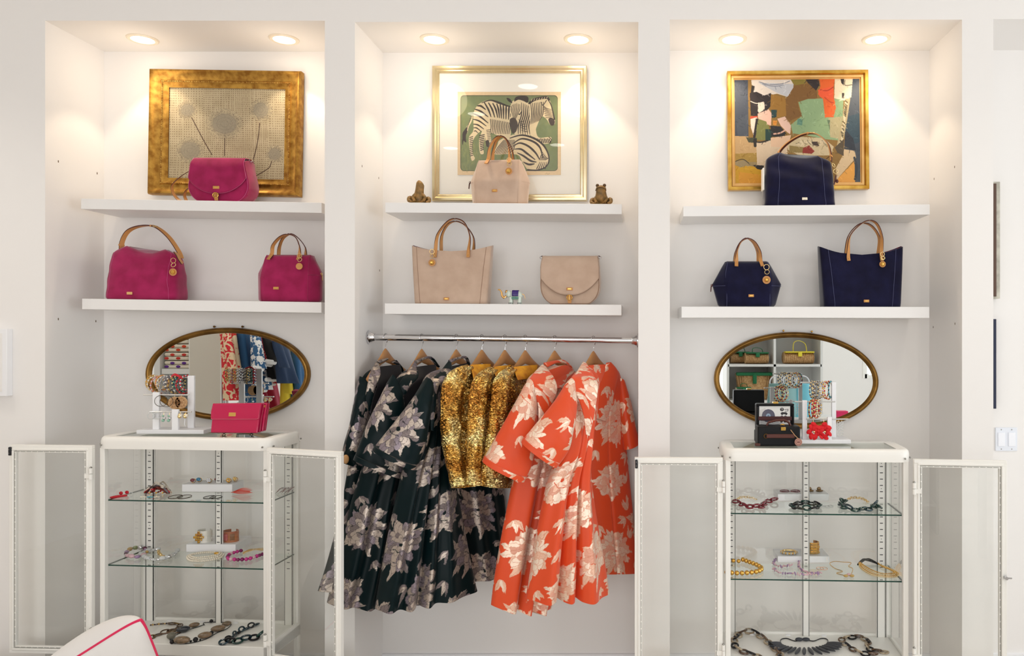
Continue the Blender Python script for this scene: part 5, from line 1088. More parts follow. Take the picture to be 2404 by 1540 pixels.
cloth('left_sleeve', [(1341, 888, 3.12, 1342, 960, 3.14, .024), (1312, 930, 3.07, 1343, 1010, 3.09, .044), (1268, 983, 3.04, 1336, 1055, 3.06, .05), (1224, 1035, 3.02, 1309, 1096, 3.04, .052)], M_orange, r_, T_orange, nu=280, nv=240, uv=(.24, .16), e=2.2, wob=.004)
cloth('cuff_trim', [(1229, 1027, 3.01, 1314, 1087, 3.03, .055), (1223, 1036, 3.01, 1308, 1098, 3.03, .057)], M_orange, r_, T_orange, nu=200, nv=20, uv=(.09, .12), e=2.2, curve=False)
cloth('lapel', [(1368, 850, 3.31, 1378, 856, 3.31, .005), (1352, 876, 3.20, 1396, 886, 3.22, .008), (1342, 896, 3.12, 1404, 908, 3.17, .008), (1366, 960, 3.13, 1396, 968, 3.15, .007), (1376, 1020, 3.13, 1384, 1024, 3.14, .003)], M_orange, r_, T_orange, nu=130, nv=220, uv=(.31, .18))
cloth('right_lapel', [(1424, 852, 3.46, 1434, 850, 3.48, .006), (1414, 880, 3.44, 1450, 872, 3.53, .008), (1404, 905, 3.42, 1446, 905, 3.53, .008), (1394, 980, 3.42, 1424, 990, 3.5, .006)], M_orange, r_, T_orange, nu=120, nv=160, uv=(.1, .02))
cloth('neck_lining', [(1380, 858, 3.37, 1424, 856, 3.47, .004), (1388, 880, 3.33, 1418, 878, 3.43, .004), (1398, 900, 3.30, 1408, 900, 3.38, .004)], M_orange, r_, T_orange, nu=60, nv=60, uv=(.1, .4))
# ------------------------------------------------------------------ glass display cabinets
M_slot = mat('slot_dark', (60, 60, 58), .6); M_gask = mat('gasket_grey', (176, 176, 170), .5)
M_cglass = glass_mat('cabinet_glass', (0.990, 0.997, 0.991), 0.0, 1.5, 1.6)
M_sglass = glass_mat('shelf_glass', (0.955, 0.98, 0.966), 0.0, 1.5)
M_screw = mat('screw_steel', (150, 148, 142), .3, .9)
def frame4(mb, x0, x1, z0, z1, y0, y1, w):
    mb.box(x0, x1, y0, y1, z0, z0 + w); mb.box(x0, x1, y0, y1, z1 - w, z1); mb.box(x0, x0 + w, y0, y1, z0 + w, z1 - w); mb.box(x1 - w, x1, y0, y1, z0 + w, z1 - w)
CAB = {}
def cabinet(key, cx_px, yf, rot, ztop_, zbot, zsh, label, doorang, catch, lock):
    """Wd wide, D deep; local x along the front, local y going back, origin on the floor under the middle of the front edge"""
    Wd, D = .766, .262; hw = Wd / 2
    x = (cx_px - CX) / F * yf; root = thing('display_cabinet', label, 'cabinet', (x, yf, 0), 'white framed glass display cabinets with both doors open', (0, 0, rot))
    B = lambda n, m, mb, p=root, bev=.002, seg=2: mb.build(n, m, p, world=False, bevel=bev, seg=seg)
    t = .022
    # top: rounded tray rim round a glass sheet
    mb = MB(); R = []
    def rr(ins, z, r0=.035):
        o = []; r = max(r0 - ins, .004)
        for qx, qy, a0 in ((hw + .012 - r0, D + .006 - r0, 0), (-hw - .012 + r0, D + .006 - r0, PI / 2), (-hw - .012 + r0, -.014 + r0, PI), (hw + .012 - r0, -.014 + r0, 1.5 * PI)):
            for s in np.linspace(0, PI / 2, 7): o.append((qx + r * math.cos(a0 + s), qy + r * math.sin(a0 + s), z))
        return o
    for ins, z in ((.0, ztop_ - .052), (-.001, ztop_ - .022), (.002, ztop_ - .008), (.010, ztop_), (.028, ztop_ - .001), (.052, ztop_ - .003), (.054, ztop_ - .008), (.054, ztop_ - .03), (.02, ztop_ - .046), (.02, ztop_ - .052)): R.append(rr(ins, z, .055))
    mb.rings(R, loop=True); mb.build('top_frame', M_white, root, world=False, ang=50)
    mb = MB(); mb.box(-hw + .04, hw - .04, .036, D - .045, ztop_ - .012, ztop_ - .006); mb.build('top_glass', glass_mat('top_glass', (.86, .89, .87), .02, 1.6), root, world=False, smooth=False)
    for sx in (-1, 1):
        for ly, lx in ((-.0145, sx * (hw - .018)), (.02, sx * (hw + .0125)), (D - .02, sx * (hw + .0125))):
            mb = MB(); mb.ell((lx, ly, ztop_ - .036), .0042, 8, 6); mb.build('screw', M_screw, root, world=False)
    # bottom tray, posts, legs
    mb = MB(); mb.box(-hw, hw, 0, D, zbot - .05, zbot); B('bottom_shelf', M_white, mb)
    for sx in (-1, 1):
        for y0 in (0, D - t):
            mb = MB(); xx = sx * (hw - t / 2); mb.box(xx - t / 2, xx + t / 2, y0, y0 + t, 0.0, ztop_ - .05); B('post', M_white, mb)
    # back: glass with perforated uprights
    mb = MB(); mb.box(-hw + t, hw - t, D - .010, D - .006, zbot, ztop_ - .052); mb.build('back_glass', M_cglass, root, world=False, smooth=False)
    for xx in (-hw + .045, 0.0, hw - .045):
        mb = MB(); wd = .034 if xx else .026; mb.box(xx - wd / 2, xx + wd / 2, D - .024, D - .012, zbot, ztop_ - .052); mb.box(xx - wd / 2 - .004, xx - wd / 2, D - .02, D - .012, zbot, ztop_ - .052); mb.box(xx + wd / 2, xx + wd / 2 + .004, D - .02, D - .012, zbot, ztop_ - .052); up = B('perforated_upright', M_white, mb, bev=.0008)
        for q in (-1, 1): mb = MB(); mb.box(xx + q * (wd / 2 + .0005) - .0009, xx + q * (wd / 2 + .0005) + .0009, D - .0252, D - .02, zbot, ztop_ - .052); mb.build('groove', M_slot, up, world=False, smooth=False)
        mb = MB(); zz = zbot + .26; k = 0
        while zz < ztop_ - .1:
            mb.box(xx - .0065, xx + .0065, D - .0256, D - .023, zz - .0016, zz + .0016)
            if k % 4 == 2: mb.ell((xx, D - .0245, zz + .014), (.0018, .001, .0018), 6, 4)
            zz += .0285; k += 1
        mb.build('slots', M_slot, up, world=False, smooth=False)
    mb = MB(); frame4(mb, -hw + t * .4, hw - t * .4, zbot, ztop_ - .05, D - .012, D - .001, .012); B('back_rim', M_white, mb, bev=.001)
    for i in range(4):
        mb = MB(); q = -hw + .14 + i * (Wd - .28) / 3; mb.ell((q, D - .02, zbot + .001), (.013, .008, .004), 10, 5); mb.build('glass_clip', M_whitep, root, world=False)
    for sx in (-1, 1):
        mb = MB(); mb.box(sx * (hw - .012) - .002, sx * (hw - .012) + .002, t, D - t, zbot, ztop_ - .052); mb.build('side_glass', M_cglass, root, world=False, smooth=False)
        mb = MB(); mb.box(sx * (hw - .006) - .006, sx * (hw - .006) + .006, t, D - t, zbot - .05, zbot + .012); B('side_rail', M_white, mb, bev=.001)
    for z in zsh:
        mb = MB(); mb.box(-hw + .018, hw - .018, .022, D - .026, z - .005, z); sh = mb.build('glass_shelf', M_sglass, root, world=False, smooth=False)
        mb = MB(); mb.box(-hw + .018, hw - .018, .0208, .0222, z - .0052, z + .0002); mb.build('green_edge', M_glassg, sh, world=False, smooth=False)
        for sx in (-1, 1):
            mb = MB(); mb.box(sx * (hw - .017) - .001, sx * (hw - .017) + .001, .022, D - .026, z - .005, z + .0002); mb.build('green_edge', M_glassg, sh, world=False, smooth=False)
    # doors, swung open beside the body
    dw = Wd / 2 - .004; z0, z1 = zbot - .045, ztop_ - .036
    for sx, ang in ((-1, doorang[0]), (1, doorang[1])):
        d_ = bpy.data.objects.new('door', None); C.objects.link(d_); d_.parent = root; d_.location = (sx * (hw + .006), -.016, 0); d_.rotation_euler = (0, 0, ang)
        d_['label'] = ('left' if sx < 0 else 'right') + ' door, opened flat'
        mk = lambda n, m, mb, bev=.0015: mb.build(n, m, d_, world=False, bevel=bev)
        xa, xb = (-dw, -.008) if sx < 0 else (.008, dw)
        mb = MB(); frame4(mb, xa, xb, z0, z1, -.012, .008, .016); mk('door_frame', M_white, mb)
        mb = MB(); frame4(mb, xa + .014, xb - .014, z0 + .014, z1 - .014, -.016, .004, .009); mk('inner_rim', M_white, mb, .002)
        mb = MB(); frame4(mb, xa + .026, xb - .026, z0 + .026, z1 - .026, -.013, .0, .006); mk('gasket', M_white, mb, .001)
        mb = MB(); p = .022
        X0, X1, Z0, Z1 = xa + .028, xb - .028, z0 + .028, z1 - .028
        n = int((Z1 - Z0) / .03)
        for i in range(n):
            za = Z0 + (Z1 - Z0) * i / n; zb_ = za + (Z1 - Z0) / n * .8
            for X_ in (X0, X1): mb.box(X_ - .0011, X_ + .0011, -.0142, -.012, za, zb_)
        n = int((X1 - X0) / .026)
        for i in range(n):
            q = X0 + (X1 - X0) * i / n; qb = q + (X1 - X0) / n * .8
            for Z_ in (Z0, Z1): mb.box(q, qb, -.0142, -.012, Z_ - .0011, Z_ + .0011)
        mb.build('gasket_slits', M_gask, d_, world=False, smooth=False)
        mb = MB(); mb.box(xa + .024, xb - .024, -.006, -.002, z0 + .024, z1 - .024); mb.build('door_glass', M_cglass, d_, world=False, smooth=False)
        for zz in (z0 + .09, z1 - .12):
            hx = -.006 if sx < 0 else .006
            mb = MB(); mb.cyl((hx, -.019, zz - .024), (hx, -.019, zz - .001), .0075, n=14); mb.cyl((hx, -.019, zz + .001), (hx, -.019, zz + .024), .0075, n=14); mb.box(min(hx, hx + sx * .028), max(hx, hx + sx * .028), -.021, -.009, zz - .02, zz - .002); hg = mb.build('hinge', M_white, d_, world=False)
            mb = MB(); mb.ell((hx, -.019, zz + .025), .0055, 8, 6); mb.build('hinge_pin', M_screw, hg, world=False)
        if sx < 0 and catch:
            mb = MB(); mb.box(xa + .002, xa + .013, -.02, -.011, z1 - .045, z1 - .008); ct = mb.build('magnet_catch', M_black, d_, world=False, bevel=.003, seg=3)
            for q in (-.018, -.034):
                mb = MB(); mb.ell((xa + .0075, -.0205, z1 + q), (.0018, .001, .0018), 8, 4); mb.build('screw', M_screw, ct, world=False)
        if sx > 0 and lock:
            zz = (z0 + z1) / 2 - .03; mb = MB(); mb.cyl((xb - .008, -.03, zz), (xb - .008, -.012, zz), .007, n=16); mb.box(xb - .008, xb + .014, -.026, -.023, zz - .003, zz + .003); mb.build('lock', M_chrome, d_, world=False)
    CAB[key] = (root, zsh, zbot, ztop_)
    return root
cabinet(1, 430, 3.195, math.radians(-4.5), 1.237, .342, (.957, .672), 'white framed glass cabinet in front of the left niche, doors open, jewellery inside', (math.radians(2), math.radians(-12)), True, False)
cabinet(2, 1917, 3.125, math.radians(-2.5), 1.198, .310, (.919, .638), 'white framed glass cabinet in front of the right niche, doors open, chunky chains inside', (math.radians(1), math.radians(-3)), True, True)
# ------------------------------------------------------------------ jewellery on the shelves
def JM(name, col, **k): return mat(name, col, **k)
def plane_pts(pts, z, n=5, closed=False): return [PZ(p[0], p[1], z + (p[2] if len(p) > 2 else 0)) for p in (smooth(pts, n, closed) if n else pts)]
def resamp(P_, step):
    P_ = [Vector(p) for p in P_]; d = [0]
    for a, b in zip(P_, P_[1:]): d.append(d[-1] + (b - a).length)
    n = max(2, int(d[-1] / step)); o = []
    A = np.array([tuple(p) for p in P_])
    for i in range(n + 1):
        t = d[-1] * i / n; o.append(Vector([float(np.interp(t, d, A[:, k])) for k in range(3)]))
    return o
def single(name, mb, m, label, cat, group=None, **k):
    o = mb.build(name, m, **k); tag(o, label, cat, group); return o
def necklace(label, name='bead_necklace', cat='necklace', group=None, loc=(0, 0, 0)): return thing(name, label, cat, loc, group)
def beads(root, P_, r, step, mats, jit=0.0, ellr=None, name='bead', sd=1, lift=None, stuffn=90):
    rg = random.Random(sd); pts = resamp(P_, step); n = 0
    for i, p in enumerate(pts):
        m = mats[i % len(mats)] if not isinstance(mats, dict) else None
        rr = r * (1 + jit * (rg.random() - .5)); t = (pts[min(i + 1, len(pts) - 1)] - pts[max(i - 1, 0)])
        mb = MB(); q = p + Vector((jit * r * (rg.random() - .5), jit * r * (rg.random() - .5), (lift if lift is not None else rr)))
        if ellr:
            R_ = Vector((1, 0, 0)).rotation_difference(t.normalized()).to_matrix(); mb.ell(q, [ellr[0] * rr, ellr[1] * rr, ellr[2] * rr], 12, 8, rot=R_)
        else: mb.ell(q, rr, 12, 8)
        mb.build(name, m, root); n += 1
def cord(root, P_, r, m, name='cord', lift=0.0):
    mb = MB(); mb.tube([p + Vector((0, 0, r + lift)) for p in P_], r, 6); return mb.build(name, m, root)
def chainlinks(root, P_, Lk, Wk, r, mats, name='link', sd=2, tilt=.5, flat=1.0, n=16):
    rg = random.Random(sd); pts = resamp(P_, Lk * .72)
    for i, p in enumerate(pts[:-1]):
        t = (pts[i + 1] - p).normalized(); side = t.cross(Vector((0, 0, 1))).normalized(); up = Vector((0, 0, 1))
        a = (tilt if i % 2 else -tilt * .3) + .35 * (rg.random() - .5); ay = (side * math.cos(a) + up * math.sin(a)).normalized()
        c = p + t * Lk * .36 + Vector((0, 0, r + abs(math.sin(a)) * Wk * .5))
        mb = MB(); mb.torus(c, Lk / 2 - r * .5, r, ax=t, ay=ay, n=n, m=8, sy=Wk / Lk)
        mb.build(name, mats[i % len(mats)], root)
def rootat(px, py, z): p = PZ(px, py, z); return tuple(p)
GJ = 'jewellery in the left cabinet'; GK = 'jewellery in the right cabinet'
red = JM('red_enamel', (196, 24, 40), rough=.25); dred = JM('oxblood_resin', (120, 12, 32), rough=.15, coat=.5); blk = JM('black_resin', (22, 20, 24), rough=.2)
teal = JM('teal_resin', (24, 62, 72), rough=.15, coat=.5, col2=(12, 30, 44), nscale=60); dgrn = JM('green_resin', (14, 66, 56), rough=.15, coat=.6, col2=(10, 44, 40), nscale=50)
horn = JM('horn_brown', (112, 84, 60), rough=.25, coat=.4, col2=(58, 42, 34), nscale=50); hornl = JM('horn_light', (196, 180, 152), rough=.3, coat=.3, col2=(120, 96, 70), nscale=60); olive = JM('olive_resin', (58, 58, 44), rough=.2, coat=.5, col2=(26, 30, 28), nscale=60)
agate = JM('agate_stone', (150, 122, 92), rough=.2, coat=.6, col2=(96, 84, 66), nscale=45); agdk = JM('agate_dark', (40, 44, 50), rough=.15, coat=.6)
crystal = JM('crystal', (238, 240, 238), rough=.05, trans=.35, ior=1.5); pearl = JM('pearl', (236, 226, 206), rough=.2, coat=.6, sheen=.2); pink = JM('pink_agate', (196, 40, 130), rough=.2, coat=.4); pinkd = JM('plum_agate', (126, 16, 84), rough=.2, coat=.4)
ameth = JM('amethyst', (140, 108, 150), rough=.2, coat=.4, col2=(176, 146, 178), nscale=90); rose = JM('rose_quartz', (216, 178, 184), rough=.2, coat=.4); citr = JM('citrine', (186, 152, 84), rough=.15, coat=.5); silv = M_chrome
rust = JM('rust_ribbon', (120, 50, 40), rough=.6); cream = JM('cream_ribbon', (226, 216, 200), rough=.6); grey_r = JM('grey_ribbon', (110, 108, 112), rough=.6); dk = JM('dark_brown_ribbon', (50, 30, 30), rough=.5); tq = JM('turquoise', (90, 170, 186), rough=.3)
def block(px0, py0, px1, py1, z, depth, label):
    """white display block: front face px0..px1 x py0..py1 standing on the shelf z"""
    a = PZ(px0, py1, z); y = a.y; b = W(px1, py0, y); mb = MB(); mb.poly([(a.x, y, z), (b.x, y, z), (b.x, y, b.z), (a.x, y, b.z)], (0, depth, 0))
    single('display_block', mb, M_whitep, label, 'display block', 'white display blocks on the glass shelves', bevel=.0015); return b.z, y
# --- left cabinet, upper shelf
z = CAB[1][1][0] + .0005
t = thing('hair_clip', 'red hair clip lying at the left end of the left cabinet upper shelf', 'hair clip', rootat(280, 1166, z), GJ)
mb = MB(); mb.tube(plane_pts([(258, 1168), (280, 1165), (299, 1163)], z + .004), [.003, .004, .005, .006, .006, .006, .005, .005, .005, .004, .003], 8); mb.build('clip_bar', red, t)
for q, r_2 in (((284, 1160), .009), ((298, 1158), .009)):
    mb = MB(); mb.ell(PZ(q[0], q[1] + 4, z) + Vector((0, 0, .012)), (r_2, .004, .008), 12, 8); mb.build('enamel_disc', red, t)
mb = MB(); mb.torus(PZ(308, 1166, z) + Vector((0, 0, .010)), .009, .001, n=18); mb.build('clear_ring', crystal, t)
t = thing('ribbon_bundle', 'tangled bundle of brown, cream and red ribbon necklaces on the left cabinet upper shelf', 'necklace bundle', rootat(368, 1158, z), GJ)
rg = random.Random(4)
for i in range(15):
    m_ = [rust, cream, grey_r, dk, red, cream, rust][i % 7]; x0 = 336 + rg.random() * 14; x1 = 392 + rg.random() * 14; hgt = .012 + .034 * rg.random() * (1 - abs(i - 7) / 12)
    P_ = [PZ(x0 + (x1 - x0) * s, 1160 - 8 * rg.random() * math.sin(PI * s) - 2 * rg.random(), z) + Vector((0, 0, .003 + hgt * math.sin(PI * s) ** .7)) for s in np.linspace(0, 1, 7)]
    P_ = [Vector(q) for q in smooth([tuple(q) for q in P_], 4)]; mb = MB(); mb.ribbon(P_, .007, .0012, [(.2, .4, .9)] * len(P_)); mb.build('ribbon', m_, t)
for i in range(9):
    mb = MB(); mb.ell(PZ(352 + 5 * i, 1160 - (i % 3) * 2, z) + Vector((0, 0, .006)), .0045, 8, 6); mb.build('bead', [M_gold, rust, red][i % 3], t)
t = thing('bow_earrings', 'small pale bow earrings with turquoise stones, below the ribbon bundle', 'earrings', rootat(356, 1168, z), GJ)
for px in (336, 352, 368): 
    mb = MB()
    for s in (-1, 1): mb.ell(PZ(px + s * 4, 1169, z) + Vector((0, 0, .004)), (.007, .004, .003), 10, 6)
    mb.ell(PZ(px, 1169, z) + Vector((0, 0, .006)), .003, 8, 6); mb.build('bow', pearl if px != 352 else tq, t)
def hoops(pairs, z, m, label, r, tr=.0016, sy=1.0, name='hoop_earrings', grp=GJ, lab2=None):
    t = thing(name, label, 'earrings', rootat(pairs[0][0], pairs[0][1], z), grp)
    for px, py in pairs:
        p = PZ(px, py, z); mb = MB(); mb.torus(p + Vector((0, 0, tr)), r, tr, ax=(1, 0, 0), ay=(0, 1, .06), n=28, sy=sy); mb.build('hoop', m, t)
hoops([(412, 1167), (433, 1167)], z, mat('dark_hoop', (74, 60, 44), .25, .6), 'pair of brown overlapping hoop earrings in front of the white block', .028)
hoops([(492, 1168), (507, 1168)], z, mat('black_hoop', (44, 38, 34), .25, .4), 'pair of black overlapping hoop earrings right of the brown hoops', .024)
zb, yb_ = block(427, 1137, 545, 1155, z, .10, 'white display block carrying six rings on the left cabinet upper shelf')
def ring_j(px, label, m, kind, py=0.0, dy=.03):
    x = (px - CX) / F * (yb_ + dy); c = Vector((x, yb_ + dy, zb)); t = thing('cocktail_ring', label, 'ring', tuple(c), 'rings on the white display block')
    mb = MB(); mb.torus(c + Vector((0, .006, .009)), .009, .0014, ax=(1, 0, 0), ay=(0, .4, .9), n=20, m=6); mb.build('band', M_gold, t)
    h = c + Vector((0, -.004, .014))
    if kind == 'stone':
        mb = MB(); mb.ell(h, (.011, .007, .008), 10, 7); mb.build('stone', m, t)
    elif kind == 'cluster':
        for k in range(7):
            a = 2 * PI * k / 6; q = h + (Vector((.0065 * math.cos(a), 0, .0065 * math.sin(a))) if k < 6 else Vector((0, -.003, 0))); mb = MB(); mb.ell(q, .0042, 8, 6); mb.build('bead', m, t)
    elif kind == 'flower':
        for k in range(6):
            a = 2 * PI * k / 6; mb = MB(); mb.ell(h + Vector((.007 * math.cos(a), 0, .007 * math.sin(a))), (.0042, .003, .0042), 8, 6); mb.build('petal', m, t)
        mb = MB(); mb.ell(h + Vector((0, -.003, 0)), .0032, 8, 6); mb.build('centre', pearl, t)
ring_j(453, 'grey and red cocktail ring, leftmost on the white block', JM('garnet_grey', (130, 60, 66), rough=.2, coat=.5), 'stone'); ring_j(467, 'blue faceted ring on the white block', JM('blue_stone', (70, 140, 176), rough=.1, coat=.6), 'stone', dy=.05)
ring_j(491, 'silver bead cluster ring on the white block', silv, 'cluster'); ring_j(510, 'dark red striped ball ring on the white block', JM('oxblood_ball', (130, 40, 44), rough=.2, coat=.5), 'stone', dy=.05)
ring_j(537, 'gold and black flower ring on the white block', M_gold, 'flower'); ring_j(552, 'pale gold knot ring, rightmost on the white block', M_lgold, 'cluster', dy=.06)
t = thing('feather_brooch', 'red feather brooch at the right of the left cabinet upper shelf', 'brooch', rootat(563, 1160, z), GJ); orr = JM('coral_red', (206, 66, 50), rough=.5)
a_, b_ = PZ(543, 1160, z) + Vector((0, 0, .008)), PZ(586, 1160, z) + Vector((0, 0, .012)); mb = MB(); mb.tube([a_, (a_ + b_) / 2 + Vector((0, 0, .006)), b_], [.0014, .002, .0008], 6); mb.build('quill', orr, t)
for i in range(13):
    s = (i + 1) / 14; c = a_.lerp(b_, s) + Vector((0, 0, .005 * math.sin(PI * s))); L_ = .020 * math.sin(PI * s) ** .6
    for sd in (-1, 1):
        mb = MB(); mb.ribbon([c, c + Vector((.010, 0, sd * L_ * .45)), c + Vector((.020, 0, sd * L_ * .75))], [.0028, .0024, .0006], .001, [(1, 0, .3)] * 3); mb.build('barb', orr, t)
t = thing('fringe_necklace', 'silver and rust fringe necklace seen through the left cabinet right door', 'necklace', rootat(664, 1158, z), GJ)
for i in range(14):
    mb = MB(); p = PZ(646 + 2.2 * i, 1160 - (i % 3) * 2, z); mb.tube([p + Vector((0, 0, .002)), p + Vector((.008, .01, .010 + .006 * math.sin(i))), p + Vector((.022, .02, .022 + .005 * math.cos(i * 2)))], .0014, 5); mb.build('strand', [silv, rust, grey_r][i % 3], t)
# --- left cabinet, lower glass shelf
z = CAB[1][1][1] + .0005
t = necklace('necklace of mixed pastel gem nuggets at the left of the left cabinet lower glass shelf', 'gemstone_necklace', group=GJ, loc=rootat(320, 1305, z))
P_ = plane_pts([(294, 1308), (300, 1298), (318, 1292), (338, 1292), (346, 1300)], z); beads(t, P_, .0105, .022, [silv, JM('plum', (90, 36, 60), rough=.2), ameth, rose, citr, JM('green_gem', (150, 160, 110), rough=.15)], .5, (1.1, .8, .8), 'gemstone')
P_ = plane_pts([(300, 1310), (318, 1313), (336, 1308)], z); beads(t, P_, .013, .026, [rose, rose, ameth], .4, (1.2, .8, .7), 'gemstone', 3)
t = necklace('clear crystal nugget necklace left of the pearls', 'crystal_necklace', group=GJ, loc=rootat(375, 1305, z))
P_ = plane_pts([(416, 1297), (402, 1310), (376, 1317), (346, 1315), (330, 1306), (348, 1297), (372, 1294)], z); beads(t, P_, .0085, .010, [crystal, crystal, silv, crystal], .9, (1.2, .9, .8), 'crystal', 5)
P_ = plane_pts([(372, 1294), (374, 1303), (384, 1310)], z); beads(t, P_, .006, .013, [citr, M_lgold], .6, None, 'gold_bead', 6)
t = necklace('multi-strand cream pearl necklace lying in front of the lower white block', 'pearl_necklace', group=GJ, loc=rootat(480, 1308, z))
for s in range(3):
    P_ = plane_pts([(520 - s * 2, 1300 + s), (480, 1298 + s * 2.4), (442 + 3 * s, 1306 + s), (446 + 5 * s, 1318 - s * 2), (480, 1319 - s * 3), (516 - 3 * s, 1312 - s * 2), (526 - 5 * s, 1303)], z, 5)
    mb = MB()
    for p in resamp(P_, .0082): mb.ell(p + Vector((0, 0, .0045 + .003 * s)), .0042, 8, 6)
    mb.build('pearl_strand', pearl, t)
mb = MB(); mb.ell(PZ(508, 1304, z) + Vector((0, 0, .010)), (.012, .006, .006), 10, 6); mb.build('clasp', M_gold, t)
t = necklace('magenta and plum round bead necklace beside the pearls', group=GJ, loc=rootat(570, 1310, z))
P_ = plane_pts([(566, 1297), (550, 1301), (536, 1308), (537, 1316), (556, 1318), (580, 1317), (598, 1312), (616, 1305)], z); beads(t, P_, .0085, .0165, [pinkd, pink, pink, rose, pink, pinkd], .15, None, 'bead', 7)
t = necklace('fine gold chain heaped behind the magenta beads', 'gold_chain', group=GJ, loc=rootat(595, 1292, z))
for s in range(3):
    P_ = plane_pts([(572, 1300 - s), (584, 1293 + s), (600, 1291), (616, 1289 + s * 2)], z, 4)
    mb = MB()
    for p in resamp(P_, .006): mb.torus(p + Vector((0, 0, .003)), .0035, .0009, n=8, m=5, ax=(1, .2, 0), ay=(0, .6, .8))
    mb.build('chain_strand', M_lgold, t)
zb, yb_ = block(437, 1278, 553, 1296, z, .145, 'white display block carrying two cuffs on the left cabinet lower glass shelf')
def cuff(px, ydy, zb, yb_, R_, H_, body, label, kind, grp):
    x = (px - CX) / F * (yb_ + ydy); c = Vector((x, yb_ + ydy, zb)); t = thing('cuff_bracelet', label, 'bracelet', tuple(c), grp); n = 36
    mb = MB(); aa = [(-.5 * PI + .2) + (2 * PI - .4) * k / n - PI / 2 + PI for k in range(n + 1)]
    aa = [PI / 2 + .35 + (2 * PI - .7) * k / n for k in range(n + 1)]
    R = [[c + Vector((R_ * math.cos(a), R_ * .8 * math.sin(a), 0)) * 1 for a in aa]]
    prof = [(R_, 0), (R_, H_), (R_ - .003, H_), (R_ - .003, 0)]
    mb.rings([[c + Vector((r * math.cos(a), r * .8 * math.sin(a), h)) for r, h in prof] for a in aa]); mb.build('band', body, t)
    return t, c
t, c = cuff(481, .05, zb, yb_, .033, .054, JM('white_enamel', (240, 236, 226), rough=.2, coat=.4), 'white enamel cuff with a gold jewelled cross on the white block', 0, 'cuff bracelets on the display blocks')
for i, (dx, dz) in enumerate(((0, 0), (0, 1), (0, -1), (1, 0), (-1, 0), (1, 1), (-1, 1), (1, -1), (-1, -1), (0, 1.9), (0, -1.9), (1.8, 0), (-1.8, 0))):
    q = c + Vector((-.012 + dx * .0105, -.030, .027 + dz * .0115)); mb = MB(); mb.obox(q, (.0048, 0, 0), (0, .003, 0), (0, 0, .0052)); s_ = mb.build('gold_setting', M_gold, t, bevel=.001)
    if i % 2: mb = MB(); mb.ell(q + Vector((0, -.004, 0)), (.0024, .002, .0024), 8, 5); mb.build('stone', pinkd if i % 4 == 1 else pearl, s_)
t, c = cuff(542, .055, zb, yb_, .036, .050, JM('amber_resin', (196, 120, 70), rough=.25, coat=.5, col2=(170, 84, 50), nscale=30), 'orange resin cuff with pink square panels on the white block', 0, 'cuff bracelets on the display blocks')
for dx, w_2, m_ in ((-.010, .012, JM('pink_resin', (196, 100, 100), rough=.2, coat=.5)), (-.029, .006, JM('pink_resin2', (210, 140, 130), rough=.2)), (.020, .008, JM('brown_resin', (140, 90, 50), rough=.2, coat=.5))):
    q = c + Vector((dx, -.8 * math.sqrt(max(.036 ** 2 - dx * dx, 1e-6)) - .001, .025)); mb = MB(); mb.obox(q, (w_2, dx * w_2 / .04, 0), (0, .0018, 0), (0, 0, .015)); mb.build('panel', m_, t, bevel=.001)
# --- left cabinet floor
z = CAB[1][2] + .0005
t = necklace('brown oval link necklace beside the white cushion', 'link_necklace', group=GJ, loc=rootat(385, 1485, z))
P_ = plane_pts([(354, 1469), (372, 1467), (396, 1465)], z); beads(t, P_, .004, .008, [horn, citr, dk], .3, None, 'small_bead', 3)
chainlinks(t, plane_pts([(398, 1465), (418, 1468), (424, 1475), (410, 1482), (390, 1486), (364, 1494), (350, 1502)], z), .040, .024, .0028, [horn, mat('bronze_link', (120, 96, 60), .25, .6), horn], tilt=.35)
mb = MB(); mb.torus(PZ(412, 1484, z) + Vector((0, 0, .006)), .036, .003, ax=(1, 0, 0), ay=(0, 1, .1), n=32, sy=.55); mb.build('link', horn, t)
t = necklace('large oval agate bead necklace on the left cabinet floor', 'stone_necklace', group=GJ, loc=rootat(470, 1490, z))
cordp = plane_pts([(480, 1468), (478, 1463), (500, 1461), (530, 1462), (543, 1466), (532, 1477), (508, 1487), (486, 1500), (460, 1508), (430, 1512), (404, 1508), (400, 1500), (416, 1490), (440, 1480), (466, 1472), (478, 1467)], z); cord(t, cordp, .0016, blk)
for px, py, rx, rz_, m_ in ((532, 1469, .020, .013, agate), (512, 1482, .030, .017, agate), (481, 1498, .028, .017, agate), (427, 1511, .036, .020, agate), (402, 1500, .018, .018, JM('agate_grey', (110, 106, 92), rough=.2, coat=.5)), (430, 1484, .028, .017, agdk), (456, 1472, .022, .013, agate)):
    p = PZ(px, py, z); mb = MB(); R_ = Matrix.Rotation({532: .6, 512: .5, 481: .5, 427: -.05, 402: 0, 430: .5, 456: .5}[px], 3, 'Y').transposed(); mb.ell(p + Vector((0, 0, rz_ * .8)), (rx, rz_, rz_ * .8), 16, 10, rot=Matrix.Rotation(.5 if px not in (427, 402) else 0, 3, 'Z')); mb.build('stone_bead', m_, t)
for px, py, r_2 in ((496, 1491, .0095), (459, 1507, .0105), (448, 1508, .005), (404, 1512, .0095), (470, 1504, .004), (496, 1462, .008)):
    mb = MB(); mb.ell(PZ(px, py, z) + Vector((0, 0, r_2)), r_2, 12, 8); mb.build('black_bead', blk, t)
t = necklace('dark teal resin link necklace at the right of the left cabinet floor', 'link_necklace', group=GJ, loc=rootat(565, 1495, z))
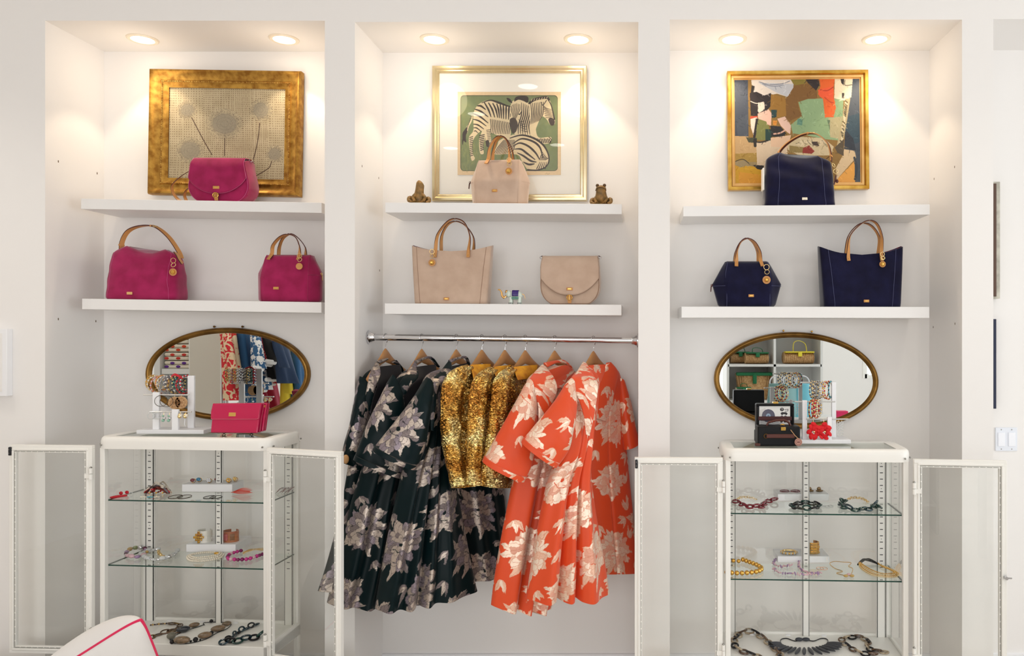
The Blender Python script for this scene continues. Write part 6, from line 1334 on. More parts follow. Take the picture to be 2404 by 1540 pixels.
chainlinks(t, plane_pts([(606, 1467), (590, 1474), (572, 1481), (556, 1490), (545, 1500), (530, 1508)], z), .034, .022, .0036, [teal, blk, teal], tilt=.9, sd=5); chainlinks(t, plane_pts([(518, 1511), (540, 1514), (556, 1510), (580, 1506), (606, 1500), (616, 1493)], z), .044, .032, .0045, [teal, blk, dgrn], tilt=.9, sd=8)
# --- right cabinet, upper shelf
z = CAB[2][1][0] + .0005
def chunky(label, back, front, mb_, mf, lk, z, sd=1, nm='link_necklace'):
    t = necklace(label, nm, group=GK, loc=rootat(front[len(front) // 2][0], front[len(front) // 2][1], z))
    if back: chainlinks(t, plane_pts(back, z), .018, .013, .0017, [mb_], tilt=.9, sd=sd, name='gold_link')
    chainlinks(t, plane_pts(front, z), lk, lk * .72, lk * .1, mf, tilt=.75, sd=sd + 1); return t
chunky('dark red resin chain necklace with a gold chain back', [(1730, 1176), (1738, 1170), (1756, 1170), (1776, 1174)], [(1722, 1180), (1736, 1184), (1748, 1192), (1770, 1195), (1790, 1192), (1796, 1182), (1812, 1179), (1824, 1178)], M_lgold, [dred], .040, z, 3)
chunky('coiled green and grey resin chain heaped in front of the white block', None, [(1858, 1192), (1870, 1186), (1888, 1184), (1905, 1186), (1924, 1190), (1912, 1197), (1890, 1200), (1866, 1196), (1858, 1190)], None, [dgrn, olive, blk], .040, z, 6)
t = chunky('green resin chain necklace with a pale gold chain back', [(1986, 1176), (2002, 1171), (2022, 1172), (2038, 1180)], [(1984, 1178), (1974, 1188), (1984, 1196), (2006, 1201), (2030, 1201), (2050, 1196), (2054, 1188), (2066, 1197)], M_lgold, [dgrn, dgrn, teal], .042, z, 9)
zb, yb_ = block(1826, 1160, 1946, 1176, z, .11, 'white display block carrying four earrings on the right cabinet upper shelf')
t = thing('ruby_earrings', 'pair of flat dark red oval earrings on the white block', 'earrings', rootat(1855, 1160, z), GK)
for px in (1842, 1867):
    c = Vector(((px - CX) / F * (yb_ + .05), yb_ + .05, zb)); mb = MB(); mb.torus(c + Vector((0, 0, .003)), .021, .002, ax=(1, 0, 0), ay=(0, 1, .25), n=24, sy=.6); mb.ell(c + Vector((0, 0, .003)), (.017, .009, .0018), 14, 6); mb.build('earring', JM('ruby_pave', (128, 50, 62), rough=.2, coat=.6), t)
t = thing('stud_earrings', 'pair of bronze rose earrings on the right of the white block', 'earrings', rootat(1910, 1160, z), GK)
for px in (1902, 1924):
    c = Vector(((px - CX) / F * (yb_ + .05), yb_ + .05, zb)); mb = MB(); mb.ell(c + Vector((0, 0, .005)), (.018, .010, .005), 14, 6); mb.ell(c + Vector((-.003, 0, .014)), (.010, .006, .009), 12, 8); mb.build('earring', mat('antique_bronze', (140, 112, 76), .3, .8), t)
hoops([(1930, 1190), (1942, 1190), (1950, 1189)], z, crystal, 'small clear crystal earrings right of the green coiled chain', .010, .0022, grp=GK, name='crystal_earrings')
# --- right cabinet, lower glass shelf
z = CAB[2][1][1] + .0005
t = necklace('large polished gold ball necklace at the left of the right cabinet lower glass shelf', 'gold_ball_necklace', group=GK, loc=rootat(1755, 1335, z))
P_ = plane_pts([(1710, 1322), (1722, 1321), (1734, 1322)], z); beads(t, P_, .0095, .019, [M_gold], 0, None, 'gold_ball')
P_ = plane_pts([(1744, 1319), (1760, 1325), (1778, 1332), (1788, 1340), (1778, 1347), (1756, 1350), (1732, 1351), (1706, 1349)], z); beads(t, P_, .0105, .0215, [M_gold], 0, None, 'gold_ball')
zb, yb_ = block(1826, 1306, 1947, 1321, z, .12, 'white display block carrying two gold bracelets on the right cabinet lower glass shelf')
c = Vector(((1852 - CX) / F * (yb_ + .045), yb_ + .045, zb)); t = thing('bangle', 'gold and crystal bangle lying on the white block', 'bracelet', tuple(c), 'cuff bracelets on the display blocks')
mb = MB(); mb.torus(c + Vector((0, 0, .007)), .034, .0055, ax=(1, 0, 0), ay=(0, 1, 0), n=36, m=8, sy=.75); mb.build('hoop', M_lgold, t)
for k in range(14):
    a = PI + PI * (k + .5) / 14; mb = MB(); mb.ell(c + Vector((.036 * math.cos(a), .028 * math.sin(a), .007)), .0052, 8, 6); mb.build('stone', crystal if k % 2 else M_gold, t)
c0 = (1907 - CX) / F * (yb_ + .055); t, c = cuff(1907, .055, zb, yb_, .031, .052, M_gold, 'gold basket-weave cuff standing upright on the white block', 0, 'cuff bracelets on the display blocks')
for i in range(4):
    for j in range(4):
        q = c + Vector((-.024 + i * .016, -.8 * math.sqrt(.031 ** 2 - (-.024 + i * .016) ** 2) - .001, .007 + j * .0125)); mb = MB(); mb.obox(q, (.0062, 0, 0), (0, .0025, 0), (0, 0, .0045)) if (i + j) % 2 else mb.obox(q, (.0040, 0, 0), (0, .0025, 0), (0, 0, .0058)); s_ = mb.build('woven_link', M_gold, t, bevel=.001)
        if (i + j) % 2 == 0: mb = MB(); mb.ell(q + Vector((0, -.003, 0)), .0018, 6, 5); mb.build('stone', pinkd, s_)
t = necklace('lilac amethyst chip necklace lying in front of the lower white block', 'chip_necklace', group=GK, loc=rootat(1870, 1340, z)); rg = random.Random(12)
for q, P_ in enumerate((plane_pts([(1880, 1318), (1850, 1319), (1824, 1316), (1816, 1326), (1830, 1333), (1858, 1330)], z), plane_pts([(1816, 1338), (1830, 1348), (1860, 1350), (1890, 1352), (1926, 1348)], z), plane_pts([(1876, 1320), (1876, 1334), (1890, 1345), (1920, 1350)], z))):
    for i, p in enumerate(resamp(P_, .0105)):
        mb = MB(); ax_ = Vector((rg.random() - .5, rg.random() - .5, rg.random() - .2)).normalized(); R_ = Vector((1, 0, 0)).rotation_difference(ax_).to_matrix(); mb.ell(p + Vector((0, 0, .006 + .002 * rg.random())), (.010, .0042, .0038), 6, 4, rot=R_); o = mb.build('chip', ameth if rg.random() < .6 else rose, t, smooth=False)
hoops([(1925, 1335), (1934, 1335)], z, mat('rose_gold', (226, 180, 150), .2, .9), 'pale rose gold hoops in front of the right end of the white block', .016, .0012, grp=GK)
t = necklace('fine gold chain with a double crystal pendant', 'pendant_necklace', group=GK, loc=rootat(1980, 1340, z))
P_ = plane_pts([(1990, 1353), (1975, 1350), (1964, 1346), (1978, 1342), (1960, 1335), (1948, 1324), (1958, 1319), (1976, 1320), (1998, 1322), (1992, 1330), (2002, 1336), (1998, 1350)], z, 5); mb = MB(); mb.tube([p + Vector((0, 0, .0016)) for p in P_], .0015, 5); mb.build('chain', M_gold, t)
for px in (1986, 2000, 1993):
    mb = MB(); mb.ell(PZ(px, 1355 - (3 if px == 1993 else 0), z) + Vector((0, 0, .006)), (.011, .007, .006), 10, 7); mb.build('pendant', citr if px != 1993 else rose, t)
t = necklace('multi-strand gold bead necklace with black ribbon ties', 'ribbon_necklace', group=GK, loc=rootat(2065, 1340, z))
for s in range(4):
    P_ = plane_pts([(2016 + s, 1324), (2022 + 3 * s, 1336 - s), (2044 + 2 * s, 1350 - 2.2 * s), (2074, 1356 - 2 * s), (2104 - 2 * s, 1355 - 2 * s), (2108 - 5 * s, 1346 - s), (2084 - 4 * s, 1334), (2060, 1325)], z, 5); mb = MB()
    for p in resamp(P_, .0062): mb.ell(p + Vector((0, 0, .003 + .0015 * s)), .0027, 6, 5)
    mb.build('bead_strand', M_gold if s % 2 else M_lgold, t)
for i in range(7):
    a_ = random.Random(i); P_ = [PZ(2012 + 6 * a_.random(), 1326, z), PZ(2022 + 4 * a_.random(), 1318, z) + Vector((0, 0, .012 * a_.random())), PZ(2040, 1320 + 3 * a_.random(), z) + Vector((0, 0, .008 + .01 * a_.random())), PZ(2062, 1324 + 3 * a_.random(), z) + Vector((0, 0, .004))]
    P_ = [Vector(q) for q in smooth([tuple(q) for q in P_], 4)]; mb = MB(); mb.ribbon(P_, .006, .0012, [(0, .6, .8)] * len(P_)); mb.build('ribbon', blk, t)
# --- right cabinet floor
z = CAB[2][2] + .0005
t = necklace('horn and black link necklace at the left of the right cabinet floor', 'link_necklace', group=GK, loc=rootat(1775, 1510, z))
chainlinks(t, plane_pts([(1722, 1512), (1730, 1498), (1744, 1488), (1764, 1486), (1782, 1494), (1800, 1508), (1816, 1522), (1828, 1536), (1836, 1556)], z), .048, .032, .0044, [hornl, blk, hornl, horn], tilt=.7, sd=4); chainlinks(t, plane_pts([(1722, 1516), (1736, 1530), (1760, 1538), (1780, 1546), (1800, 1556)], z), .046, .030, .0044, [blk, hornl, horn], tilt=.7, sd=7)
t = necklace('black spiked collar necklace with a knotted cord', 'spike_necklace', group=GK, loc=rootat(1888, 1530, z)); spk = JM('dark_slate', (58, 60, 66), rough=.45)
for i in range(17):
    s = i / 16; a = PI * (1.02 + .96 * s); cx_, cy_ = 1888 + 58 * math.cos(a), 1512 - 14 * math.sin(a); p0 = PZ(cx_, cy_, z); ce = PZ(1888, 1505, z); d_ = (p0 - ce); d_.z = 0; d_.normalize(); L_ = .034 + .018 * math.sin(PI * s)
    mb = MB(); ln = Vector((d_.x, d_.y, .1)).normalized(); R_ = Vector((1, 0, 0)).rotation_difference(ln).to_matrix(); mb.ell(p0 + ln * L_ * .7 + Vector((0, 0, .007)), (L_, .0085, .006), 12, 8, rot=R_); mb.build('spike', spk, t)
for s in (-1, 1):
    cord(t, plane_pts([(1888 + s * 56, 1510), (1888 + s * 54, 1502), (1888 + s * 40, 1500), (1888 + s * 22, 1506), (1888 + s * 8, 1503)], z), .0022, blk)
for px in (1876, 1892):
    mb = MB(); mb.ell(PZ(px, 1505, z) + Vector((0, 0, .008)), (.018, .010, .008), 12, 8); mb.build('toggle', spk, t)
t = necklace('brown and cream horn link necklace at the right of the right cabinet floor', 'link_necklace', group=GK, loc=rootat(2020, 1515, z))
chainlinks(t, plane_pts([(1972, 1508), (1985, 1502), (2010, 1499), (2030, 1503), (2042, 1512), (2034, 1521), (2044, 1530), (2066, 1533), (2084, 1533)], z), .042, .026, .0038, [horn, hornl, blk], tilt=.7, sd=3); chainlinks(t, plane_pts([(1976, 1510), (1990, 1520), (2006, 1530), (2030, 1540), (2060, 1542)], z), .042, .026, .0038, [hornl, blk, horn], tilt=.7, sd=6)
# ------------------------------------------------------------------ things standing on the cabinets
def top_at(key, px, py): return PZ(px, py, CAB[key][3])
ZT1, ZT2 = CAB[1][3] - .0005, CAB[2][3] - .0005
M_rod = mat('clear_rod', (214, 212, 208), .15, .4)
def jstand(key, zt, yfront, base, posts, rods, label, depth=.11):
    """base (px0, px1), posts (px0, px1, py_top, dy), rods (px0, px1, py, dy)"""
    X = lambda px, y: (px - CX) / F * y
    t = thing('jewellery_stand', label, 'jewellery stand', (X((base[0] + base[1]) / 2, yfront), yfront, zt), 'white jewellery stands on the cabinet tops')
    mb = MB(); mb.box(X(base[0], yfront), X(base[1], yfront), yfront, yfront + depth, zt, zt + .018); mb.build('base', M_whitep, t, bevel=.0015)
    for p0, p1, pt, dy in posts:
        y = yfront + dy; mb = MB(); mb.box(X(p0, y), X(p1, y), y, y + .012, zt + .018, EY + (CY - pt) / F * y); mb.build('post', M_whitep, t, bevel=.001)
    for p0, p1, py, dy in rods:
        y = yfront + dy + .006; z = EY + (CY - py) / F * y; mb = MB(); mb.cyl((X(p0, y), y, z), (X(p1, y), y, z), .0032, n=10); mb.build('crossbar', M_rod, t)
    return t
y1 = PZ(400, 1022, ZT1).y - .0
y1 = 3.30
jstand(1, ZT1, y1, (320, 478), [(358, 373, 921, .02), (403, 418, 961, -.0 + .004), (440, 455, 882, .075)], [(337, 444, 927, .02), (352, 450, 967, .004), (352, 458, 886, .075)], 'white three-post jewellery stand beside the pink wallet, hung with bracelets and earrings')
def bangle_on(px, py, y, R_, m, label, grp, r=.003, tilt=0.0, beadn=26, m2=None):
    x = (px - CX) / F * y; z = EY + (CY - py) / F * y; c = Vector((x, y, z - R_ + .003)); t = thing('bracelet', label, 'bracelet', (x, y, z - 2 * R_), grp)
    ax = Vector((math.sin(tilt), math.cos(tilt), 0)); 
    mb = MB(); mb.torus(c, R_, r * .45, ax=ax, ay=(0, 0, 1), n=24, m=5); mb.build('cord', m2 or m, t)
    for h in range(2):
        mb = MB()
        for k in range(h, beadn, 2):
            a = 2 * PI * k / beadn; mb.ell(c + ax * (R_ * math.cos(a)) + Vector((0, 0, R_ * math.sin(a))), r, 7, 5)
        mb.build('bead_row', m if h == 0 else (m2 or m), t)
BR = [(359, M_gold, citr, 'gold and bronze'), (366, M_lgold, pearl, 'pale gold and pearl'), (374, JM('coral_bead', (214, 130, 96), rough=.4), rose, 'coral'), (381, JM('salmon_bead', (226, 150, 110), rough=.4), M_gold, 'salmon pink'), (388, silv, pearl, 'silver and pearl'), (395, JM('grey_bead', (150, 150, 156), rough=.3), silv, 'grey'), (401, grey_r, silv, 'dark grey cord'), (408, pearl, grey_r, 'white and grey'), (414, horn, citr, 'brown'), (420, teal, M_lgold, 'teal striped'), (427, JM('aqua_bead', (90, 160, 140), rough=.4), teal, 'aqua'), (433, rust, red, 'dark red'), (438, red, silv, 'bright red')]
for i, (px, a_, b_, nm) in enumerate(BR):
    bangle_on(px, 883 + (i % 3), y1 + .081, .036 + .003 * ((i * 7) % 3 - 1), a_, nm + ' bead bracelet on the top bar of the left jewellery stand', 'bead bracelets on the top bar of the left stand', .0042, .45 + .12 * ((i * 5) % 3 - 1), 26, b_)
mb = MB(); mb.ribbon(smooth([(x_, y_, z_) for x_, y_, z_ in (tuple(W(402, 884, y1 + .07)), tuple(W(410, 879, y1 + .06)), tuple(W(420, 883, y1 + .06)), tuple(W(430, 887, y1 + .07)))], 4), .010, .0015, [(0, .3, 1)] * 13); single('hair_ribbon', mb, red, 'small red ribbon lying over the bead bracelets on the left stand', 'ribbon')
def hook_pair(name, pts, y, fn, label, grp=None):
    x = (sum(p[0] for p in pts) / len(pts) - CX) / F * y; t = thing(name, label, 'earrings', (x, y, EY + (CY - pts[0][1]) / F * y - .06), grp)
    for p in pts: fn(t, W(p[0], p[1], y))
    return t
def e_hoop(r, m, tr=.0011, sy=1.0):
    def f(t, p): mb = MB(); mb.torus(p + Vector((0, 0, -r * sy)), r, tr, ax=(.85, .5, 0), n=26, sy=sy); mb.build('hoop', m, t)
    return f
hook_pair('hoop_earrings', [(378, 928), (391, 929)], y1 + .022, e_hoop(.025, mat('dark_hoop2', (70, 60, 50), .3, .6)), 'dark hoop earrings hanging from the middle bar of the left stand')
def e_disc(t, p):
    mb = MB(); mb.tube([p, p + Vector((0, -.002, -.010))], .0008, 5); mb.build('hook', M_lgold, t); c = p + Vector((0, -.003, -.034)); mb = MB(); mb.cyl(c, c + Vector((0, .003, 0)), .028, n=28); d = mb.build('straw_disc', JM('straw', (216, 178, 134), rough=.8, col2=(186, 142, 98), nscale=180), t)
    mb = MB()
    for k in range(9): mb.tube([c + Vector((0, -.001, 0)), c + Vector((.026 * math.cos(k * .7), -.001, .026 * math.sin(k * .7)))], .0006, 4)
    mb.torus(c + Vector((0, -.001, 0)), .018, .0007, n=24, m=4); mb.build('weave', JM('straw_dark', (176, 128, 84), rough=.8), d)
hook_pair('straw_earrings', [(410, 928), (426, 927)], y1 + .045, e_disc, 'pair of round woven straw earrings on the left stand')
def e_drop(m1, m2, L_=.03, r=.007):
    def f(t, p):
        mb = MB(); mb.tube([p, p + Vector((0, -.002, -.012))], .0008, 5); mb.build('hook', M_lgold, t)
        for k in range(3): mb = MB(); mb.ell(p + Vector((.003 * ((k % 2) * 2 - 1), -.002, -.014 - L_ * k / 3)), r * (.7 + .15 * k), 8, 6); mb.build('drop', m1 if k % 2 == 0 else m2, t)
    return f
ye = y1 + .006
hook_pair('clear_earrings', [(355, 969), (368, 969)], ye, e_hoop(.014, crystal, .002), 'clear ring earrings at the left end of the lower bar')
hook_pair('green_earrings', [(385, 969), (398, 969)], ye, e_drop(JM('pale_jade', (150, 190, 168), rough=.3), silv), 'pale green drop earrings on the lower bar')
hook_pair('shell_earrings', [(424, 966), (437, 966)], ye, e_drop(M_lgold, pearl, .012, .009), 'gold shell earrings at the right end of the lower bar')
mb = MB(); mb.tube([W(431, 974, ye), W(434, 985, ye), W(433, 996, ye), W(435, 1001, ye)], [.001, .0018, .0015, .001], 5); single('swing_tag', mb, M_whitep, 'thin white swing tag string hanging under the gold shell earrings', 'tag')
# wallet on a wire stand
yw = 3.27; k = yw / F; x0 = (557 - CX) * k; zt = ZT1
t = thing('wire_easel', 'small black wire easel under the bright pink wallet', 'display easel', (x0, yw, zt)); wire = mat('black_wire', (40, 34, 34), .35, .6)
def wp(px, py, dy=0.0): return W(px, py, yw + dy)
mb = MB(); mb.tube([wp(518, 1014), wp(530, 1013.5), wp(560, 1015), wp(592, 1013.5), wp(597, 1015)], .0018, 6); mb.build('crossbar', wire, t)
for pts in ([(522, 1015, 0), (530, 1021, -.02), (519, 1027, -.02)], [(530, 1015, 0), (521, 1022, -.02), (534, 1027, -.02)], [(587, 1014, 0), (594, 1020, -.02), (588, 1027, -.02)], [(594, 1014, 0), (586, 1021, -.02), (596, 1027, -.02)], [(555, 1027, -.01), (556, 1019, 0), (594, 1018, 0)]):
    mb = MB(); mb.tube([wp(*p) for p in pts], .0016, 6); mb.build('leg', wire, t)
zs_ = [p for p in t.children]
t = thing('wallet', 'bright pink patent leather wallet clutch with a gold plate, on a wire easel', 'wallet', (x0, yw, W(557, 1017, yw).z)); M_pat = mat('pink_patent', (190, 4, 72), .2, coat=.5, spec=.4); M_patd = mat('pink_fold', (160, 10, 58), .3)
A_, B_, C_, D_ = wp(503, 948, .03), wp(614, 947, .03), wp(494, 1016, -.012), wp(604, 1017, -.012)
def wal(u, v, dy): 
    p = (A_ * (1 - u) + B_ * u) * (1 - v) + (C_ * (1 - u) + D_ * u) * v; return p + Vector((0, dy, 0))
def slab(u0, u1, v0, v1, y0, y1, name, m, bev=.004, nu=14, bow=.004):
    mb = MB(); R = []
    for i in range(nu + 1):
        u = u0 + (u1 - u0) * i / nu; R.append([wal(u, v0, y0), wal(u, (v0 + v1) / 2, y0 - bow), wal(u, v1, y0), wal(u, v1, y1), wal(u, v0, y1)])
    mb.rings(R); return mb.build(name, m, t, bevel=bev, seg=3, ang=50)
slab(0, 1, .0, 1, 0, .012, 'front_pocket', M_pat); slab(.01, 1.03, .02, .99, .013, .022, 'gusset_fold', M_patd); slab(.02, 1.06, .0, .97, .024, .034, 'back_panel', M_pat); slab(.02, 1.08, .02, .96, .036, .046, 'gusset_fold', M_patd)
fl = slab(-.015, 1.012, -.02, .53, -.008, -.002, 'flap', M_pat, .003, 14, .006)
mb = MB()
for pts in ([(0.0, .5), (0.02, .52), (.5, .525), (.97, .52), (1.0, .5)], ): mb.tube([wal(u - .0, v, -.0095) for u, v in pts], .0008, 5)
mb.build('stitching', mat('pink_thread', (226, 130, 150), .6), fl)
mb = MB(); c_ = wal(.44, .36, -.011); mb.obox(c_, (.0155, 0, 0), (0, .0015, 0), (0, .002, .0085)); mb.build('logo_plate', M_plate, fl, bevel=.001)
mb = MB(); c_ = wal(1.02, .12, .02); mb.cyl(c_, c_ + Vector((.004, 0, 0)), .006, n=14); mb.build('snap', M_plate, t)
# ------------------------------------------------------------------ right cabinet top
y2 = 3.27
jstand(2, ZT2, y2, (1866, 1998), [(1884, 1895, 940, .02), (1943, 1953, 979, .004), (1953, 1963, 897, .075)], [(1866, 1961, 943, .02), (1893, 1992, 984, .004), (1880, 1962, 898, .075)], 'white three-post jewellery stand beside the black cases, with red flower earrings')
for i, (px, a_, b_, nm) in enumerate(((1905, M_gold, rust, 'gold and rust'), (1911, red, M_lgold, 'bright red and gold'), (1917, M_lgold, red, 'pale gold and red'), (1923, silv, M_lgold, 'silver and gold'))):
    bangle_on(px, 941 - i % 2, y2 + .026, .040 - .003 * (i % 2), a_, nm + ' bead bracelet on the middle bar of the right jewellery stand', 'bracelets on the right stand', .0045, .5, 24, b_)
for i, (px, a_, b_, nm) in enumerate(((1906, M_lgold, grey_r, 'khaki and gold'), (1914, grey_r, M_lgold, 'grey cord'), (1922, silv, horn, 'silver and brown'), (1930, M_lgold, silv, 'gold and silver'), (1938, rose, M_gold, 'rose and gold'), (1945, red, M_lgold, 'red and gold'), (1950, teal, tq, 'teal'))):
    bangle_on(px, 897, y2 + .081, .036 + .002 * (i % 3), a_, nm + ' bracelet on the top bar of the right jewellery stand', 'bracelets on the right stand', .004, .5 + .1 * (i % 3), 24, b_)
redf = JM('red_petal', (216, 16, 26), rough=.7)
def e_flower(t, p):
    mb = MB(); mb.tube([p, p + Vector((0, -.003, -.022))], .0008, 5); mb.build('hook', M_lgold, t); c = p + Vector((0, -.006, -.052)); rg = random.Random(int(p.x * 999))
    for k in range(16):
        a = 2 * PI * k / 16 * 2.4; rr = .010 + .018 * (k / 16); q = c + Vector((rr * math.cos(a), -.006 + .006 * rg.random(), rr * 1.25 * math.sin(a)))
        R_ = Matrix.Rotation(rg.random() * 3, 3, 'Y') @ Matrix.Rotation(rg.random() - .5, 3, 'X'); mb = MB(); mb.ell(q, (.013, .003, .009), 9, 5, rot=R_); mb.build('petal', redf, t)
    mb = MB(); mb.ell(c + Vector((0, -.01, 0)), .005, 8, 6); mb.build('bead', M_lgold, t)
hook_pair('flower_earrings', [(1909, 985), (1934, 985)], y2 + .004, e_flower, 'pair of large ruffled red flower earrings on the right stand')
def e_cry(t, p):
    mb = MB(); mb.tube([p, p + Vector((0, -.002, -.008))], .0008, 5); mb.build('hook', M_lgold, t)
    for k in range(5):
        mb = MB(); mb.torus(p + Vector((0, -.002, -.014 - .0125 * k)), .006, .0014, n=14, m=5); mb.build('crystal_link', crystal, t)
hook_pair('crystal_drop_earrings', [(1968, 985), (1976, 985)], y2 + .008, e_cry, 'long clear crystal drop earrings at the right end of the bar')
# black travel cases
M_case = mat('black_leather_case', (16, 16, 18), .45, spec=.25, bump=.12, bscale=300); M_brn = mat('brown_leather_strap', (84, 40, 30), .4)
yc = 3.20; kc = yc / F; xc = (1829 - CX) * kc; t = thing('travel_case', 'small black hard case with a brown strap, closed, in front of the open case', 'case', (xc, yc, ZT2))
h = .086; w_ = 100 * kc; d = .075
mb = MB(); mb.box(xc - w_ / 2, xc + w_ / 2, yc, yc + d, ZT2, ZT2 + h); mb.build('body', M_case, t, bevel=.006, seg=3)
mb = MB(); mb.box(xc - w_ * .30, xc + w_ * .36, yc - .006, yc, ZT2 + h * .42, ZT2 + h * .62); mb.build('front_strap', M_brn, t, bevel=.002)
mb = MB(); mb.torus((xc - w_ * .31, yc - .004, ZT2 + h * .52), .009, .0015, n=18); mb.build('strap_ring', M_brass, t)
mb = MB(); mb.box(xc + w_ * .04, xc + w_ * .15, yc - .006, yc, ZT2 + h * .80, ZT2 + h * .97); mb.build('latch', M_gold, t, bevel=.001)
for sx in (-1, 1):
    mb = MB(); mb.box(xc + sx * w_ * .5 - .012, xc + sx * w_ * .5 + (.0 if sx < 0 else .0) + .001 + (.011 if sx < 0 else 0), yc - .0015, yc + .01, ZT2 + .001, ZT2 + .013); mb.build('corner_guard', M_brn, t, bevel=.003)
mb = MB(); mb.tube([Vector((xc + u * w_, yc + .03, ZT2 + h + v)) for u, v in ((-.26, 0), (-.22, .014), (-.05, .022), (.15, .024), (.26, .014), (.30, 0))], .005, 8); mb.build('handle', M_brn, t)
t = thing('travel_case', 'black hard case standing open behind the closed one, lid lined with printed paper', 'case', ((1821 - CX) / F * 3.30, 3.30, ZT2)); yo = 3.285
def co(px, py, dy=0.0): return W(px, py, yo + dy)
P0, P1 = co(1776, 948), co(1865, 1010)
mb = MB(); mb.box(P0.x, P1.x, yo + .01, yo + .05, P1.z - .004, P0.z); mb.build('lid', M_case, t, bevel=.007, seg=3)
mb = MB(); frame4(mb, P0.x, P1.x, P1.z - .004, P0.z, yo, yo + .02, .010); mb.build('lid_rim', M_case, t, bevel=.004, seg=2)
mb = MB(); mb.box(P0.x, P1.x, yo + .0, yo + .07, ZT2, P1.z - .004); mb.build('body', M_case, t, bevel=.005, seg=2)
cv = Canvas(590, 930, 945, 1180, 190, (232, 230, 226)); 
for rr, c_ in ((120, (120, 116, 132)), (74, (86, 84, 100)), (64, (96, 94, 110)), (26, (150, 172, 190)), (10, (110, 120, 140))): cv.ellipse(695, 1040, rr * (1 if rr < 100 else .0) + .1, rr * (1 if rr < 100 else 0) + .1, c_)
for i in range(9): cv.line([(600, 1090 + i * 11), (840 - i * 8, 1120 + i * 9)], 4, (90, 90, 98))
for q in range(5): cv.line([(600 + 14 * q, 975 - 5 * q), (610 + 10 * q, 1100), ], 3, (120, 116, 118))
cv.ellipse(850, 968, 22, 20, (50, 44, 48)); cv.line([(842, 960), (858, 960), (848, 978)], 4, (226, 222, 218)); cv.poly([(835, 1010), (850, 998), (900, 1000), (915, 1014), (912, 1024), (838, 1024)], (54, 50, 54)); cv.ellipse(852, 1024, 8, 8, (30, 28, 30)); cv.ellipse(898, 1024, 8, 8, (30, 28, 30)); cv.line([(880, 970), (920, 965), (918, 985), (885, 988)], 6, (60, 56, 60))
for q in (850, 890): cv.ellipse(q, 1052, 15, 15, (90, 84, 92)); cv.ellipse(q, 1052, 6, 6, (220, 216, 214))
for q in (845, 885): cv.ellipse(q, 1105, 15, 13, (80, 66, 70))
picture('printed_lining', cv, [co(1782.5, 953.5, -.0015 + .0105), co(1855, 953.5, .009), co(1782.5, 1005, .009), co(1855, 1005, .009)], M_paint, t)
mb = MB(); a_, b_ = co(1780, 978), co(1859, 987); mb.box(a_.x, b_.x, yo - .001, yo + .008, b_.z, a_.z); mb.build('elastic_band', mat('oxblood_band', (70, 28, 28), .6), t, bevel=.002)
mb = MB(); a_, b_ = co(1816, 944), co(1828, 950); mb.box(a_.x, b_.x, yo + .008, yo + .03, b_.z, a_.z); mb.build('latch', M_gold, t, bevel=.0015)
mb = MB(); a_ = co(1837, 999, -.03); mb.ell(a_, (.013, .008, .008), 12, 8); mb.build('clasp_knob', M_gold, t)
t = thing('swing_tag', 'round pinkish leather swing tag hanging from the closed black case', 'tag', tuple(W(1874, 1046, yc - .01))); c_ = W(1874.5, 1038, yc - .012)
mb = MB(); mb.cyl(c_, c_ + Vector((0, .003, 0)), .0165, n=26); mb.build('disc', mat('blush_leather', (186, 138, 122), .5), t, bevel=.0006)
mb = MB(); mb.torus(c_ + Vector((0, -.0004, 0)), .0115, .0007, n=24, m=4); mb.obox(c_ + Vector((0, -.0004, 0)), (.006, 0, 0), (0, .0005, 0), (0, 0, .003)); mb.build('embossing', mat('blush_dark', (130, 84, 76), .5), t)
mb = MB(); mb.tube([c_ + Vector((0, 0, .014)), W(1866, 1022, yc - .012), W(1856, 1009, yc - .01)], .0014, 5); mb.build('cord', mat('tan_cord', (206, 160, 112), .6), t)
# ------------------------------------------------------------------ cushion on a sofa in the foreground
yq = 2.30
def Q(px, py, dy=0.0): return W(px, py, yq + dy)
t = thing('cushion', 'white linen cushion with bright pink piping, one corner up, in the foreground', 'cushion', tuple(Q(235, 1700)))
TL, TR, BR_, BL = Q(338, 1440), Q(408, 1640, .3), Q(200, 1830, .42), Q(-10, 1655, .10)
nn_ = (TR - TL).cross(BL - TL).normalized(); nn_ = nn_ if nn_.y > 0 else -nn_
nu = 44; P = np.zeros((nu, nu, 3)); Pb = np.zeros((nu, nu, 3))
for i in range(nu):
    for j in range(nu):
        u = .5 - .5 * math.cos(PI * i / (nu - 1)); v = .5 - .5 * math.cos(PI * j / (nu - 1)); p = (TL * (1 - u) + TR * u) * (1 - v) + (BL * (1 - u) + BR_ * u) * v
        a_, b_ = 2 * u - 1, 2 * v - 1; puff = (math.sqrt(max(0, 1 - a_ * a_)) * math.sqrt(max(0, 1 - b_ * b_))) ** 1.0
        c_ = (TL + TR + BR_ + BL) / 4; pin = 1 - .055 * (abs(a_) * abs(b_)) ** 5 - .035 * ((1 - a_ * a_) * abs(b_) ** 4 + (1 - b_ * b_) * abs(a_) ** 4) + .012 * math.sin(7 * u - 2) * abs(b_) ** 6; p = c_ + (p - c_) * pin
        wr = .004 * math.sin(9 * u + 5 * v) * puff
        P[i, j] = p - nn_ * (.07 * puff + wr); Pb[i, j] = p + (nn_ + Vector((-.42, 0, .04))) * (.17 * puff + wr)
M_cush = mat('cushion_linen', (236, 234, 232), .9, bump=.3, bscale=600)
grid_mesh('front_panel', P, None, M_cush, t, flip=False); grid_mesh('back_panel', Pb, None, M_cush, t, flip=True)
